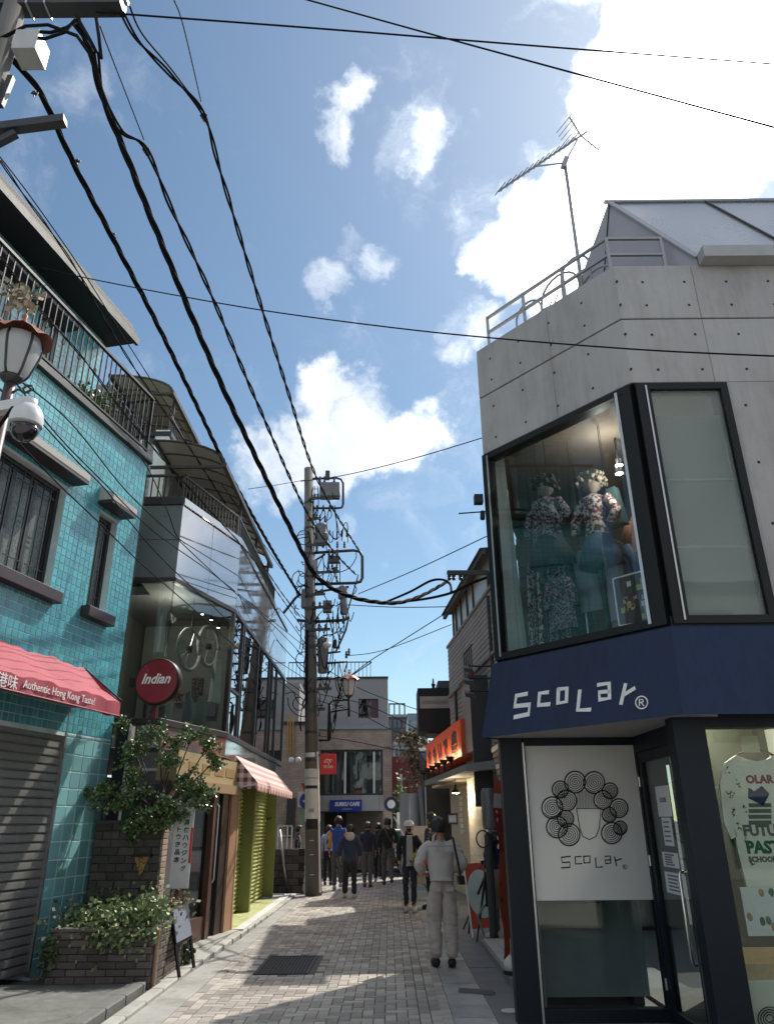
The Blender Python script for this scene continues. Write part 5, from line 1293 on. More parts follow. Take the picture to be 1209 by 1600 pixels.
# ---- round red sign
sg = dep(248, 1066, 10.55); F_s = Fr(sg.x, sg.y, 96)
rs = thing('round_sign', 'round dark red sign with white script lettering on a black rim', 'sign', sg-Vector((0, 0, .32)))
R_ = .315
MB().lathe([(.0, -.10), (R_, -.10), (R_+.012, -.06), (R_+.012, .06), (R_, .075), (.0, .075)], 48, (0, 0, sg.z), 'y').build('sign_drum', m_black, rs, F_s, 'auto')
MB().lathe([(.0, .0756), (R_-.012, .0756), (R_-.016, .082), (.0, .084)], 48, (0, 0, sg.z), 'y').build('sign_face', mat('deep_red_gloss', S(122, 20, 30), .25, var=.08, coat=.3), rs, F_s, 'auto')
letter('Indian', -.005, sg.z+.035, -.0865, m_white, rs, F_s, width=.42, height=.145, shear=.35, bold=.004)
MB().box(-.42, -.15, -.04, .02, -.06, .06).build('bracket', m_black, rs, Fr(sg.x, sg.y, 96, sg.z))
# ---- planter, rear stone wall
m_stone = mat('dark_stone', (.085, .078, .068), .9, var=.35, scale=8, bump=.6, bscale=40, pieces=.28, grime=.4); m_joint2 = mat('stone_joint', (.045, .043, .04), .95)
m_brick = mat('pale_brick', (.28, .22, .17), .85, var=.25, scale=12, bump=.4, pieces=.25, hue=.02)
xw0, xw1, yw = -3.90, -3.0, 10.62
pw_ = thing('stone_garden_wall', 'dark stone garden wall with a small gold plaque beside the tiled house', 'wall', ((xw0+xw1)/2, yw+.1, 0))
WFx = Fr(xw0, yw, 90)
MB().box(0, xw1-xw0, .008, .24, 0, 1.66).build('wall_core', m_joint2, pw_, WFx)
z = .0; row = 0
while z < 1.6:
    hh = .098; u = -.11 if row % 2 else 0.0
    while u < xw1-xw0-.01:
        a, c_ = max(u, 0), min(u+.22, xw1-xw0); 
        if c_-a > .04: MB().cbox(a+.005, c_-.005, -.012+random.uniform(-.004, .004), .02, z+.005, z+hh-.003, .006).build('stone', m_stone, pw_, WFx)
        u += .22
    z += hh; row += 1
MB().box(-.01, xw1-xw0+.01, -.03, .26, 1.66, 1.70).build('coping', m_stone, pw_, WFx)
# its brick end facing the street
EFx = Fr(xw1+.002, yw-.01, 0)
z = .0; row = 0
while z < 1.64:
    MB().cbox(.003, .245, -.012, .02, z+.004, z+.066, .004).build('brick', m_brick, pw_, EFx); z += .07
u, zc = WFx.P(222, 1352); pq = MB(); pq.prism([(u-.10, zc+.10), (u, zc-.14), (u+.10, zc+.10)], -.05, -.015)
pl1 = pq.build('plaque', mat('old_gold', (.36, .22, .09), .45, metal=.3, var=.4, scale=30), pw_, WFx)
for k in range(9): MB().ball((u+random.uniform(-.06, .06)*(1-.08*k), -.055, zc+.08-.022*k), .026, .02, .022, 7, 5, .25).build('relief_knob', MATS['old_gold'], pl1, WFx, True)
MB().box(u-.13, u+.13, -.09, -.012, zc+.10, zc+.13).build('plaque_shelf', m_black, pw_, WFx)
# brick planter in front
px0, px1, py0_, py1_ = -3.72, -2.60, 9.22, 10.58
plr = thing('brick_planter', 'low dark brick planter with ivy beside the sidewalk', 'planter', ((px0+px1)/2, (py0_+py1_)/2, 0))
hP = .56
ring_ = MB(); ring_.box(px0, px1, py0_+.01, py0_+.12, 0, hP); ring_.box(px0, px1, py1_-.1, py1_, 0, hP); ring_.box(px0, px0+.1, py0_+.12, py1_-.1, 0, hP); ring_.box(px1-.1, px1-.01, py0_+.12, py1_-.1, 0, hP)
ring_.build('planter_core', m_joint2, plr)
MB().box(px0+.1, px1-.1, py0_+.12, py1_-.1, .1, hP-.06).build('soil', mat('soil', (.035, .026, .02), .95, bump=.6), plr)
m_dbrick = mat('planter_brick', (.115, .095, .088), .85, var=.3, scale=10, bump=.5, pieces=.3, hue=.02, grime=.4)
for (fr, L) in ((Fr(px0, py0_, 90), px1-px0), (Fr(px1, py0_, 0), py1_-py0_)):
    z = 0; row = 0
    while z < hP-.02:
        u = -.11*(row % 2)
        while u < L-.01:
            a, c_ = max(u, 0), min(u+.215, L)
            if c_-a > .03: MB().cbox(a+.004, c_-.004, -.006+random.uniform(-.003, .003), .02, z+.004, z+.066, .005).build('brick', m_dbrick, plr, fr)
            u += .215
        z += .07; row += 1
    MB().cbox(-.005, L+.005, -.01, .13, hP-.0, hP+.04, .008).build('coping', m_dbrick, plr, fr)
MB().tube([(px1+.03, py0_+.08, 0), (px1+.03, py0_+.08, hP+.02)], .025, 8).build('drain_pipe', mat('rusty_pipe', (.32, .21, .14), .8, var=.3), plr)
# ivy
m_ivy = mat('ivy_leaf', (.075, .115, .045), .42, var=.4, scale=14, pieces=.45, hue=.02); m_ivy2 = mat('ivy_variegated', (.19, .245, .11), .45, var=.5, scale=14, pieces=.55, hue=.03)
def shrub(name, label, boxes, m_, n, r, cat='plant', base=None):
    lo = base; t_ = thing(name, label, cat, lo)
    b = MB()
    for i in range(n):
        c_, s_ = random.choice(boxes); leaf(b, Vector(c_)+Vector((random.gauss(0, s_[0]), random.gauss(0, s_[1]), random.gauss(0, s_[2]))), r*random.uniform(.6, 1.3))
    b.build('foliage', m_, t_)
    st = MB()
    for i in range(10):
        c_, s_ = random.choice(boxes); st.tube([Vector(base)+Vector((random.uniform(-.1, .1), 0, 0)), Vector(c_)*.5+Vector(base)*.5+Vector((0, 0, .05)), Vector(c_)], .006, 5)
    st.build('stem', m_brn, t_); return t_
shrub('ivy', 'dark ivy trailing along the back of the brick planter', [((-3.55, 10.3, .66), (.16, .12, .09)), ((-3.2, 10.25, .7), (.16, .12, .08)), ((-3.66, 9.45, .5), (.07, .1, .12)), ((-3.70, 9.25, .35), (.05, .06, .10))], m_ivy, 1800, .05, base=(-3.4, 10.2, hP-.06))
shrub('variegated_ivy', 'pale variegated ivy spilling over the front of the brick planter', [((-3.25, 9.45, .66), (.20, .10, .07)), ((-2.95, 9.4, .66), (.16, .10, .08)), ((-2.72, 9.45, .72), (.10, .10, .11)), ((-2.95, 9.2, .52), (.22, .04, .08)), ((-3.1, 9.7, .7), (.3, .15, .08))], m_ivy2, 2300, .055, base=(-3.0, 9.6, hP-.06))
shrub('weed_tuft', 'small green weed tuft growing at the foot of the brick end wall', [((-2.62, 10.72, .14), (.06, .05, .06))], m_ivy, 130, .07, base=(-2.62, 10.72, .02))
# ---- small tree over the wall
m_bark = mat('bark', (.075, .058, .045), .9, var=.3, scale=20, bump=.6, bscale=50); m_leaf = mat('glossy_leaf', (.11, .17, .055), .24, var=.4, scale=10, pieces=.5, hue=.03, coat=.4)
tb = Vector((-3.15, 10.98, 0))
tree = thing('small_tree', 'small glossy evergreen tree leaning over the stone garden wall', 'tree', tb)
limbs = [[tb, tb+Vector((.02, -.05, .8)), tb+Vector((-.02, -.1, 1.75))]]
tips = [(150, 1243, 10.35, .13), (185, 1258, 10.4, .15), (215, 1240, 10.5, .16), (195, 1135, 10.9, .12), (215, 1165, 10.8, .16), (200, 1185, 10.7, .12), (250, 1150, 10.8, .18), (275, 1160, 10.8, .17), (262, 1190, 10.7, .14), (300, 1150, 10.9, .15), (325, 1165, 10.9, .13), (335, 1190, 10.9, .10),
        (240, 1265, 10.45, .17), (265, 1258, 10.5, .14), (225, 1290, 10.5, .14), (255, 1285, 10.5, .12), (300, 1240, 10.7, .15), (318, 1235, 10.7, .12), (290, 1215, 10.7, .12), (310, 1255, 10.6, .10), (205, 1212, 10.6, .11), (168, 1235, 10.45, .10), (280, 1275, 10.5, .10), (205, 1300, 10.5, .09)]
fork = limbs[0][-1]
lm = MB(); lm.tube(limbs[0], [.05, .042, .035], 8)
crown = MB()
for i, (px, py, Y, s_) in enumerate(tips):
    q = dep(px, py, Y); mid = fork.lerp(q, .5)+Vector((random.uniform(-.06, .06), 0, -.04)); lm.tube([fork+Vector((random.uniform(-.02, .02), 0, -.1*random.random())), mid, q], [.022, .014, .005], 6)
    for tw in range(9):                                  # twigs fan out of each limb tip, leaves sit along them
        dv = Vector((random.gauss(0, 1), random.gauss(0, .8), random.gauss(.1, .7))).normalized()*s_*random.uniform(.7, 1.75); lm.tube([q.lerp(mid, random.uniform(0, .25)), q+dv], [.005, .002], 4)
        for k in range(46):
            f_ = random.random()**.6; c0 = q+dv*f_; leaf(crown, c0+Vector((random.gauss(0, .028), random.gauss(0, .028), random.gauss(0, .026))), random.uniform(.026, .052))
lm.build('trunk', m_bark, tree, None, True); crown.build('crown', m_leaf, tree)
# ---- signs round the tree
m_dks = mat('dark_sign_face', (.03, .035, .05), .4)
s_ = thing('hanging_board', 'dark navy sign board with pale lettering behind the small tree', 'sign', dep(235, 1240, 11.0))
a, c_ = dep(188, 1252, 11.0), dep(266, 1226, 11.0); HB = Fr(a.x, a.y, 90)
MB().box(0, c_.x-a.x, 0, .05, a.z, c_.z).build('board', m_dks, s_, HB); letter('古着 アンド 雑貨', (c_.x-a.x)*.6, c_.z-.1, -.004, m_paper, s_, HB, width=.42)
letter('open daily', (c_.x-a.x)*.5, a.z+.07, -.004, m_paper, s_, HB, width=.36) if False else None
MB().box(-.02, 0, .0, .04, a.z-.2, c_.z+.03).build('edge_bar', m_white, s_, HB); MB().box(.0, .03, .01, .05, 0, a.z).build('board_leg', m_alu, s_, HB); MB().box(.56, .59, .01, .05, 0, a.z).build('board_leg', m_alu, s_, HB)
a, c_ = dep(190, 1290, 10.9), dep(212, 1254, 10.9); one('green_screen', MB().box(a.x, c_.x, 10.88, 10.92, 0, c_.z), mat('signal_green', (.02, .13, .06), .5), 'plain green screen standing behind the stone garden wall', 'screen')
a, c_ = dep(166, 1285, 10.95), dep(178, 1030, 10.95)
dp = thing('side_pillar', 'dark navy pillar in the gap between the tiled house and the glazing', 'pillar', (-3.72, 10.8, 0))
MB().box(-3.86, -3.70, 10.84, 11.0, 0, 2.95).build('pillar_shaft', m_dark, dp); MB().box(-3.70, -3.66, 10.85, 11.0, 0, 2.95).build('pillar_trim', m_alu, dp)
MB().box(-3.66, -3.10, 11.3, 11.4, 1.9, 2.62).build('pillar_board', m_gy, dp); MB().box(-3.66, -3.08, 11.28, 11.42, 2.36, 2.40).build('pillar_rail', m_white, dp)
# white vertical sign
vsg = Fr(-2.93, 10.60, 78)
vs0, vs1 = vsg.P(262, 1390)[1], vsg.P(290, 1262)[1]
u0 = vsg.P(262, 1385)[0]; u1 = vsg.P(294, 1388)[0]
wsg = fthing('vertical_sign', 'white upright sign box with black vertical Japanese lettering', 'sign', vsg, (u0+u1)/2, .05, 0)
MB().cbox(u0, u1, 0, .09, vs0, vs1, .012).build('sign_box', mat('sign_white', (.55, .56, .55), .45, var=.06, grime=.15), wsg, vsg)
MB().box(u1-.03, u1+.002, -.0035, -.0005, vs1-.68, vs1-.25).build('red_stripe', mat('stripe_red', S(190, 40, 44), .5), wsg, vsg)
def vtext(s, u, ztop, h, fr, d, m_, parent):
    for i, ch in enumerate(s): letter(ch, u, ztop-(i+.5)*h*1.12, d, m_, parent, fr, height=h*.82 if ch not in '一ー' else None, size=h, bold=.002)
vtext('南原宿ハウジング', u0+(u1-u0)*.66, vs1-.05, .082, vsg, -.004, m_ink, wsg)
vtext('サトウ洋品店', u0+(u1-u0)*.30, vs1-.13, .082, vsg, -.004, m_ink, wsg)
MB().tube([vsg.w(u0+.05, .045, 0), vsg.w(u0+.05, .045, vs0)], .018, 8).build('sign_leg', m_brn, wsg); MB().tube([vsg.w(u1-.05, .045, 0), vsg.w(u1-.05, .045, vs0)], .018, 8).build('sign_leg', m_brn, wsg)
# easel with board and dried flowers
f1_, f2_, f3_ = gnd(280, 1528, .03), gnd(303, 1513, .03), gnd(267, 1513, .03)
tp1, tp2 = dep(267, 1418, f1_.y+.18), dep(291, 1408, f2_.y+.18)
es = thing('easel', 'black easel holding a small notice board on the sidewalk', 'easel', (f1_+f2_)/2)
bk = (f1_+f2_)/2+Vector((-.25, .35, 0)); bk.z = .03
MB().bar(f1_, tp1, .03).build('leg', m_black, es); MB().bar(f2_, tp2, .03).build('leg', m_black, es); MB().bar(bk, (tp1+tp2)/2, .022).build('leg', m_black, es); MB().bar(f1_.lerp(tp1, .45), f2_.lerp(tp2, .45), .025).build('crossbar', m_black, es); MB().bar(tp1, tp2, .03).build('crossbar', m_black, es)
q1, q2, q3, q4 = f1_.lerp(tp1, .48), f2_.lerp(tp2, .48), f2_.lerp(tp2, .97), f1_.lerp(tp1, .97)
off = Vector((.025, -.02, 0)); bd = MB(); bd.add([q1+off, q2+off, q3+off, q4+off]+[v+off*.4 for v in (q1, q2, q3, q4)], [(0, 1, 2, 3), (7, 6, 5, 4), (0, 4, 5, 1), (1, 5, 6, 2), (2, 6, 7, 3), (3, 7, 4, 0)])
one('notice_board', bd, mat('chalk_board', (.16, .18, .24), .6, var=.3, scale=30), 'small blue grey notice board resting on the black easel', 'board')
fl = thing('dried_flowers', 'bunch of dried pale flowers tied to the top of the easel', 'flowers', (tp1+tp2)/2-Vector((0, 0, .1)))
b = MB()
for i in range(420): c0 = tp1.lerp(tp2, random.uniform(-.2, 1.15)); leaf(b, c0+Vector((random.gauss(0, .03), random.gauss(0, .04), random.gauss(.0, .05)-(.12*random.random() if random.random() < .4 else 0))), .035)
tag(b.build('petals', mat('dried_petal', (.34, .27, .17), .8, var=.4, scale=30, pieces=.5), fl), kind='stuff')
b = MB()
for i in range(8): b.tube([tp1.lerp(tp2, i/8), tp1.lerp(tp2, i/8)+Vector((random.uniform(-.1, .1), -.03, .06))], .004, 4)
b.build('twigs', m_brn, fl)
# ================================================================== RIGHT SIDE OF THE LANE
BR = Fr(1.58, 19.49, 175.2)                      # u = 0 at the far end of the upper wall, grows towards the corner shop
m_sid = mat('grey_brown_siding', (.30, .275, .27), .75, var=.14, scale=5, bump=.3, bscale=40, pieces=.10, grime=.3)
m_sid2 = mat('siding_groove', (.05, .046, .045), .9)
m_ptile = mat('pillar_tile', (.58, .56, .52), .5, var=.08, pieces=.08)
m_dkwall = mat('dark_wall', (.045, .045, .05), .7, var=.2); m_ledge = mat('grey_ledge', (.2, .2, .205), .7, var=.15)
br = fthing('clad_building', 'tall grey brown clad building with an orange fascia sign and roof lean-to', 'building', BR, 3, 2, 0)
LB = 5.6; ztop = 5.90
MB().box(0, LB, .012, 5, 2.86, ztop).build('wall_core', m_sid2, br, BR)
z = 2.87
while z < ztop-.02:
    MB().add([(0, -.002, z), (LB, -.002, z), (LB, .008, z+.103), (0, .008, z+.103), (0, .02, z), (LB, .02, z)], [(0, 1, 2, 3), (4, 5, 1, 0)]).build('siding_board', m_sid, br, BR)
    z += .108
MB().box(-.03, LB, -.03, .1, ztop, ztop+.06).build('parapet_cap', m_ledge, br, BR)
MB().box(0, LB, -.05, -.004, 4.60, 4.66).build('wall_ledge', m_ledge, br, BR)
MB().tube([BR.w(1.1, -.03, 2.9), BR.w(1.1, -.03, 4.6)], .03, 8).build('downpipe', m_dkwall, br)
MB().tube([BR.w(5.3, -.03, 2.9), BR.w(5.3, -.03, 5.8)], .03, 8).build('downpipe', m_dkwall, br)
# lower storey
LL = -4.6
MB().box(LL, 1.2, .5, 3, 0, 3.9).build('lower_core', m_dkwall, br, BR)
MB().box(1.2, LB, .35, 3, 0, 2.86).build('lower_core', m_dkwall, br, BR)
pa, pb_ = BR.P(731, 1250)[0], BR.P(755, 1250)[0]
pil = MB().box(pa, pb_, .004, .36, 0, 2.90).build('pillar', m_ptile, br, BR)
z = .02
while z < 2.86:
    for k in range(5): MB().cbox(pa+(pb_-pa)*k/5+.004, pa+(pb_-pa)*(k+1)/5-.004, -.008, .006, z+.004, z+.136, .003).build('pillar_tile', m_ptile, pil, BR)
    z += .14
# entrance with cream interior
ea, eb = BR.P(688, 1290)[0], BR.P(727, 1290)[0]
m_cream = mat('cream_plaster', (.50, .42, .30), .8, var=.06)
MB().box(ea, eb, .30, .345, 0, 2.55).build('entrance_wall', m_cream, br, BR)
MB().box(ea, eb, -.2, .34, 2.5, 2.56).build('entrance_ceiling', m_cream, br, BR)
mf = ring(MB(), *(lambda a, b: (a[0], b[0], b[1], a[1]))(BR.P(700, 1272, .28), BR.P(714, 1288, .28)), .04, .27, .299).build('menu_frame', m_brn, br, BR)
MB().box(*(lambda a, b: (a[0]+.02, b[0]-.02, .285, .298, b[1]+.02, a[1]-.02))(BR.P(700, 1272, .28), BR.P(714, 1288, .28))).build('menu_sheet', m_paper, mf, BR)
u, z = BR.P(722, 1310, .28)
for k in range(7): MB().box(u-.16, u+.1, .27, .299, z+.1+k*.13, z+.2+k*.13).build('notice', m_paper if k % 2 else m_offw, br, BR)
MB().tube([BR.w(BR.P(676, 1260)[0], -.1, 0), BR.w(BR.P(676, 1260)[0], -.1, 2.6)], .12, 14).build('white_column', mat('column_white', (.40, .41, .42), .6), br, None, True)
lp = dep(712, 1239, 17.2)
t_ = thing('pendant_lamp', 'lit pendant lamp hanging in the cream entrance under the orange sign', 'lamp', lp)
MB().lathe([(.10, 0), (.09, .03), (.03, .09), (.02, .16), (.0, .16)], 14, lp).build('lamp_shade', m_black, t_, None, True); MB().lathe([(.0, -.02), (.06, -.015), (.085, .005), (.0, .02)], 12, lp).build('lamp_glass', mat('warm_glow', (1, .9, .7), .4, emit=(1, .82, .5, 5)), t_); MB().tube([lp+Vector((0, 0, .15)), lp+Vector((0, 0, .36))], .008, 6).build('rod', m_black, t_)
ld = bpy.data.lights.new('entrance_lamp', 'POINT'); ld.energy = 18; ld.color = (1, .8, .5); ld.shadow_soft_size = .05; lo = bpy.data.objects.new('entrance_lamp', ld); col.objects.link(lo); lo.location = lp-Vector((0, 0, .12))
# canopy ledge
DS = -.45
ca, cb_ = BR.P(664, 1232, -.62)[0], BR.P(727, 1197, -.62)[0]
MB().hexa([(ca, -.62, 2.50), (cb_, -.62, 2.50), (cb_, .3, 2.56), (ca, .3, 2.56), (ca, -.62, 2.62), (cb_, -.62, 2.62), (cb_, .3, 2.74), (ca, .3, 2.74)]).build('canopy_ledge', m_ledge, br, BR)
# orange fascia sign
sa, sb = BR.P(666, 1185, DS)[0], BR.P(720, 1150, DS)[0]
zs0, zs1 = BR.P(720, 1183, DS)[1], BR.P(720, 1122, DS)[1]
osn = fthing('orange_sign', 'long orange fascia sign with black brushed Japanese characters', 'sign', BR, (sa+sb)/2, DS, zs0)
MB().cbox(sa, sb, DS, DS+.36, zs0, zs1, .01).build('sign_box', mat('orange_paint', S(214, 82, 38), .5, var=.06, grime=.1), osn, BR)
for i, ch in enumerate('おもいで豊'):
    f_ = [.12, .30, .46, .62, .84][i]; letter(ch, sa+(sb-sa)*f_, (zs0+zs1)/2-.04, DS-.004, m_ink, osn, BR, width=.62 if i < 4 else .8, height=.42 if i < 4 else .5, bold=.012)
for i in range(6):
    u = sa+(sb-sa)*(.06+i*.165); p0 = BR.w(u, DS-.12, 2.70); t_ = fthing('sign_lamp', 'small black cup lamp on the ledge below the orange sign', 'lamp', BR, u, DS-.12, 2.64, 'cup lamps below the orange sign')
    MB().tube([BR.w(u, DS-.12, 2.64), BR.w(u, DS-.12, 2.84)], .018, 6).build('lamp_arm', m_black, t_); MB().lathe([(.05, 2.80), (.07, 2.84), (.10, 2.90), (.09, 2.90), (.0, 2.86)], 12, BR.w(u, DS-.14, 0)).build('lamp_cup', m_black, t_, None, True); MB().lathe([(.0, 2.895), (.085, 2.897), (.0, 2.90)], 12, BR.w(u, DS-.14, 0)).build('lamp_glass', mat('pale_lamp_glass', (.7, .62, .5), .3, emit=(1, .8, .55, .7)), t_)
    ld = bpy.data.lights.new('cup_lamp_light', 'POINT'); ld.energy = 2.5; ld.color = (1, .7, .4); ld.shadow_soft_size = .05; lo = bpy.data.objects.new('cup_lamp_light', ld); col.objects.link(lo); lo.location = BR.w(u, DS-.16, 2.97)
# bay beside the sign (projecting side piece near the corner shop) with roof hatch
ba = BR.P(741, 1100, -.1)[0]
MB().box(ba, ba+.9, -.36, .0, 2.9, 4.28).build('bay', m_sid, br, BR); MB().box(ba-.04, ba+.95, -.40, .02, 4.28, 4.34).build('bay_cap', m_dkwall, br, BR)
MB().box(ba+.9, ba+.94, -.36, .0, 1.9, 4.28).build('bay_side', m_dkwall, br, BR)
for k in range(5): MB().tube([BR.w(ba+.3+k*.2, -.33, 4.34), BR.w(ba+.3+k*.2, -.33, 4.9)], .012, 6).build('bay_rail_bar', m_black, br)
MB().tube([BR.w(ba+.3, -.33, 4.9), BR.w(ba+1.2, -.33, 4.9)], .014, 6).build('bay_rail', m_black, br)
p_ = BR.w(ba+.35, -.2, 4.34); one('red_can', MB().lathe([(.0, 0), (.055, 0), (.055, .2), (.02, .25), (.0, .25)], 12, p_), mat('can_red', S(190, 40, 40), .4), 'small red can standing on the bay cap above the orange sign', 'can', smooth='auto')
# roof lean-to with posts
e0, e1 = BR.P(694, 959, -.12), BR.P(742, 893, -.12)
ln_ = part_root('roof_lean_to', br)
ze = (e0[1]+e1[1])/2
MB().bar(BR.w(e0[0], -.12, ze), BR.w(LB, -.12, ze), .08, .10).build('eave_beam', m_dkwall, ln_)
pu = [BR.P(x, 960, .03)[0] for x in (708, 713, 721, 731, 741)]
for u in pu+[LB-.1]: MB().box(u-.035, u+.035, 0.0, .07, ztop+.061, ze+.02).build('post', m_dkwall, ln_, BR)
allu = pu+[LB-.1]
for i in range(len(allu)-1): MB().box(allu[i]+.036, allu[i+1]-.036, .03, .04, ztop+.061, ze).build('pane', mat('cream_pane', (.40, .37, .30), .3, var=.1), ln_, BR)
MB().hexa([(e0[0], -.2, ze+.05), (LB, -.2, ze+.05), (LB, .8, ze+.16), (e0[0], .8, ze+.16), (e0[0], -.2, ze+.08), (LB, -.2, ze+.08), (LB, .8, ze+.19), (e0[0], .8, ze+.19)]).build('roof_sheet', m_dkwall, ln_, BR)
# bracket with insulators
k0, k1 = dep(699, 895, 14.6), dep(762, 895, 14.2)
cbk = thing('cable_bracket', 'dark steel bracket with insulators above the roof lean-to', 'bracket', k1)
MB().bar(k0, k1, .07, .09).build('bracket_arm', m_dkwall, cbk)
for f_ in (.04, .15, .32, .42): q = k0.lerp(k1, f_); MB().lathe([(.0, -.16), (.03, -.16), (.045, -.12), (.03, -.1), (.045, -.07), (.02, -.04), (.0, 0)], 10, q).build('insulator', mat('brown_glaze', (.05, .035, .03), .3), cbk)
MB().bar(k1, Vector((k1.x, k1.y, ztop)), .06).build('bracket_post', m_dkwall, cbk)

# ---- stalls in the gap between clad building and corner shop
gp_ = thing('dark_gap_shop', 'dark recessed shop between the clad building and the corner shop', 'shopfront', (2.3, 11, 0))
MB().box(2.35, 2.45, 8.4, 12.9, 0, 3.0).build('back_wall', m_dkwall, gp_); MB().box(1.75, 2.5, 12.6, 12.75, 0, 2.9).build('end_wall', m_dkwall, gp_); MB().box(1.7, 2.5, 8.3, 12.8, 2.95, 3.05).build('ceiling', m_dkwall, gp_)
stp = thing('white_tile_step', 'low step of white tiles in front of the dark shop gap', 'step', (1.75, 10.6, 0))
MB().box(1.30, 2.35, 9.3, 12.3, -.03, .07).build('step_base', m_ledge, stp)
m_wt = mat('white_step_tile', (.50, .51, .50), .4, var=.06, pieces=.08)
for i in range(4):
    for j in range(20): MB().box(1.345+i*.15, 1.488+i*.15, 9.32+j*.148, 9.462+j*.148, .0701, .078).build('step_tile', m_wt, stp)
# striped wooden awning end
a0, a1 = dep(760, 1200, 11.3), dep(775, 1195, 10.6)
wa = thing('slatted_awning', 'short awning of pale and tan slats sticking out of the dark shop gap', 'awning', (2.0, 11, 2.3))
for k in range(6):
    f_ = k/6; x0 = 1.62+f_*.10; zz = 2.72-f_*.5
    MB().hexa([(x0, 10.5, zz-.075), (x0+.04, 10.5, zz-.075), (x0+.04, 12.2, zz-.075), (x0, 12.2, zz-.075), (x0, 10.5, zz), (x0+.04, 10.5, zz), (x0+.04, 12.2, zz), (x0, 12.2, zz)]).build('slat', [m_offw, mat('slat_tan', (.42, .25, .16), .7), m_ledge][k % 3], wa)
MB().bar((1.62, 11, 2.72), (2.35, 11, 2.75), .05).build('awning_arm', m_black, wa)
# meter cluster on the pillar side
mc = thing('meter_cluster', 'grey metering cylinder with pipes and cables fixed in the dark shop gap', 'meter', dep(765, 1340, 12.4))
q = dep(764, 1262, 12.4); MB().lathe([(.0, -.30), (.11, -.30), (.12, -.25), (.12, .22), (.09, .28), (.0, .28)], 16, q).build('cylinder', mat('meter_grey', (.14, .14, .145), .4, metal=.3), mc, None, 'auto')
q2 = dep(762, 1300, 12.4); MB().ball(q2, .07, .06, .09, 10, 7).build('meter_glass', m_alu, mc, None, True); MB().ball(q2+Vector((.10, 0, -.05)), .05, .05, .06).build('meter_box', m_dkwall, mc); MB().tube([q2+Vector((-.09+.1*math.cos(t*.45), -.05, -.1+.12*math.sin(t*.45))) for t in range(14)], .012, 6).build('cable_loop', m_black, mc)
MB().tube([Vector((q2.x, q2.y, 0)), q2], .06, 10).build('pipe', m_dkwall, mc); MB().tube([Vector((q2.x-.12, q2.y, .5)), Vector((q2.x-.22, q2.y, .35)), Vector((q2.x-.14, q2.y, .1))], .02, 6).build('hose', m_ledge, mc)
# banner flag
fb0 = gnd(802, 1522, .075); top_ = dep(783, 1212, fb0.y+.05)
bf = thing('banner_flag', 'narrow red and orange banner flag on a pole in a white base', 'flag', fb0)
MB().lathe([(.0, 0), (.115, 0), (.115, .035), (.0, .035)], 16, fb0).build('base_plate', m_black, bf); MB().lathe([(.0, .035), (.095, .035), (.10, .1), (.09, .17), (.06, .22), (.0, .22)], 16, fb0).build('base_weight', m_offw, bf, None, True)
MB().tube([fb0+Vector((0, 0, .2)), top_+Vector((.02, 0, .1))], .012, 8).build('pole', m_offw, bf)
def flagseg(z0, z1, m_, name, w=.46):
    b = MB(); n = 8; L = []; Rr = []
    for i in range(n+1):
        f_ = (z0+(z1-z0)*i/n); p0 = (fb0+Vector((0, 0, .2))).lerp(top_, f_); a = .17+.05*math.sin(f_*9)
        L.append(p0+Vector((-.02, -.01, 0))); Rr.append(p0+Vector((-.15-w*math.sin(a)*.12+.02*math.sin(f_*14), -w, 0)))
    b.add(L+Rr, [(i, i+1, n+2+i, n+1+i) for i in range(n)]); return b.build(name, m_, bf, None, True)
flagseg(.0, .55, mat('flag_orange', S(205, 82, 34), .8), 'cloth_panel'); flagseg(.5505, .80, mat('flag_red', S(165, 34, 34), .8), 'cloth_panel'); flagseg(.8005, .885, m_offw, 'cloth_panel'); flagseg(.8855, .97, MATS['flag_orange'], 'cloth_panel')
b = MB()
for k in range(9):
    f_ = .57+.025*k; p0 = (fb0+Vector((0, 0, .2))).lerp(top_, f_); b.bar(p0+Vector((-.075, -.12, 0)), p0+Vector((-.135, -.34, .02*(-1)**k)), .012, .03)
b.build('lettering', m_offw, bf)
b = MB()
for k in range(8):
    f_ = .18+.045*k; p0 = (fb0+Vector((0, 0, .2))).lerp(top_, f_); b.bar(p0+Vector((-.075, -.12, 0)), p0+Vector((-.14, -.36, .05*(-1)**k)), .012, .035)
b.build('lettering', mat('flag_ink', (.08, .03, .02), .8), bf)
# orange board with white disc, tripod in front
ob = Fr(gnd(745, 1470).x, gnd(745, 1470).y+.25, 62)
oo = fthing('orange_board', 'orange stand-up board with a big pale disc leaning by the dark gap', 'signboard', ob, .35, 0, 0)
u0, u1, zb0, zb1 = ob.P(737, 1420)[0], ob.P(772, 1400)[0], .12, ob.P(745, 1350)[1]
MB().hexa([(u0, 0, zb0), (u1, 0, zb0), (u1, .03, zb0), (u0, .03, zb0), (u0, .16, zb1), (u1, .16, zb1), (u1, .19, zb1), (u0, .19, zb1)]).build('board', mat('board_orange', S(190, 70, 40), .5), oo, ob)
b = MB(); cu_, cz = (u0+u1)/2+.03, (zb0+zb1)/2+.02; b.v = [(cu_+.26*math.cos(t*math.pi/14), .16*(cz+.34*math.sin(t*math.pi/14)-zb0)/(zb1-zb0)-.004, cz+.34*math.sin(t*math.pi/14)) for t in range(28)]; b.f = [tuple(range(28))]
b.build('disc', mat('disc_pale', (.55, .60, .55), .5), oo, ob)
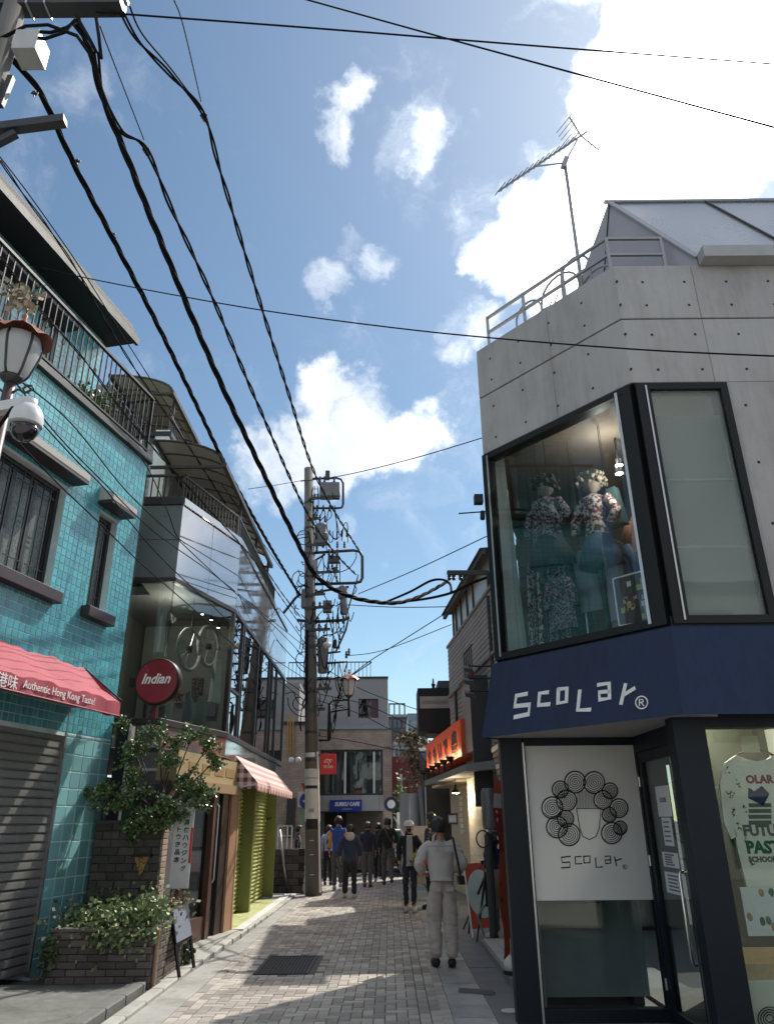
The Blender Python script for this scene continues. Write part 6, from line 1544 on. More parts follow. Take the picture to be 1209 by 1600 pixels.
MB().bar(ob.w(u0-.01, -.0, 0), ob.w(u0-.01, .17, zb1), .025).build('edge_strip', m_white, oo); MB().bar(ob.w(u1, .02, 0), ob.w(u1, .19, zb1), .02).build('edge_strip', m_alu, oo); MB().bar(ob.w((u0+u1)/2, .45, 0), ob.w((u0+u1)/2, .19, zb1*.9), .02).build('prop', m_black, oo)
tp = gnd(745, 1472); hd_ = dep(757, 1348, tp.y+.1); tri = thing('tripod', 'black camera tripod standing before the orange board', 'tripod', tp)
hub = hd_.lerp(Vector((hd_.x, hd_.y, 0)), .18)
for q in (gnd(745, 1472), gnd(778, 1448), gnd(724, 1452)): MB().tube([hub, q], [.022, .012], 8).build('leg', m_black, tri)
for q in (gnd(745, 1472), gnd(778, 1448)): MB().tube([Vector((hub.x, hub.y, .5)), hub.lerp(q, .55)], .008, 6).build('brace', m_black, tri)
MB().tube([Vector((hub.x, hub.y, .45)), hd_], .018, 8).build('centre_column', m_black, tri); MB().bar(hd_-Vector((.06, 0, 0)), hd_+Vector((.06, 0, .03)), .07, .05).build('head', m_black, tri); MB().tube([hd_, hd_+Vector((-.1, -.12, -.08))], .008, 6).build('pan_handle', m_black, tri)

# ================================================================== FAR END OF THE LANE
def brickmat(name, c1, c2, mortar, sc_):
    m = bpy.data.materials.new(name); m.use_nodes = True; N, L = m.node_tree.nodes, m.node_tree.links; p = N['Principled BSDF']; p.inputs['Roughness'].default_value = .85
    t = N.new('ShaderNodeTexCoord'); mp = N.new('ShaderNodeMapping'); mp.inputs['Rotation'].default_value = (math.pi/2, 0, 0); L.new(t.outputs['Object'], mp.inputs[0]); bt_ = N.new('ShaderNodeTexBrick'); L.new(mp.outputs[0], bt_.inputs[0])
    bt_.inputs['Color1'].default_value = (*c1, 1); bt_.inputs['Color2'].default_value = (*c2, 1); bt_.inputs['Mortar'].default_value = (*mortar, 1); bt_.inputs['Scale'].default_value = sc_; bt_.inputs['Mortar Size'].default_value = .012; bt_.inputs['Brick Width'].default_value = .5; bt_.inputs['Row Height'].default_value = .2
    nz_ = N.new('ShaderNodeTexNoise'); nz_.inputs['Scale'].default_value = 2.5; nz_.inputs['Detail'].default_value = 6; L.new(t.outputs['Object'], nz_.inputs[0]); mm = N.new('ShaderNodeMix'); mm.data_type = 'RGBA'; mm.blend_type = 'MULTIPLY'; mm.inputs[0].default_value = .6; L.new(bt_.outputs[0], mm.inputs[6]); L.new(nz_.outputs['Fac'], mm.inputs[7]); 
    br_ = N.new('ShaderNodeBrightContrast'); br_.inputs[1].default_value = .03; L.new(mm.outputs[2], br_.inputs[0]); L.new(br_.outputs[0], p.inputs['Base Color']); MATS[name] = m; return m
m_fbr = brickmat('far_brown_brick', (.58, .43, .34), (.44, .34, .28), (.30, .28, .26), 2.2); m_fbr2 = brickmat('far_grey_brick', (.42, .40, .40), (.38, .36, .36), (.28, .28, .28), 2.2)
m_fgrey = mat('far_grey_tile', (.30, .29, .285), .7, var=.12); m_fgrey2 = mat('far_panel', (.40, .40, .41), .6, var=.08)
SY = 30.0; SFm = Fr(0, SY, 90)
def sq(px, py, d=0): return SFm.P(px, py, d)
su = fthing('cafe_building', 'brick and grey tile cafe building closing the end of the lane', 'building', SFm, -2, 3, 0)
xl, xr_ = sq(446, 1100)[0], sq(606, 1100)[0]; zt1 = 7.0; zb_ = sq(560, 1134)[1]
xr2 = sq(612, 1190)[0]
wx0, wx1, wzb, wzt = sq(500, 1200)[0], sq(598, 1200)[0], sq(550, 1243)[1], sq(550, 1172)[1]
ux0, ux1, uz0, uz1 = sq(560, 1110)[0], sq(591, 1110)[0], sq(575, 1122)[1], sq(575, 1092)[1]
b = MB()
for (a, c_, z0, z1) in ((xl, ux0, zb_, zt1), (ux1, xr_, zb_, zt1), (ux0, ux1, uz1, zt1), (ux0, ux1, zb_, uz0)): b.box(a, c_, 0, .2, z0, z1)
b.box(xl, xr_, .2, 6, zb_, zt1); b.build('upper_wall', m_fgrey, su, SFm)
MB().box(ux0, ux1, .15, .17, uz0, uz1).build('window', glass('far_glass', (.08, .1, .12), 1.2), su, SFm); MB().box(ux0+.5, ux1, .06, .16, uz0, uz1).build('window_shade', mat('maroon_shade', (.10, .05, .06), .7), su, SFm)
MB().box(xl-.02, xr_+.02, -.04, .2, zt1, zt1+.08).build('parapet_cap', m_chr, su, SFm)
MB().box(xl-.01, xr_+.03, -.08, .1, zb_-.14, zb_).build('string_course', mat('pale_teal_band', (.28, .34, .35), .6), su, SFm)
b = MB()
for (a, c_, z0, z1) in ((xl, wx0, 0, zb_-.14), (wx1, xr2, 0, zb_-.14), (wx0, wx1, wzt, zb_-.14)): b.box(a, c_, 0, .25, z0, z1)
b.build('brick_wall', m_fbr, su, SFm); MB().box(xl, xr2, 1.6, 6, 0, zb_-.141).build('rear_block', m_dkwall, su, SFm)
fw_ = ring(MB(), wx0, wx1, wzb, wzt, .07, .06, .16).build('window_frame', m_chr, su, SFm)
for f_ in (.33, .40, .86): MB().box(wx0+(wx1-wx0)*f_-.04, wx0+(wx1-wx0)*f_+.04, .07, .15, wzb+.07, wzt-.07).build('mullion', m_offw if f_ != .33 else m_chr, fw_, SFm)
MB().box(wx0+.07, wx1-.07, .10, .11, wzb+.07, wzt-.07).build('pane', glass('cafe_glass', (.35, .42, .42), 1.6), fw_, SFm)
for f_ in (.25, .55, .68, .93):
    u = wx0+(wx1-wx0)*f_; b = MB()
    for k in range(6): b.tube([SFm.w(u-.14+k*.05, .30+.03*(k % 2), wzb), SFm.w(u-.14+k*.05, .30+.03*(k % 2), wzt-.06)], .028, 6)
    b.build('curtain', mat('curtain_pale', (.48, .55, .56), .8), fw_, SFm if False else None)
MB().box(xl, xr2, -.02, .25, zb_-.9, zb_-.88).build('brick_band', m_fbr2, su, SFm)
zsg0, zsg1 = sq(540, 1285)[1], wzb
MB().box(wx0-.6, wx1, .0, .2, 2.05, wzb).build('fascia_panel', m_fgrey2, su, SFm)
for k in range(5): MB().box(wx0-.6+k*.72, wx0-.59+k*.72, -.006, .0, 2.05, wzb).build('panel_joint', m_seam, su, SFm)
MB().box(wx0, wx1, .8, 1.0, 0, 2.1).build('ground_back', mat('mauve_grey', (.16, .145, .14), .7), su, SFm); MB().box(wx0-.0, wx1, .0, .8, 2.0, 2.05).build('ground_soffit', m_dkwall, su, SFm)
MB().box(wx0+.2, wx0+1.0, .75, .8, 0, 2.0).build('entrance', m_black, su, SFm); MB().box(wx0-.3, wx0+.15, .7, .8, 0, 2.0).build('grey_door', mat('sage_door', (.19, .24, .22), .6), su, SFm)
# sign
a, c_ = sq(515, 1269, -.25), sq(565, 1250, -.25)
sgn = fthing('blue_cafe_sign', 'blue sign board with white cafe lettering above the cafe entrance', 'sign', SFm, (a[0]+c_[0])/2, -.2, a[1])
MB().cbox(a[0], c_[0], -.25, 0, a[1], c_[1], .01).build('sign_box', mat('sign_blue', S(24, 52, 150), .5, var=.06), sgn, SFm)
letter('SURKU CAFE', (a[0]+c_[0])/2+.06, (a[1]+c_[1])/2+.06, -.256, m_white, sgn, SFm, width=(c_[0]-a[0])*.78, height=.15, bold=.012, shear=.12); letter('HARAJUKU', (a[0]+c_[0])/2+.05, a[1]+.09, -.256, m_white, sgn, SFm, width=(c_[0]-a[0])*.3, height=.05)
# round hanging sign
p_ = dep(611, 1257, 29.6); rsn = thing('round_cafe_sign', 'round navy and white blade sign on the cafe wall', 'sign', p_-Vector((0, 0, .2)))
MB().lathe([(.0, -.06), (.26, -.06), (.26, .06), (.0, .06)], 24, p_, 'y').build('sign_drum', mat('navy_disc', (.02, .03, .07), .4), rsn, None, 'auto'); MB().lathe([(.0, .062), (.15, .062), (.15, .064), (.0, .064)], 20, p_, 'y').build('sign_face', m_white, rsn); MB().bar(p_+Vector((.2, .1, .2)), p_+Vector((.2, .5, .2)), .04).build('bracket', m_black, rsn)
# roof railing
rrl = part_root('roof_railing', su)
x0, x1 = sq(449, 1040)[0], sq(580, 1040)[0]; zrr = sq(450, 1034)[1]
MB().box(x0, x1, .3, .34, zrr, zrr+.04).build('top_rail', m_black, rrl, SFm)
n = int((x1-x0)/.16)
for i in range(n+1): MB().box(x0+i*.16, x0+i*.16+.02, .31, .33, zt1+.08, zrr).build('baluster', m_black, rrl, SFm)
MB().bar(SFm.w(x1, .32, zrr), SFm.w(x1-.95, .32, zt1+.1), .04).build('brace', m_black, rrl)
# wing left of the cafe with copper pipes
wg = thing('brick_wing', 'brown brick house wing beside the cafe with pipes on its front', 'building', (-4.2, 27.5, 0))
g0 = dep(445, 1150, 26.0); MB().box(-6, dep(482, 1200, 26).x, 26, 29.5, 0, 4.75).build('wall', m_fbr, wg); MB().box(-6, dep(482, 1200, 26).x+.05, 25.95, 29.5, 4.75, 4.85).build('parapet_cap', m_chr, wg)
MB().box(-6, dep(462, 1200, 26).x, 26.3, 29.5, 4.85, 6.2).build('upper_wall', m_fgrey, wg)
for k in range(3): MB().tube([dep(450+k*4, 1118, 25.93), dep(450+k*4, 1180, 25.93)], .03, 6).build('copper_pipe', mat('copper_pipe', (.42, .25, .08), .5, metal=.4), wg)
MB().box(dep(447, 1290, 25.9).x, dep(460, 1290, 25.9).x, 25.86, 26, 1.2, 2.4).build('window', m_dkwall, wg)
for (px, py) in ((455, 1188), (466, 1188)): 
    p_ = dep(px, py, 25.6); t_ = thing('dish_lamp', 'small pale dish lamp on the brick wing wall', 'lamp', p_, 0, 'dish lamps on the brick wing'); MB().ball(p_, .10, .07, .10, 10, 7).build('lamp_head', m_offw, t_, None, True); MB().tube([p_, p_+Vector((0, .4, .05))], .015, 6).build('arm', m_dkwall, t_)
# low stone wall, gate and prop left of the utility pole
lw = thing('low_stone_wall', 'low weathered stone wall beside the utility pole', 'wall', (-2.6, 21.4, 0))
a = gnd(434, 1400); MB().box(-3.2, -2.2, 21.0, 21.22, 0, 1.03).build('wall_core', m_joint2, lw)
m_st2 = mat('weathered_block', (.12, .105, .10), .9, var=.35, scale=6, bump=.5, pieces=.3)
for j in range(6):
    for i in range(3): MB().cbox(-3.2+i*.34-(.17 if j % 2 else 0)+.008, -3.2+(i+1)*.34-(.17 if j % 2 else 0)-.008, 20.985, 21.03, j*.172+.008, (j+1)*.172-.008, .012).build('stone', m_st2, lw)
gt = thing('white_gate', 'small white metal gate frame on top of the low stone wall', 'gate', (-2.75, 21.1, 1.03))
x0, x1 = dep(434, 1300, 21.1).x, dep(456, 1300, 21.1).x; zg = dep(440, 1292, 21.1).z
for x in (x0, x1-.12, x1): MB().box(x-.015, x+.015, 21.08, 21.11, 1.03, zg).build('gate_bar', m_white, gt)
MB().box(x0, x1, 21.08, 21.11, zg, zg+.03).build('gate_rail', m_white, gt); MB().box(x0, x1, 21.08, 21.11, 1.33, 1.35).build('gate_rail', m_white, gt)
one('leaning_pole', MB().tube([gnd(449, 1397)+Vector((0, .0, 0)), dep(437, 1297, 20.75)], .028, 8), m_alu, 'grey metal pole leaning against the white gate', 'pole', smooth=True)
# right hand far side
bs = thing('black_box_sign', 'big black box sign with a pale lettered panel beyond the clad building', 'sign', dep(680, 1145, 21.0))
a, c_ = dep(654, 1144, 21.0), dep(703, 1075, 21.0); BB = Fr(a.x, 21.0, 90)
MB().box(0, c_.x-a.x+.3, 0, 1.2, a.z, c_.z).build('sign_body', m_black, bs, BB)
p0, p1 = dep(656, 1107, 20.98), dep(703, 1088, 20.98); MB().box(p0.x-a.x, p1.x-a.x, -.02, 0, p0.z, p1.z).build('pale_panel', mat('panel_grey', (.28, .29, .27), .6), bs, BB)
letter('WONDERLE DENIM', (p0.x+p1.x)/2-a.x, (p0.z+p1.z)/2, -.024, mat('ink_grey', (.13, .13, .12), .7), bs, BB, width=(p1.x-p0.x)*.85, height=.10)
MB().ball(((c_.x-a.x)*.5, .2, c_.z+.12), .06, n=8, m=6).build('finial', m_black, bs, BB); MB().tube([BB.w((c_.x-a.x)*.5, .2, c_.z), BB.w((c_.x-a.x)*.5, .2, c_.z+.3)], [.05, .015], 8).build('finial_stem', m_black, bs)
bk = thing('black_shop_wall', 'black splayed shop wall beside two round concrete columns', 'wall', (1.3, 25, 0))
b0_, b1_ = dep(672, 1300, 22.2), dep(650, 1180, 26)
MB().hexa([(1.05, 22.6, 0), (3, 22.6, 0), (3, 26.5, 0), (1.25, 26.5, 0), (1.05, 22.6, 3.3), (3, 22.6, 3.3), (3, 26.5, 4.0), (1.0, 26.5, 4.0)]).build('wall', m_dkwall, bk)
MB().box(1.5, 4, 22.6, 26, 3.3, 5.6).build('upper_block', m_dkwall, bk); MB().bar((1.03, 22.55, .1), (.95, 24.6, 2.6), .10).build('raking_strip', m_ledge, bk)
MB().box(1.05, 1.9, 21.4, 22.6, 3.92, 5.0).build('cream_block', m_fgrey, bk)
for (px, nm) in ((633, 'further'), (650, 'nearer')):
    y_ = 28.0 if nm == 'further' else 26.0; p_ = dep(px, 1285, y_); zc = dep(px, 1240, y_).z
    one('concrete_column', MB().lathe([(.0, 0), (.19, 0), (.19, zc), (.0, zc)], 20, (p_.x, y_, 0)), mat('column_concrete', (.32, .32, .33), .75, var=.08), 'round grey concrete column beside the black wall, the ' + nm + ' of two', 'column', smooth='auto')
rd = thing('red_house', 'dark red rendered house behind the round concrete columns', 'house', (1.2, 38, 0)); a, c_ = dep(604, 1270, 37), dep(646, 1182, 37)
MB().box(a.x, 4.5, 37, 41, 0, c_.z).build('wall', mat('red_render', (.20, .035, .04), .75, var=.15), rd); MB().box(dep(624, 1200, 37).x, dep(628, 1200, 37).x, 36.96, 37, dep(624, 1245, 37).z, dep(624, 1210, 37).z).build('window', m_offw, rd); MB().box(dep(611, 1250, 37).x, dep(618, 1250, 37).x, 36.95, 37, 0, 2.3).build('door', m_dkwall, rd)
# distant blocks
def block(name, label, px0, px1, pyt, Y, m_, rows, cols, wm, dd=10):
    a, c_ = dep(px0, pyt, Y), dep(px1, pyt, Y); t_ = thing(name, label, 'building', ((a.x+c_.x)/2, Y+dd/2, 0))
    MB().box(a.x, c_.x, Y, Y+dd, 0, a.z).build('wall', m_, t_)
    MB().box(a.x-.1, c_.x+.1, Y-.1, Y+dd, a.z, a.z+.25).build('parapet_cap', m_fgrey, t_)
    w = (c_.x-a.x)/cols; h = (a.z-3)/rows
    for r in range(rows):
        for q in range(cols): MB().box(a.x+w*(q+.18), a.x+w*(q+.82), Y-.06, Y, 3+h*(r+.25), 3+h*(r+.8)).build('window', wm, t_)
    return t_
m_wd = mat('far_window', (.05, .07, .09), .15, var=.1)
block('office_tower', 'pale blue grey office tower far beyond the lane', 637, 662, 1117, 160, mat('tower_blue', (.26, .32, .38), .5), 12, 5, mat('tower_glass', (.16, .22, .28), .15), 20)
block('dark_block', 'dark slate apartment block beyond the cafe', 606, 634, 1121, 70, mat('slate_block', (.055, .06, .075), .6), 6, 4, m_wd)
block('white_block', 'white low apartment block above the red house', 616, 648, 1166, 55, mat('white_block', (.5, .5, .48), .7), 4, 5, m_wd)
block('cream_tower', 'cream stair tower behind the black box sign', 652, 668, 1142, 48, mat('cream_block', (.42, .40, .35), .7), 6, 2, m_fgrey)
block('grey_block', 'grey apartment block behind the brick wing', 300, 452, 1105, 62, m_fgrey, 4, 8, m_wd)
block('rear_row', 'long pale row of houses closing the view behind the cafe', 560, 720, 1215, 60, mat('row_beige', (.33, .31, .28), .75), 2, 12, m_wd, 6)
rt = thing('roof_frame', 'steel frame and tank on the dark slate block roof', 'roof frame', dep(622, 1121, 70)); zz = dep(622, 1121, 70).z+.25
for px in (608, 616, 624, 632): q = dep(px, 1110, 71); MB().bar((q.x, 71, zz), (q.x, 71, zz+1.1), .12).build('post', m_dkwall, rt)
MB().bar((dep(607, 1110, 71).x, 71, zz+1.1), (dep(633, 1110, 71).x, 71, zz+1.1), .12).build('rail', m_dkwall, rt)
# dry shrub beside columns, barrier, truck
shrub('dry_creeper', 'dry brown creeper hanging beside the round concrete columns', [((.95, 28.2, 4.0), (.25, .1, .35)), ((1.05, 28, 3.3), (.18, .1, .4)), ((.75, 28.3, 4.5), (.25, .1, .12))], mat('dry_leaf', (.20, .15, .09), .8, var=.4, pieces=.4), 700, .16, base=(1.1, 28.3, 2.4))
shrub('green_shrub', 'bright green shrub at the corner beyond the cafe', [((.45, 33, 2.2), (.18, .2, .5)), ((.5, 33, 1.0), (.3, .2, .5))], mat('fresh_leaf', (.16, .22, .06), .6, var=.4, pieces=.4), 700, .16, base=(.5, 33, 0))
a, c_ = gnd(636, 1345), dep(617, 1278, 27.4)
tk = thing('parked_truck', 'parked small white truck with a green side band at the lane end', 'truck', (.75, 29, 0), 0)
x0, x1 = dep(617, 1300, 28).x, dep(640, 1300, 28).x+.9
MB().box(x0, x1, 28.0, 31, .55, .95).build('truck_bed', m_white, tk); MB().box(x0-.02, x1+.02, 27.97, 31.0, .95, 1.35).build('side_band', mat('band_green', (.02, .19, .05), .5), tk); MB().box(x0, x1, 27.99, 31, 1.352, 1.40).build('rim', m_white, tk)
MB().box(x0+.1, x1, 31.02, 32.4, .5, 2.0).build('cab', m_white, tk); MB().box(x0+.25, x1-.1, 30.99, 31.02, 1.42, 1.9).build('rear_window', m_wd, tk)
for x in (x0+.2, x1-.2):
    for y in (28.6, 31.6): w_ = MB().lathe([(.0, -.1), (.25, -.1), (.28, -.05), (.28, .05), (.25, .1), (.0, .1)], 16, (x, y, .28), 'x').build('wheel', m_black, tk, None, 'auto')
for x in (x0+.08, x1-.2): MB().box(x, x+.12, 27.975, 28, .62, .72).build('tail_light', mat('tail_red', (.4, .02, .02), .3), tk)
br0, br1 = dep(634, 1312, 27.2), dep(615, 1276, 27.2)
bb2 = thing('barrier_arm', 'raised white barrier arm before the parked truck', 'barrier', (br0.x, 27.2, 0)); MB().bar(br0, br1, .09, .05).build('arm', m_white, bb2); MB().box(br0.x-.09, br0.x+.09, 27.12, 27.3, 0, br0.z+.05).build('housing', m_offw, bb2)
# poster stand near the entrance
pst = thing('menu_stand', 'low stand of colourful menu panels before the cream entrance', 'stand', dep(660, 1330, 18.6)); p_ = dep(660, 1330, 18.6)
MB().box(p_.x-.3, p_.x+.25, 18.55, 18.6, .35, dep(660, 1291, 18.6).z).build('panel', mat('menu_grey', (.36, .36, .36), .6, c2=(.12, .1, .1), scale=9), pst); MB().box(p_.x-.28, p_.x+.2, 18.53, 18.549, .55, .85).build('red_panel', mat('menu_red', S(170, 40, 60), .6), pst)
for x in (-.28, .2): MB().box(p_.x+x, p_.x+x+.03, 18.54, 18.62, 0, .36).build('leg', m_black, pst)
# ================================================================== POLES, LAMPS, OVERHEAD LINES
m_polec = mat('pole_concrete', (.135, .128, .12), .85, var=.14, scale=5, bump=.2, grime=.35); m_steel = mat('dark_steel', (.06, .06, .062), .5, metal=.5, var=.2); m_xf = mat('transformer_grey', (.16, .16, .165), .5, metal=.2, var=.12)
m_cable = mat('cable_black', (.010, .010, .011), .85, var=.1, spec=.12); m_wire = mat('thin_wire', (.014, .014, .017), .85, spec=.12)
m_copper = mat('copper_hood', (.32, .13, .09), .5, metal=.3, var=.25, scale=14); m_opal = mat('opal_pane', (.55, .55, .55), .35, var=.08)
PY = 20.3
def D(px, py, Y=PY): return dep(px, py, Y)
pole = thing('utility_pole', 'tall concrete utility pole crowded with transformers, pipe frames and cables', 'utility pole', gnd(490, 1400))
pbse, ptop = gnd(490, 1400), D(482, 732)
def on_pole(f): return pbse.lerp(ptop, f)
MB().tube([pbse, ptop], [.205, .13], 18).build('shaft', m_polec, pole, None, True)
for f_ in (.27, .33, .42, .55, .62, .7, .76, .83, .9): p_ = on_pole(f_); MB().lathe([(.205-.075*f_+.002, -.03), (.205-.075*f_+.014, -.03), (.205-.075*f_+.014, .03), (.205-.075*f_+.002, .03)], 16, p_).build('band', m_steel, pole)
for k in range(9): p_ = on_pole(.62+k*.04); MB().tube([p_, p_+Vector((.26*(-1)**k, -.02, 0))], .010, 5).build('step_bolt', m_steel, pole)
def pipe(name, pts, r, m_=None, n=8): 
    return MB().tube([D(*p) for p in pts], r, n).build(name, m_ or m_steel, pole, None, True)
pipe('pipe_frame', [(476, 748), (526, 747), (533, 749), (536, 755), (536, 788), (534, 793), (528, 794), (478, 794)], .036)
pipe('pipe_frame', [(490, 864), (552, 860), (562, 862), (566, 870), (566, 903), (563, 909), (555, 911), (490, 913)], .045)
pipe('brace', [(492, 876), (508, 866)], .03); pipe('brace', [(495, 925), (545, 917)], .035)
pipe('cross_arm', [(464, 969), (488, 972), (538, 969), (545, 964)], .045); pipe('strut', [(545, 964), (540, 985), (524, 1020)], .028); pipe('cross_arm', [(494, 1023), (532, 1018)], .032); pipe('cross_arm', [(506, 1037), (543, 1034)], .03); pipe('cross_arm', [(494, 1062), (524, 1060)], .032)
pipe('strut', [(443, 958), (462, 934), (470, 928)], .04); pipe('strut', [(560, 898), (540, 965)], .02); pipe('strut', [(543, 1034), (538, 1050)], .02)
def dbox(name, x0, y0, x1, y1, dd, m_, off=-.12):
    a, c_ = D(x0, y1, PY+off), D(x1, y0, PY+off); return MB().box(a.x, c_.x, PY+off, PY+off+dd, a.z, c_.z).build(name, m_, pole)
def drum(name, x0, y0, x1, y1, m_, off=-.05):
    a, c_ = D(x0, y1, PY+off), D(x1, y0, PY+off); r = (c_.x-a.x)/2; h = c_.z-a.z
    return MB().lathe([(.0, 0), (r*.9, 0), (r, .04), (r, h*.48), (r*1.04, h*.5), (r, h*.52), (r, h-.05), (r*.7, h), (.0, h)], 16, ((a.x+c_.x)/2, PY+off, a.z)).build(name, m_, pole, None, 'auto')
dbox('switch_box', 499, 753, 530, 774, .35, m_xf); drum('transformer', 491, 819, 512, 851, m_xf); dbox('cabinet', 478, 875, 496, 899, .3, mat('cabinet_grey', (.26, .26, .27), .5)); drum('switch_can', 528, 916, 543, 936, m_xf); drum('cutout_fuse', 531, 934, 543, 960, m_xf); dbox('splice_box', 504, 938, 518, 955, .25, m_xf); dbox('terminal_box', 470, 920, 485, 948, .25, m_xf); drum('transformer', 496, 996, 513, 1052, m_xf); dbox('arrester', 508, 735, 515, 748, .12, m_steel); dbox('small_box', 520, 1000, 526, 1012, .15, m_steel); dbox('fuse_block', 512, 868, 530, 878, .2, m_steel)
ins = mat('insulator_brown', (.055, .045, .045), .25)
for (px, py) in ((500, 748), (507, 748), (522, 748), (495, 793), (505, 793), (515, 793), (500, 808), (508, 810), (514, 862), (520, 862), (527, 862), (513, 880), (519, 884), (526, 886), (534, 833), (542, 833), (520, 968), (528, 968), (536, 968), (512, 912), (545, 1018), (541, 1022), (527, 850), (538, 850), (505, 850), (495, 856)):
    p_ = D(px, py, PY-.1); MB().lathe([(.0, -.12), (.028, -.12), (.04, -.08), (.024, -.05), (.04, -.01), (.024, .02), (.03, .06), (.0, .1)], 8, p_).build('insulator', ins, pole)
jl = [[(505, 793), (508, 805), (500, 815), (503, 822)], [(515, 793), (518, 806), (509, 815)], [(534, 845), (536, 825), (540, 816), (543, 824), (543, 848)], [(512, 850), (520, 862), (516, 870)], [(530, 838), (526, 842), (518, 838), (515, 828)], [(514, 886), (518, 900), (513, 912)], [(520, 888), (524, 902), (530, 912)], [(527, 886), (522, 900), (517, 912)], [(531, 878), (531, 910)], [(500, 905), (492, 895), (480, 890)], [(467, 905), (464, 912), (470, 917), (478, 912)], [(466, 845), (463, 838), (472, 835), (482, 834)], [(467, 852), (464, 843), (474, 840), (482, 839)],
      [(520, 955), (521, 985), (518, 992)], [(528, 955), (529, 980), (522, 990), (514, 995)], [(536, 958), (538, 975), (528, 988), (506, 994)], [(463, 945), (460, 955), (464, 962)], [(458, 935), (460, 948), (467, 952)], [(470, 972), (470, 1000), (468, 1015)], [(478, 1018), (466, 1022), (462, 1033), (468, 1045), (478, 1052)], [(497, 1000), (505, 993), (516, 992)], [(524, 1030), (520, 1045), (512, 1055), (514, 1065)], [(540, 1048), (536, 1066), (530, 1080)], [(516, 1062), (510, 1085), (500, 1110)], [(543, 933), (553, 928), (557, 920), (553, 915)], [(505, 880), (512, 890), (525, 895), (545, 888), (556, 872), (556, 864)], [(503, 955), (497, 962), (490, 972)], [(518, 945), (525, 947), (531, 943)], [(450, 1090), (452, 1105), (465, 1118), (482, 1120)], [(446, 1085), (458, 1082), (466, 1098), (478, 1105)], [(494, 1075), (500, 1090), (497, 1120)]]
rnd = random.Random(11)
for k in range(64):           # tangle of slack jumpers round the upper half
    y0 = rnd.choice((760, 790, 830, 865, 885, 905, 925, 940, 955, 965, 985, 1010, 1035, 1060, 1090)); x0 = rnd.uniform(476, 535); x1 = x0+rnd.uniform(-22, 20); y1 = y0+rnd.uniform(8, 52)
    if y0 < 850: x0 = rnd.uniform(480, 530); x1 = x0+rnd.uniform(-12, 16)
    jl.append([(x0, y0), (x0+(x1-x0)*.2+rnd.uniform(-8, 8), y0+(y1-y0)*.55+rnd.uniform(4, 16)), (x0+(x1-x0)*.7, y1+rnd.uniform(4, 16)), (x1, y1)])
for k in range(7): cx_, cy_, r_ = rnd.uniform(466, 480), rnd.choice((840, 905, 925, 1030, 1060, 1100)), rnd.uniform(7, 12); jl.append([(cx_+r_*math.cos(t), cy_+r_*1.1*math.sin(t)) for t in [j*.7 for j in range(9)]])
for (px, py, w_) in ((484, 812, 14), (486, 852, 26), (484, 930, 24), (486, 950, 34), (486, 985, 30), (488, 1010, 22), (488, 1078, 30), (488, 1110, 20), (486, 780, 14), (500, 895, 30)):
    MB().bar(D(px-w_*.3, py, PY-.16), D(px+w_, py-2, PY-.16), .05, .07).build('bracket', m_steel, pole)
    for q in (.4, .75): MB().lathe([(.0, 0), (.03, 0), (.045, .04), (.025, .07), (.045, .1), (.02, .14), (.0, .15)], 8, D(px+w_*q, py-2, PY-.16)).build('insulator', ins, pole)
for ln in jl:
    P_ = [D(px, py, PY-.14+random.uniform(-.08, .1)) for px, py in ln]
    MB().tube(crom(P_, 4), .013, 5).build('jumper', m_cable, pole, None, True)
MB().tube([D(496, 1175, PY-.2), D(500, 1395, PY-.2)], .022, 8).build('conduit', m_white, pole); MB().tube([D(493, 1060, PY-.2), D(496, 1175, PY-.2)], .018, 6).build('conduit', m_polec, pole); MB().tube([D(480, 985, PY-.2), D(479, 1100, PY-.2)], .03, 6).build('conduit', m_cable, pole)
def wrap(name, y0, y1, m_, extra=.006, a0=-2.9, a1=-.25):
    f0, f1 = [(D(490, y).z-pbse.z)/(ptop.z-pbse.z) for y in (y1, y0)]; b = MB(); n = 12
    for f_ in (f0, f1):
        c_ = on_pole(f_); r = .205-.075*f_+extra
        for i in range(n+1): t = a0+(a1-a0)*i/n; b.v.append((c_.x+r*math.cos(t), c_.y+r*math.sin(t), c_.z))
    b.f = [(i, i+1, n+2+i, n+1+i) for i in range(n)]; return b.build(name, m_, pole, None, True)
wrap('white_sheet', 1202, 1284, mat('sheet_white', (.60, .60, .58), .5, grime=.15)); wrap('sticker', 1228, 1233, m_ink, .009, -2.8, -.6); wrap('sticker', 1280, 1296, m_ink, .010, -2.5, -.8); wrap('paper_label', 1177, 1184, m_paper, .008, -2.6, -1.0); wrap('faded_mark', 1264, 1270, mat('mark_grey', (.3, .3, .3), .6), .0085, -2.0, -1.3); wrap('sticker_edge', 1216, 1217, m_dkwall, .009)
for y_ in (1313, 1335, 1366): wrap('worn_tape', y_, y_+1, m_paper, .008, -1.9, -1.4)
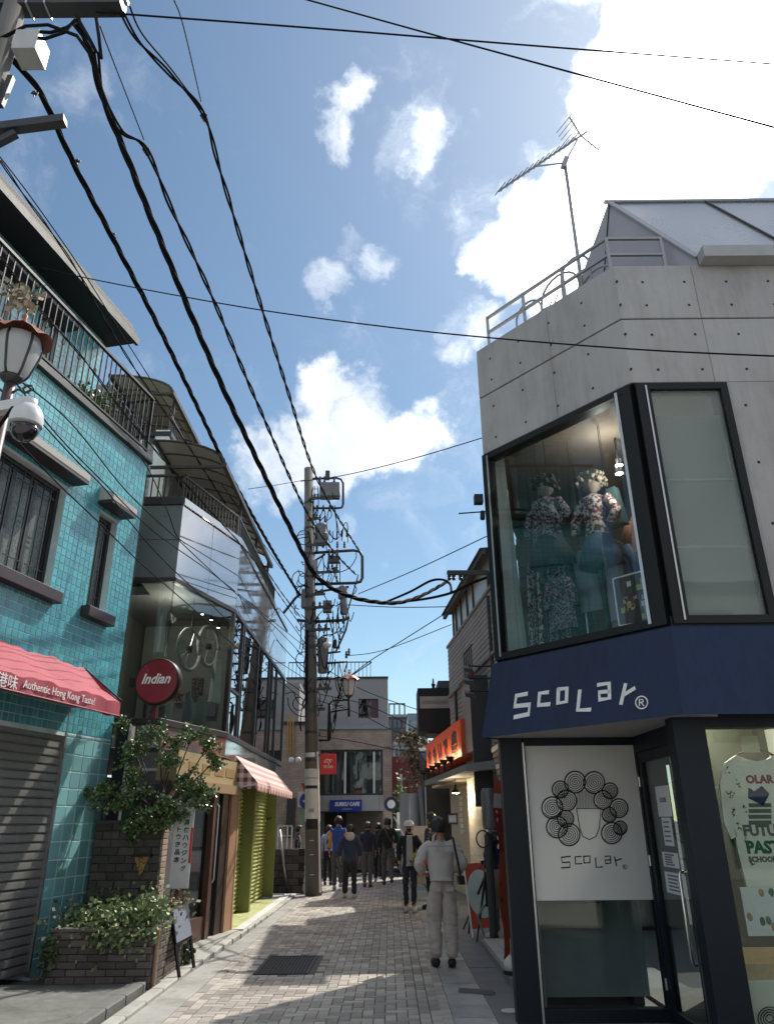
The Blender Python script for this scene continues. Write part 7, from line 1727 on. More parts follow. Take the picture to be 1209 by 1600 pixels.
# lantern builder
def lantern(root, c, s=1.0, npan=6, pane=None):
    r0, r1, h = .10*s, .20*s, .42*s
    for k in range(npan):
        t0, t1 = 2*math.pi*k/npan+.5, 2*math.pi*(k+1)/npan+.5; b = MB(); g_ = .06
        def rp(t, r, z): return c+Vector((r*math.cos(t), r*math.sin(t), z))
        prof = [(r0, 0), (r0*1.3, h*.12), (r1*.92, h*.6), (r1, h*.82), (r1*.92, h)]
        vs_ = []
        for r, z in prof: vs_ += [rp(t0+g_, r, z), rp((t0+t1)/2, r*.985, z), rp(t1-g_, r, z)]
        b.add(vs_, [f_ for i in range(4) for f_ in ((3*i, 3*i+1, 3*i+4, 3*i+3), (3*i+1, 3*i+2, 3*i+5, 3*i+4))]); b.build('pane', pane or m_opal, root, None, True)
        MB().tube([rp(t0, r*1.03, z) for r, z in prof], .012*s, 6).build('rib', m_steel, root, None, True)
        # scalloped hood petal
        b = MB(); vs_ = [c+Vector((0, 0, h+.17*s))]; 
        for i in range(5):
            t = t0+(t1-t0)*i/4; vs_.append(rp(t, .15*s, h+.11*s))
        for i in range(5):
            t = t0+(t1-t0)*i/4; vs_.append(rp(t, (.27+.02*math.sin(math.pi*i/4))*s, h+(.02-.05*(1-math.sin(math.pi*i/4)))*s))
        b.add(vs_, [(0, i+1, i+2) for i in range(4)]+[(i+1, i+6, i+7, i+2) for i in range(4)]); b.build('hood_petal', m_copper, root, None, True)
    MB().lathe([(.0, -.06*s), (.05*s, -.06*s), (.09*s, -.02*s), (.11*s, .0), (.0, .01*s)], 14, c).build('cup', m_steel, root, None, True)
    MB().lathe([(.02*s, h+.15*s), (.035*s, h+.19*s), (.015*s, h+.23*s), (.03*s, h+.26*s), (.0, h+.30*s)], 10, c).build('finial', m_copper, root, None, True)
lc = D(545, 1087, PY-.1)
flp = thing('bracket_lamp', 'copper hooded lantern on a black bracket fixed to the utility pole', 'street lamp', lc-Vector((0, 0, .3)))
lantern(flp, lc, 1.0)
def fpipe(name, pts, r): return MB().tube([D(*p, PY-.1) for p in pts], r, 8).build(name, m_black, flp, None, True)
fpipe('stem', [(545, 1087), (545, 1112), (545, 1120)], .035); fpipe('bracket_post', [(514, 1157), (515, 1100)], .05); fpipe('bracket_arm', [(515, 1100), (520, 1095), (545, 1094)], .022); fpipe('bracket_arm', [(515, 1113), (545, 1108)], .022); fpipe('bracket_arm', [(498, 1157), (515, 1157)], .03); fpipe('scroll', [(520, 1110), (525, 1103), (535, 1102), (541, 1106)], .012)
one('spotlight_head', MB().ball(D(511, 1008, PY-.35), .12, .12, .09, 12, 8), m_offw, 'pale round flood lamp head beside the lower pole transformer', 'lamp', smooth=True)
# signs on the pole
a, c_ = D(500, 1210, PY-.3), D(525, 1178, PY-.3); RS = Fr(a.x, PY-.3, 90)
rsg = thing('red_square_sign', 'square red blade sign with a white house emblem on the utility pole', 'sign', Vector((a.x, PY-.3, a.z)))
MB().cbox(0, c_.x-a.x, 0, .08, a.z, c_.z, .008).build('sign_box', mat('sign_red', S(196, 44, 48), .45, var=.05), rsg, RS); w_ = c_.x-a.x; h_ = c_.z-a.z
em = MB(); em.tube([(w_*(.5+.2*math.cos(t*.35)-.05), -.006, a.z+h_*(.55+.17*math.sin(t*.35))) for t in range(10)], .010, 5); em.tube([(w_*(.35+.05*k), -.006, a.z+h_*(.55+.1*math.sin(k))) for k in range(6)], .008, 5); em.tube([(w_*.58, -.006, a.z+h_*.62), (w_*.66, -.006, a.z+h_*.74), (w_*.76, -.006, a.z+h_*.66)], .009, 5); em.build('emblem', m_white, rsg, RS)
letter('THE CABIN', w_*.5, a.z+h_*.36, -.004, m_white, rsg, RS, width=w_*.62, height=.07)
MB().bar(D(497, 1180, PY-.26), D(502, 1180, PY-.26), .03).build('bracket', m_steel, rsg)
spst = thing('sign_post', 'thin white sign post with a red triangle and a blue disc beside the pole', 'sign post', gnd(478, 1400))
g0 = gnd(478, 1400); MB().tube([g0, D(479, 1175, PY+.1)], .03, 8).build('post', m_white, spst)
tp_ = [D(470, 1224, PY+.05), D(484, 1224, PY+.05), D(477, 1241, PY+.05)]; MB().add(tp_+[v+Vector((0, .02, 0)) for v in tp_], [(0, 2, 1), (3, 4, 5), (0, 1, 4, 3), (1, 2, 5, 4), (2, 0, 3, 5)]).build('red_triangle', mat('tri_red', S(190, 36, 50), .5), spst)
MB().lathe([(.0, 0), (.2, 0), (.2, .02), (.0, .02)], 24, D(480, 1252, PY+.05), 'y').build('blue_disc', mat('disc_blue', S(34, 66, 150), .5), spst)
ar = D(474, 1252, PY+.02); MB().add([ar+Vector((-.03, 0, 0)), ar+Vector((.08, 0, -.07)), ar+Vector((.08, 0, .07))], [(0, 1, 2)]).build('arrow', m_white, spst)
bx0, bx1 = D(468, 1290, PY+.3), D(478, 1264, PY+.3); MB().box(bx0.x, bx1.x, PY+.28, PY+.32, bx0.z, bx1.z).build('green_notice', mat('notice_green', (.25, .42, .36), .6), spst)
pp0, pp1 = D(465, 1262, PY+.4), D(482, 1237, PY+.4); MB().box(pp0.x, pp1.x, PY+.36, PY+.39, pp0.z, pp1.z).build('pale_plate', m_offw, spst)
wr = MB(); 
for k in range(14): wr.ball(g0+Vector((random.uniform(-.05, .05), random.uniform(-.05, .05), .05+k*.045)), .045, n=7, m=5, jit=.4)
wr.build('wrapped_foot', mat('foam_wrap', (.50, .50, .47), .8, var=.2), spst)

# near lantern post with security camera
nc = dep(18, 590, 4.2)
nl = thing('lamp_post', 'close copper hooded street lantern on a slim post beside the tiled house', 'street lamp', (nc.x, nc.y, .1))
lantern(nl, nc, .74, 6, mat('near_opal', (.42, .42, .42), .3, var=.06))
MB().tube([Vector((nc.x, nc.y, .0)), Vector((nc.x, nc.y, .5)), nc-Vector((0, 0, .05))], [.075, .05, .036], 12).build('post', mat('plum_post', (.055, .035, .04), .5), nl, None, True)
for s_ in (-1, 1):
    q = nc+Vector((0, 0, -.12)); MB().tube([q+Vector((s_*(.03+.03*k*.55+.0), -.0, .02*math.sin(k*.9)+.004*k)) for k in range(6)]+[q+Vector((s_*(.13+.035*math.cos(t)), 0, .03+.03*math.sin(t))) for t in (0, 1, 2, 3, 4, 5)], .008, 6).build('scroll', m_steel, nl, None, True)
b = MB()
for i in range(160): leaf(b, nc+Vector((-.05+random.gauss(0, .05), random.gauss(0, .04), .62+random.gauss(.04, .05))), .05)
b.build('dried_wreath', mat('dry_wreath', (.38, .34, .26), .8, var=.4, pieces=.4), nl)
cc = dep(40, 662, 4.0)
cm = thing('dome_camera', 'white dome security camera on a bracket beside the street lantern', 'camera', cc)
MB().lathe([(.075, -.02), (.098, -.01), (.10, .03), (.092, .075), (.065, .12), (.045, .13), (.0, .135)], 28, cc).build('housing', mat('camera_white', (.62, .62, .63), .35, var=.04), cm, None, 'auto')
MB().lathe([(.0, -.125), (.03, -.12), (.06, -.098), (.08, -.06), (.088, -.03), (.0, -.01)], 24, cc).build('dome', mat('dome_black', (.012, .012, .014), .08, coat=.6), cm, None, True)
MB().bar(cc+Vector((.0, 0, .15)), Vector((nc.x-.12, 4.1, cc.z+.14)), .06, .07).build('bracket', MATS['camera_white'], cm); MB().lathe([(.04, .10), (.045, .17), (.0, .19)], 14, cc).build('neck', MATS['camera_white'], cm, None, True); MB().box(nc.x-.2, nc.x-.05, 4.05, 4.2, cc.z-.06, cc.z+.2).build('junction_box', MATS['camera_white'], cm)
MB().tube([cc+Vector((-.1, 0, .12)), cc+Vector((-.13, -.03, .0)), cc+Vector((-.17, 0, -.05)), cc+Vector((-.24, 0, .02))], .012, 6).build('camera_cable', m_cable, cm, None, True)

# near utility pole (stands beside the lane at the camera's left) with arms reaching into view
NY = 5.5
npx = dep(-60, 300, NY).x
npl = thing('near_utility_pole', 'near concrete utility pole with steel arms and a grey box above the tiled house', 'utility pole', (npx, NY, 0))
MB().tube([Vector((npx, NY, 0)), Vector((npx, NY, 11.6))], [.17, .11], 16).build('shaft', m_polec, npl, None, True)
za = dep(190, 8, NY).z
MB().box(npx-.3, dep(192, 10, NY).x, NY-.09, NY+.09, za-.07, za+.10).build('channel_arm', m_steel, npl); MB().box(npx, dep(193, 10, NY).x+.02, NY-.07, NY+.07, za+.101, za+.16).build('arm_cap', m_offw, npl)
for k in range(3): MB().box(dep(20+k*28, 10, NY).x-.01, dep(20+k*28, 10, NY).x+.01, NY-.1, NY+.1, za-.085, za+.11).build('strap', m_alu, npl)
a0, a1 = Vector((npx, NY, dep(0, 205, NY).z)), dep(102, 188, NY); MB().bar(a0, a1, .10, .10).build('square_arm', m_steel, npl); MB().bar(Vector((npx, NY, a0.z-.35)), dep(25, 208, NY), .07).build('arm_brace', m_steel, npl)
gx = dep(52, 75, NY); MB().box(gx.x-.16, gx.x+.10, NY-.12, NY+.14, gx.z-.16, gx.z+.14).build('grey_box', mat('box_pale', (.45, .45, .44), .5), npl)
MB().bar(dep(0, 165, NY), dep(18, 120, NY), .06).build('strut', m_steel, npl)
for pts in ([(0, 60), (40, 40), (75, 38), (120, 55), (145, 90)], [(30, 55), (70, 60), (100, 50), (118, 30)], [(35, 48), (80, 50), (105, 42), (125, 28)], [(120, 25), (140, 60), (150, 80)], [(150, 25), (155, 60), (158, 90)]):
    MB().tube([dep(x, y, NY-.1) for x, y in pts], .02, 6).build('jumper', m_cable, npl, None, True)

def cable(label, pts, Y0, Y1, r, name='overhead_cable', twist=0, m_=None, group='overhead cables'):
    L = [0.0]
    for i in range(1, len(pts)): L.append(L[-1]+math.hypot(pts[i][0]-pts[i-1][0], pts[i][1]-pts[i-1][1]))
    P_ = [dep(x, y, 1/((1-l/L[-1])/Y0+(l/L[-1])/Y1)) for (x, y), l in zip(pts, L)]
    C_ = crom(P_, 10); b = MB()
    if twist:
        k = len(C_); fine = crom(C_, 3)
        dist = 0.0; prev = fine[0]; rings = []
        for q in range(twist):
            path = []; dist = 0.0; prev = fine[0]
            for i, c_ in enumerate(fine):
                dist += (c_-prev).length; prev = c_; d = (fine[min(i+1, len(fine)-1)]-fine[max(i-1, 0)]).normalized(); x = d.cross(Vector((0, 0, 1))).normalized(); y = x.cross(d); a = dist*5.5+q*2*math.pi/twist
                path.append(c_+(x*math.cos(a)+y*math.sin(a))*r*.75)
            b.tube(path, r*.62, 6)
    else: b.tube(C_, r, 6)
    return one(name, b, m_ or m_cable, label, 'cable', None, group, True)
B_ = NY
cable('thick twisted cable from the near arms down to the utility pole, lowest of four', [(0, 75), (60, 140), (115, 255), (175, 370), (240, 495), (300, 618), (360, 742), (420, 850), (468, 930)], B_, PY, .029, twist=3)
cable('thick black cable bundle that passes the utility pole and swings right', [(118, 36), (140, 75), (160, 150), (205, 262), (245, 362), (330, 565), (400, 715), (480, 878), (500, 905), (530, 925), (570, 938), (620, 942), (660, 930), (700, 908)], B_, 16.0, .031, twist=3)
cable('twisted cable with a clamp from the near arms to the pole cabinet', [(150, 80), (162, 150), (190, 205), (228, 232), (270, 330), (330, 460), (400, 625), (475, 792), (520, 860), (556, 898)], B_, PY, .024, twist=2)
cable('outermost twisted cable from the arm end to the upper pole frame', [(190, 18), (215, 62), (265, 115), (318, 178), (345, 270), (400, 452), (450, 612), (487, 728), (520, 795), (562, 862)], B_, PY, .024, twist=2)
cable('second strand beside the outermost twisted cable near its arm', [(203, 10), (222, 52), (268, 108), (316, 172)], B_, 7.6, .012)
cable('thin messenger wire down to the outermost cable clamp', [(272, 0), (287, 42), (314, 158)], 5.4, 7.5, .008, m_=m_wire)
cable('thin messenger wire down to the second cable clamp', [(156, 40), (175, 90), (225, 218)], B_, 7.4, .008, m_=m_wire)
cable('thin wire from the near arm across the open sky, the straighter one', [(150, 18), (500, 44), (850, 72), (1230, 101)], B_, 7.0, .012, m_=m_wire)
cable('thin wire falling across the bright cloud', [(455, -8), (700, 60), (950, 128), (1230, 204)], 7.0, 6.0, .012, m_=m_wire)
cable('thin wire from the tiled house eaves across to the concrete parapet', [(20, 408), (130, 433), (280, 462), (420, 486), (600, 510), (760, 527), (1000, 546), (1230, 557)], 8.6, 5.0, .0075, m_=m_wire)
cable('thin wire from the pole top towards the concrete corner shop', [(470, 752), (540, 742), (650, 715), (760, 682)], PY, 15, .012, m_=m_wire)
cable('thin wire ending at the left of the pole top', [(388, 764), (430, 758), (476, 750)], 17, PY, .010, m_=m_wire)
cable('thin wire from the pole frame rising to the shop side', [(560, 928), (650, 890), (760, 838)], PY, 15.5, .012, m_=m_wire)
cable('level thin wire from the pole to the roof lean-to', [(540, 945), (620, 949), (706, 948)], PY, 18, .012, m_=m_wire)
cable('slack thin wire from the lower pole arm to the roof bracket', [(530, 1070), (575, 1035), (630, 1000), (698, 957)], PY, 18.4, .012, m_=m_wire)
cable('lower slack wire between the pole and the clad building', [(540, 1025), (600, 1016), (705, 976)], PY, 18.6, .010, m_=m_wire)
cable('short thick cable rising to the roof bracket', [(600, 942), (640, 925), (672, 908), (692, 906), (703, 913), (705, 925)], 18.2, 15.0, .028)
cable('short thick cable running into the roof lean-to', [(600, 942), (650, 938), (700, 928), (735, 912), (762, 902)], 18.2, 14.2, .030)
cable('eaves cable running along the tiled house roof edge', [(0, 250), (40, 308), (80, 362), (125, 430), (170, 510), (220, 590), (290, 690), (360, 800), (432, 915), (470, 965)], 6.6, PY, .014, twist=2)
cable('thin line beside the eaves cable', [(-10, 232), (50, 310), (130, 425), (205, 545), (300, 690), (440, 890)], 6.8, 18, .0085, m_=m_wire)
cable('pair of service cables crossing before the balcony', [(0, 400), (60, 480), (130, 560), (190, 640), (250, 712), (330, 800), (400, 880), (475, 985)], 5.6, PY, .011, twist=2)
for k, (pts, y0) in enumerate((([(20, 592), (90, 680), (160, 752), (240, 830), (330, 895), (400, 950), (478, 1012)], 6.2), ([(25, 590), (110, 660), (200, 770), (280, 845), (360, 920), (430, 980), (478, 1030)], 6.2), ([(60, 655), (120, 720), (165, 765), (205, 818), (260, 880), (330, 945), (400, 1010), (478, 1062)], 6.5), ([(28, 690), (90, 755), (150, 812), (220, 880), (300, 950), (380, 1020), (470, 1090)], 6.2), ([(200, 690), (230, 730), (262, 800), (275, 835), (290, 850)], 10.0))):
    cable(('thin drop wire strung before the teal tiles' if k < 4 else 'short drop wire beside the slate grey panel'), pts, y0, PY if k < 4 else 10.6, .008, m_=m_wire, group='drop wires before the tiled house' if k < 4 else None)
cable('slack wires from the pole down to the far lane side', [(494, 1075), (560, 1065), (606, 1120), (655, 1165)], PY, 22, .012, m_=m_wire) if False else None
for k, pts in enumerate(([(500, 1040), (560, 1075), (610, 1095), (655, 1110)], [(500, 1085), (560, 1098), (610, 1118), (655, 1142)], [(498, 1095), (560, 1115), (610, 1140), (656, 1155)], [(498, 1150), (560, 1160), (620, 1172), (664, 1176)])):
    cable('thin line from the pole low across to the black box sign', pts, PY, 21.5, .011, m_=m_wire, group='low lines across the far lane')
for k, (pts, ) in enumerate((([(440, 1060), (470, 1080), (484, 1095)], ), ([(432, 1000), (460, 1030), (484, 1050)], ), ([(436, 950), (455, 975), (480, 1010)], ))):
    cable('short drop wire from the glossy grey panels to the pole', pts, 18.5, PY, .010, m_=m_wire, group='short drop wires by the pole')
# clamps on cables
for k, (px, py, Y, wh) in enumerate(((318, 180, 7.6, 'outermost twisted cable'), (228, 233, 7.4, 'second twisted cable'), (175, 366, 9.0, 'lowest thick cable'))):
    p_ = dep(px, py, Y); b = MB(); b.bar(p_+Vector((-.03, 0, .03)), p_+Vector((.03, .05, -.05)), .05); b.bar(p_+Vector((-.04, 0, 0)), p_+Vector((.05, 0, .02)), .02)
    one('cable_clamp', b, m_steel, 'black cable clamp on the ' + wh, 'clamp')
for k, (px, py, Y) in enumerate(((54, 145, 5.7), (121, 251, 6.8))):
    p_ = dep(px, py, Y); b = MB(); b.ball(p_, .03, .03, .02, 8, 5); b.bar(p_+Vector((-.04, 0, 0)), p_+Vector((.04, 0, 0)), .012); b.bar(p_+Vector((0, 0, -.05)), p_+Vector((0, 0, .04)), .012)
    one('wire_spacer', b, m_steel, 'small black wire spacer beside the lowest thick cable', 'spacer', group='wire spacers')
# ================================================================== PEOPLE
def skin(verts, edges, root=0, sub=2):
    me = bpy.data.meshes.new('sk'); me.from_pydata([v[0] for v in verts], edges, []); o = bpy.data.objects.new('sk', me); col.objects.link(o)
    md = o.modifiers.new('s', 'SKIN'); md.use_smooth_shade = True; md.branch_smoothing = .6
    for i, v in enumerate(verts): r = v[1]; me.skin_vertices[0].data[i].radius = (r, r)
    me.skin_vertices[0].data[root].use_root = True
    ss = o.modifiers.new('u', 'SUBSURF'); ss.levels = sub; ss.render_levels = sub
    bpy.context.view_layer.update()
    m2 = bpy.data.meshes.new_from_object(o.evaluated_get(bpy.context.evaluated_depsgraph_get()))
    V_ = [v.co.copy() for v in m2.vertices]; N_ = [v.normal.copy() for v in m2.vertices]; F_ = [tuple(p.vertices) for p in m2.polygons]
    bpy.data.objects.remove(o); bpy.data.meshes.remove(me); bpy.data.meshes.remove(m2)
    return V_, N_, F_
def wrinkle(V_, N_, amp, fr, seed):
    out = []
    for v, n in zip(V_, N_):       # soft lumps plus sharp slanting folds
        a = mnoise.noise(Vector((v.x*fr*.6+seed, v.y*fr*.6, v.z*fr*.5)))
        f1 = 1-abs(mnoise.noise(Vector((v.x*fr*.55+v.z*9+seed*2, v.y*fr*.55, v.z*fr*1.25))))*2.2
        out.append(v+n*amp*(a*.7+max(f1, -.4)*.55-.15))
    return out
m_skin = mat('skin', (.42, .25, .17), .5, var=.08); m_hair = mat('hair_black', (.012, .011, .011), .45, var=.3, scale=30)
def person(label, loc, head, h=1.68, arms=None, walk=0.0, stance=.10, top=None, bottom=None, shoe=None, hair=None, hem=.92, loose=1.0, legw=1.0, hairstyle='short', face=False, lean=(0, 0), turn=0.0, parts=()):
    s_ = h/1.72; rz = -rad(head); lx, ly = lean
    t_ = thing('person', label, 'person', loc, rz); Mw = W[t_]
    A_ = {'L': [(-.185, 0, 1.41), (-.235, -.03, 1.14), (-.235, .05, .90)], 'R': [(.185, 0, 1.41), (.235, -.03, 1.14), (.235, .05, .90)]}
    for k, v in (arms or {}).items(): A_[k][1:] = v
    wl = {'L': walk, 'R': -walk}
    G = {}
    for k, sx in (('L', -1), ('R', 1)):
        w = wl[k]; G[k] = [(sx*.09, 0, .90), (sx*(stance*.6+.04), w*.45+.03+abs(w)*.10, .50+.0*abs(w)), (sx*stance, w*.95-.03, .085+(.07 if w < -.1 else 0)), (sx*(stance+.015), w*.95+.13, .035+(.0 if w < -.1 else 0))]
    sp = [(0, 0, .95), (lx*.3, ly*.3, 1.13), (lx*.7, ly*.7, 1.32), (lx, ly, 1.46), (lx*1.05, ly+.01, 1.54), (lx*1.1, ly+.022, 1.605), (lx*1.1, ly+.012, 1.665)]
    def L_(p): return Vector(p)*s_
    def sh(p): return (p[0]+lx*.9, p[1]+ly*.9, p[2])
    # body: one continuous skin
    v = [(L_(p), r*s_) for p, r in zip(sp, (.085, .08, .085, .050, .066, .094, .076))]; e = [(i, i+1) for i in range(6)]
    ends = {}
    for k in 'LR':
        a = [sh(A_[k][0]), A_[k][1], A_[k][2]]; i0 = len(v); v += [(L_(a[0]), .042*s_), (L_(a[1]), .036*s_), (L_(a[2]), .030*s_)]; e += [(2, i0), (i0, i0+1), (i0+1, i0+2)]; ends[k] = (L_(a[1]), L_(a[2]))
        i0 = len(v); v += [(L_(G[k][0]), .062*s_), (L_(G[k][1]), .046*s_), (L_(G[k][2]), .036*s_)]; e += [(0, i0), (i0, i0+1), (i0+1, i0+2)]
    V_, N_, F_ = skin(v, e, 0, 2); V_ = [Vector((x.x, (x.y*.7 if x.z < 1.38*s_ and abs(x.x) < .2*s_ and abs(x.y) < .16 and x.z > .8*s_ else x.y), x.z)) for x in V_]; b = MB(); b.add(V_, F_)
    for k, sx in (('L', -1), ('R', 1)):       # hands: palm, four fingers and a thumb
        el, wr_ = ends[k]; d = (wr_-el).normalized(); side_ = d.cross(Vector((0, 1, 0)) if abs(d.y) < .8 else Vector((0, 0, 1))).normalized()*(1 if sx > 0 else -1); nrm = d.cross(side_).normalized()
        p0 = wr_+d*.045*s_; q = Matrix(((nrm.x, side_.x, d.x), (nrm.y, side_.y, d.y), (nrm.z, side_.z, d.z)))
        pb_ = MB(); pb_.ball((0, 0, 0), .036*s_, .016*s_, .05*s_, 8, 6); b.add([q @ Vector(x)+p0 for x in pb_.v], pb_.f)
        for i, ln in enumerate((.062, .075, .070, .055)):
            o_ = p0+d*.038*s_+nrm*((i-1.5)*.017*s_); cur = -side_*.012*s_; b.tube([o_, o_+d*ln*.45*s_+cur*.3, o_+d*ln*.8*s_+cur*1.2, o_+d*ln*s_+cur*2.2], [.0085*s_, .008*s_, .0075*s_, .005*s_], 6)
        o_ = p0-d*.015*s_+nrm*(.03*s_); b.tube([o_, o_+nrm*.022*s_+d*.02*s_, o_+nrm*.026*s_+d*.05*s_], [.010*s_, .009*s_, .006*s_], 6)
    hc = L_(sp[5]); fy = 1
    for sx in (-1, 1): b.ball(hc+Vector((sx*.092, -.005, -.01))*s_, .012*s_, .022*s_, .032*s_, 7, 5)
    b.ball(hc+Vector((0, .095, -.015))*s_, .014*s_, .02*s_, .028*s_, 7, 5)
    b.v = [tuple(Mw @ Vector(x)) for x in b.v]; body = b.build('body', m_skin, t_, None, True)
    def part(name, V2, F2, m_, sm=True, parent=None):
        bb = MB(); bb.add([Mw @ Vector(x) for x in V2], F2); return bb.build(name, m_, parent or t_, None, sm)
    if face:
        for sx in (-1, 1):
            e_ = MB(); e_.ball(hc+Vector((sx*.034, .088, .012))*s_, .011*s_, .006*s_, .007*s_, 8, 5); part('eye', e_.v, e_.f, m_ink)
        e_ = MB(); e_.ball(hc+Vector((0, .072, -.048))*s_, .058*s_, .04*s_, .045*s_, 10, 6); part('face_mask', e_.v, e_.f, m_ink)
    # trousers
    v = [(L_((0, 0, 1.10)), .128*s_), (L_((0, 0, .95)), .150*s_)]; e = [(0, 1)]
    for k in 'LR':
        i0 = len(v); g0, g1, g2 = G[k][0], G[k][1], G[k][2]; md = tuple((x+y)/2 for x, y in zip(g0, g1)); ank = (g2[0], g2[1], g2[2]+.0)
        v += [(L_((g0[0], g0[1], .84)), .098*s_), (L_(md), .088*s_*legw), (L_(g1), .074*s_*legw), (L_(tuple((x+y)/2 for x, y in zip(g1, g2))), .070*s_*legw), (L_((ank[0], ank[1], ank[2]+.01)), .058*s_*legw)]; e += [(1, i0), (i0, i0+1), (i0+1, i0+2), (i0+2, i0+3), (i0+3, i0+4)]
    V_, N_, F_ = skin(v, e, 1, 3); V_ = wrinkle(V_, N_, .022, 15, len(label)); V_ = [Vector((x.x, x.y*(.86 if x.z > .8*s_ else 1), x.z)) for x in V_]; part('trousers', V_, F_, bottom)
    # top garment
    v = [(L_((0, 0, hem-.04)), .158*s_*loose), (L_((lx*.25, ly*.25, 1.10)), .152*s_*loose), (L_((lx*.65, ly*.65, 1.29)), .165*s_*loose), (L_((lx*.95, ly*.95, 1.43)), .105*s_), (L_((lx, ly, 1.53)), .074*s_)]; e = [(0, 1), (1, 2), (2, 3), (3, 4)]
    for k in 'LR':
        a = [sh(A_[k][0]), A_[k][1], A_[k][2]]; i0 = len(v); v += [(L_((a[0][0]*.86, a[0][1], a[0][2])), .085*s_), (L_(tuple((x+y)/2 for x, y in zip(a[0], a[1]))), .064*s_*loose), (L_(a[1]), .056*s_*loose), (L_(tuple(x*.2+y*.8 for x, y in zip(a[1], a[2]))), .047*s_*loose)]; e += [(2, i0), (i0, i0+1), (i0+1, i0+2), (i0+2, i0+3)]
    V_, N_, F_ = skin(v, e, 1, 3); V_ = wrinkle(V_, N_, .022, 14, len(label)*1.7); V_ = [Vector((x.x, x.y*(.76 if abs(x.x) < .17*s_ and abs(x.y) < .2 else .9), x.z)) for x in V_]; tp = part('top', V_, F_, top)
    # shoes
    for k in 'LR':
        a, c_ = Vector(G[k][2])*s_, Vector(G[k][3])*s_; V_, N_, F_ = skin([(a+Vector((0, -.05, -.02))*s_, .062*s_), (a+Vector((0, .05, -.035))*s_, .058*s_), (Vector((c_.x, c_.y, a.z-.045*s_)), .054*s_), (Vector((c_.x, c_.y+.08*s_, a.z-.05*s_)), .040*s_)], [(0, 1), (1, 2), (2, 3)], 0, 1)
        mn = min(x.z for x in V_); fl = max(0, a.z-.085*s_); V_ = [Vector((x.x, x.y, max(x.z, fl+.006))) for x in V_]; part('shoe', V_, F_, shoe or m_ink)
    # hair
    if hair:
        hb = MB(); n, m = 28, 18; top_c = L_(sp[5])+Vector((0, -.006, .012))*s_; vs_ = []
        for i in range(m+1):
            ph = math.pi*i/m
            for j in range(n):
                th = 2*math.pi*j/n; k = 1+.22*mnoise.noise(Vector((math.cos(th)*5.2, math.sin(th)*5.2, i*.28+len(label))))
                x, y, z = .108*math.sin(ph)*math.cos(th), .116*math.sin(ph)*math.sin(th), .116*math.cos(ph)
                low = .02 if y > .03 else (-.075 if hairstyle == 'short' else -.14)
                if z < low: z = low; x *= .93; y *= .93
                if y > .045 and z < .045: y = .045
                vs_.append(top_c+Vector((x*k, y*k, z*k))*s_)
        part('hair', vs_, [(i*n+j, (i+1)*n+j, (i+1)*n+(j+1) % n, i*n+(j+1) % n) for i in range(m) for j in range(n)], hair)
    return t_, (lambda p: Mw @ (Vector(p)*s_)), part, s_
fab = lambda n, c, **k: mat(n, c, .85, var=.12, scale=9, bump=.25, bscale=60, sheen=.15, **k)
m_wk = fab('work_jacket_grey', (.47, .445, .43)); m_wkp = fab('work_trousers', (.44, .39, .365)); m_nv = fab('navy_cloth', (.020, .030, .075)); m_bk = fab('black_cloth', (.013, .013, .016)); m_gyp = fab('grey_trousers', (.085, .085, .09)); m_dn = fab('dark_denim', (.022, .028, .042)); m_bg = fab('beige_trousers', (.27, .24, .19)); m_dnv = fab('dark_navy_knit', (.016, .020, .036)); m_bl = fab('bright_blue_cloth', (.03, .07, .33)); m_yl = fab('orange_yellow_cloth', (.62, .30, .08)); m_pg = fab('pale_grey_cotton', (.42, .40, .41)); m_shw = mat('shoe_white', (.45, .45, .44), .6); m_shb = mat('shoe_brown', (.10, .035, .03), .5); m_hbr = mat('hair_brown', (.05, .028, .016), .5, var=.3, scale=30)
# man in grey work clothes
g0 = gnd(694, 1512); t_, pm, part, s_ = person('person in pale grey work clothes seen from behind with a black shoulder strap', (g0.x, g0.y, 0), -4, 1.70, {'L': [(-.30, -.03, 1.14), (-.20, .20, 1.06)], 'R': [(.30, -.03, 1.14), (.20, .20, 1.06)]}, .03, .095, m_wk, m_wkp, m_ink, m_hair, hem=.97, loose=1.24, legw=1.28, lean=(-.01, .05))
b = MB(); pts = [pm((.13, .06, 1.50)), pm((.17, -.045, 1.46)), pm((.17, -.125, 1.36)), pm((.20, -.15, 1.20)), pm((.23, -.12, 1.04)), pm((.25, -.06, .99))]
for i in range(5): b.bar(pts[i], pts[i+1], .028, .012, (0, 1, 0))
b.build('shoulder_strap', m_bk, t_); b = MB(); b.hexa([pm(p) for p in ((.22, -.08, .92), (.30, -.08, .92), (.30, .1, .92), (.22, .1, .92), (.21, -.08, 1.02), (.29, -.08, 1.02), (.29, .1, 1.02), (.21, .1, 1.02))]); b.build('pouch', m_bk, t_)
b = MB(); b.hexa([pm(p) for p in ((.185, -.05, .56), (.215, -.05, .56), (.215, .07, .56), (.185, .07, .56), (.180, -.05, .72), (.21, -.05, .72), (.21, .07, .72), (.180, .07, .72))]); b.build('leg_pocket', m_wkp, t_)
m_seamc = fab('work_seam', (.20, .185, .18))
b = MB(); q = [pm((-.17+.034*i, -.135-.018*math.cos((i-5)*.3)+.012*abs(i-5)*.5, 1.375+.004*math.sin(i))) for i in range(11)]; b.tube(q, .004, 5); b.build('yoke_seam', m_seamc, t_)
b = MB(); q = [pm((-.16+.032*i, -.150+.010*abs(i-5)*.7, .965)) for i in range(11)]; b.tube(q, .006, 5); b.build('waist_seam', m_seamc, t_)
b = MB(); b.tube([pm((.0, -.150, .95)), pm((.0, -.165, .86)), pm((.0, -.12, .78))], .004, 5); b.build('trouser_seam', m_seamc, t_)
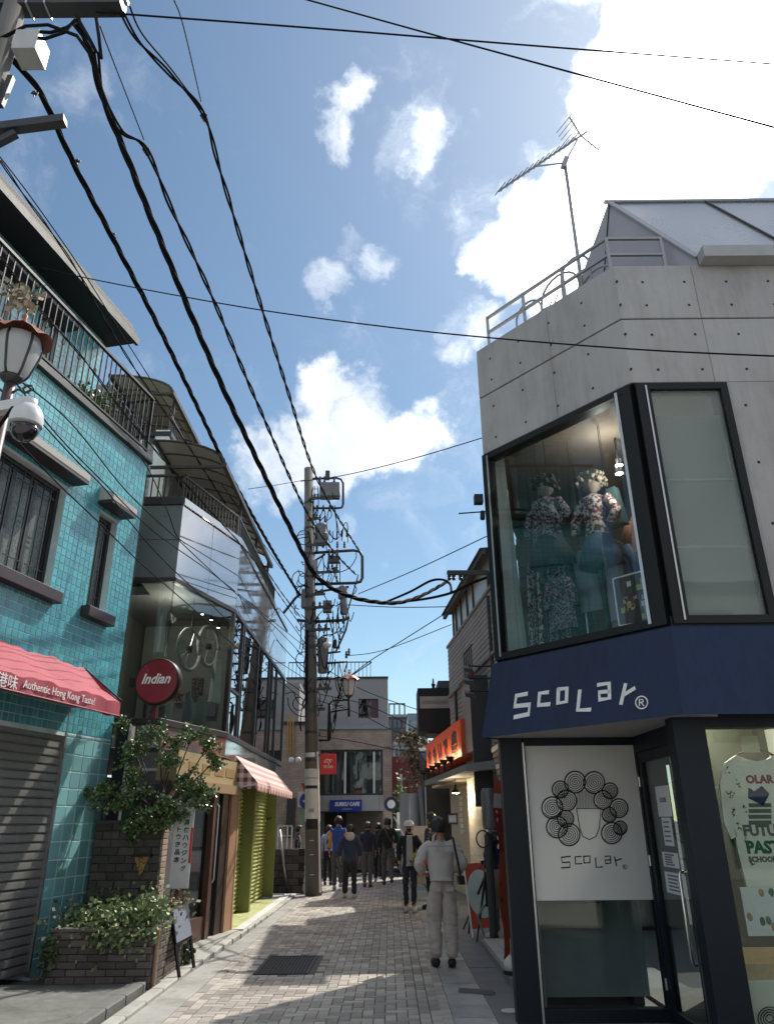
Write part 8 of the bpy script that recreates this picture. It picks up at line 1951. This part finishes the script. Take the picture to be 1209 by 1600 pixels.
for sx in (-1, 1): b = MB(); b.hexa([pm((sx*.085+x, y, z)) for z in (.855, .90) for x, y in ((-.045, -.158), (.045, -.158), (.045, -.13), (-.045, -.13))]); b.build('back_pocket', m_wkp, t_)
# one facing us with a white cap and yellow bag
g0 = gnd(641, 1426); t_, pm, part, s_ = person('person walking towards us in white cap and open black cardigan with a yellow bag', (g0.x, g0.y, 0), 178, 1.66, {'L': [(-.24, -.02, 1.14), (-.12, .20, 1.02)], 'R': [(.22, -.03, 1.13), (.215, .04, .88)]}, .05, .075, m_bk, m_dn, m_shw, None, hem=.86, loose=1.08, legw=.86, face=True)
b = MB(); b.lathe([(.108*s_, 0), (.112*s_, .03), (.10*s_, .075), (.06*s_, .11), (.0, .12)], 18, pm((0, .012, 1.625))); cp_ = b.build('cap', mat('cap_white', (.62, .61, .66), .7), t_, None, True); b = MB(); b.ball(pm((0, .12, 1.635)), .085, .075, .012, 12, 5); b.build('cap_brim', MATS['cap_white'], cp_, None, True)
b = MB(); b.hexa([pm(p) for p in ((-.075, .118, .86), (.075, .118, .86), (.075, .06, .86), (-.075, .06, .86), (-.06, .125, 1.43), (.06, .125, 1.43), (.05, .06, 1.45), (-.05, .06, 1.45))]); b.build('inner_shirt', m_pg, t_)
b = MB(); b.hexa([pm(p) for p in ((-.20, .14, .90), (-.04, .17, .88), (-.04, .22, .88), (-.20, .20, .90), (-.23, .14, 1.16), (-.06, .18, 1.10), (-.06, .24, 1.10), (-.24, .2, 1.22))]); b.build('bag', mat('bag_yellow', (.48, .47, .04), .6, var=.3, scale=14), t_)
b = MB(); [leaf(b, Vector(pm((-.14, .2, .93)))+Vector((random.gauss(0, .05), random.gauss(0, .03), random.gauss(0, .05))), .06) for i in range(120)]; b.build('bag_greens', m_leafy, t_)
# navy hooded jacket
g0 = gnd(546, 1404); t_, pm, part, s_ = person('person in navy jacket with pale hood walking away, black trousers', (g0.x, g0.y, 0), 0, 1.60, {'L': [(-.27, -.02, 1.14), (-.25, .04, .92)], 'R': [(.27, -.02, 1.14), (.25, .04, .92)]}, .07, .12, m_nv, m_bk, m_shw, m_hair, hem=.82, loose=1.26, legw=1.05, hairstyle='long')
b = MB(); b.ball(pm((0, -.085, 1.44)), .12, .06, .10, 12, 8); b.build('hood', fab('pale_hood', (.40, .39, .37)), t_, None, True)
# blue vest and yellow sleeves
g0 = gnd(527, 1392); t_, pm, part, s_ = person('tall person in bright blue top with orange yellow sleeves walking away', (g0.x, g0.y, 0), 3, 1.80, None, .12, .09, m_bl, m_gyp, m_shw, m_hair, hem=.86, loose=1.12)
for sx in (-1, 1):
    V_, N_, F_ = skin([(Vector((sx*.185, 0, 1.40))*s_, .078*s_), (Vector((sx*.235, -.03, 1.14))*s_, .068*s_), (Vector((sx*.235, .04, .94))*s_, .056*s_)], [(0, 1), (1, 2)]); part('sleeve', V_, F_, m_yl)
# dark navy knit, grey trousers, brown shoes
g0 = gnd(574, 1387); person('person in dark navy knit and grey trousers with brown hair walking away', (g0.x, g0.y, 0), 2, 1.66, None, .04, .08, m_dnv, m_gyp, m_shb, m_hbr, hem=.92, loose=1.1, legw=.95)
# black jacket with cross strap
g0 = gnd(606, 1384); t_, pm, part, s_ = person('person in black jacket with a bag strap across the back striding away', (g0.x, g0.y, 0), -4, 1.76, {'R': [(.27, -.05, 1.16), (.18, .12, 1.05)]}, .22, .09, m_bk, m_gyp, m_shb, m_hair, hem=.94, loose=1.1)
b = MB(); q = [pm((-.09, -.09, 1.45)), pm((-.02, -.135, 1.3)), pm((.07, -.135, 1.14)), pm((.16, -.1, 1.02))]
for i in range(3): b.bar(q[i], q[i+1], .03, .012, (0, 1, 0))
b.build('bag_strap', m_gyp, t_); b = MB(); b.hexa([pm(p) for p in ((.14, -.12, .94), (.26, -.12, .94), (.26, .06, .94), (.14, .06, .94), (.14, -.12, 1.06), (.26, -.12, 1.06), (.26, .06, 1.06), (.14, .06, 1.06))]); b.build('cross_bag', m_pg, t_)
# further walker
person('person all in black walking ahead between the grey trousered pair', (-.36, 24.6, 0), 0, 1.62, None, .18, .08, m_bk, m_bk, m_shw, m_hair, hem=.9)
# beside the pole
g0 = gnd(512, 1384); person('person in pale shirt and black trousers half hidden by the utility pole', (g0.x, g0.y, 0), 0, 1.58, None, .06, .09, fab('pale_blue_shirt', (.36, .40, .52)), m_bk, m_ink, m_hair, hem=.98)
person('person in dark navy shirt behind the low stone wall', (dep(466, 1310, 23).x, 23, 0), 90, 1.58, None, .05, .09, m_dnv, m_bk, m_ink, m_hair)
# at the shop entrance
person('person in dark suit jacket with black hair before the cream entrance', (dep(674, 1280, 17.0).x, 17.0, .0), -55, 1.83, None, .0, .09, fab('slate_jacket', (.035, .042, .055)), m_bk, m_ink, m_hair)
# leaning by the flag
g0 = gnd(779, 1470); person('person in navy polo and beige trousers standing behind the banner flag', (g0.x+.10, g0.y, .0), -35, 1.70, {'L': [(-.25, .03, 1.16), (-.20, .12, .93)]}, .10, .13, m_nv, m_bg, m_shw, m_hair, hem=1.0, loose=1.05, legw=1.15)
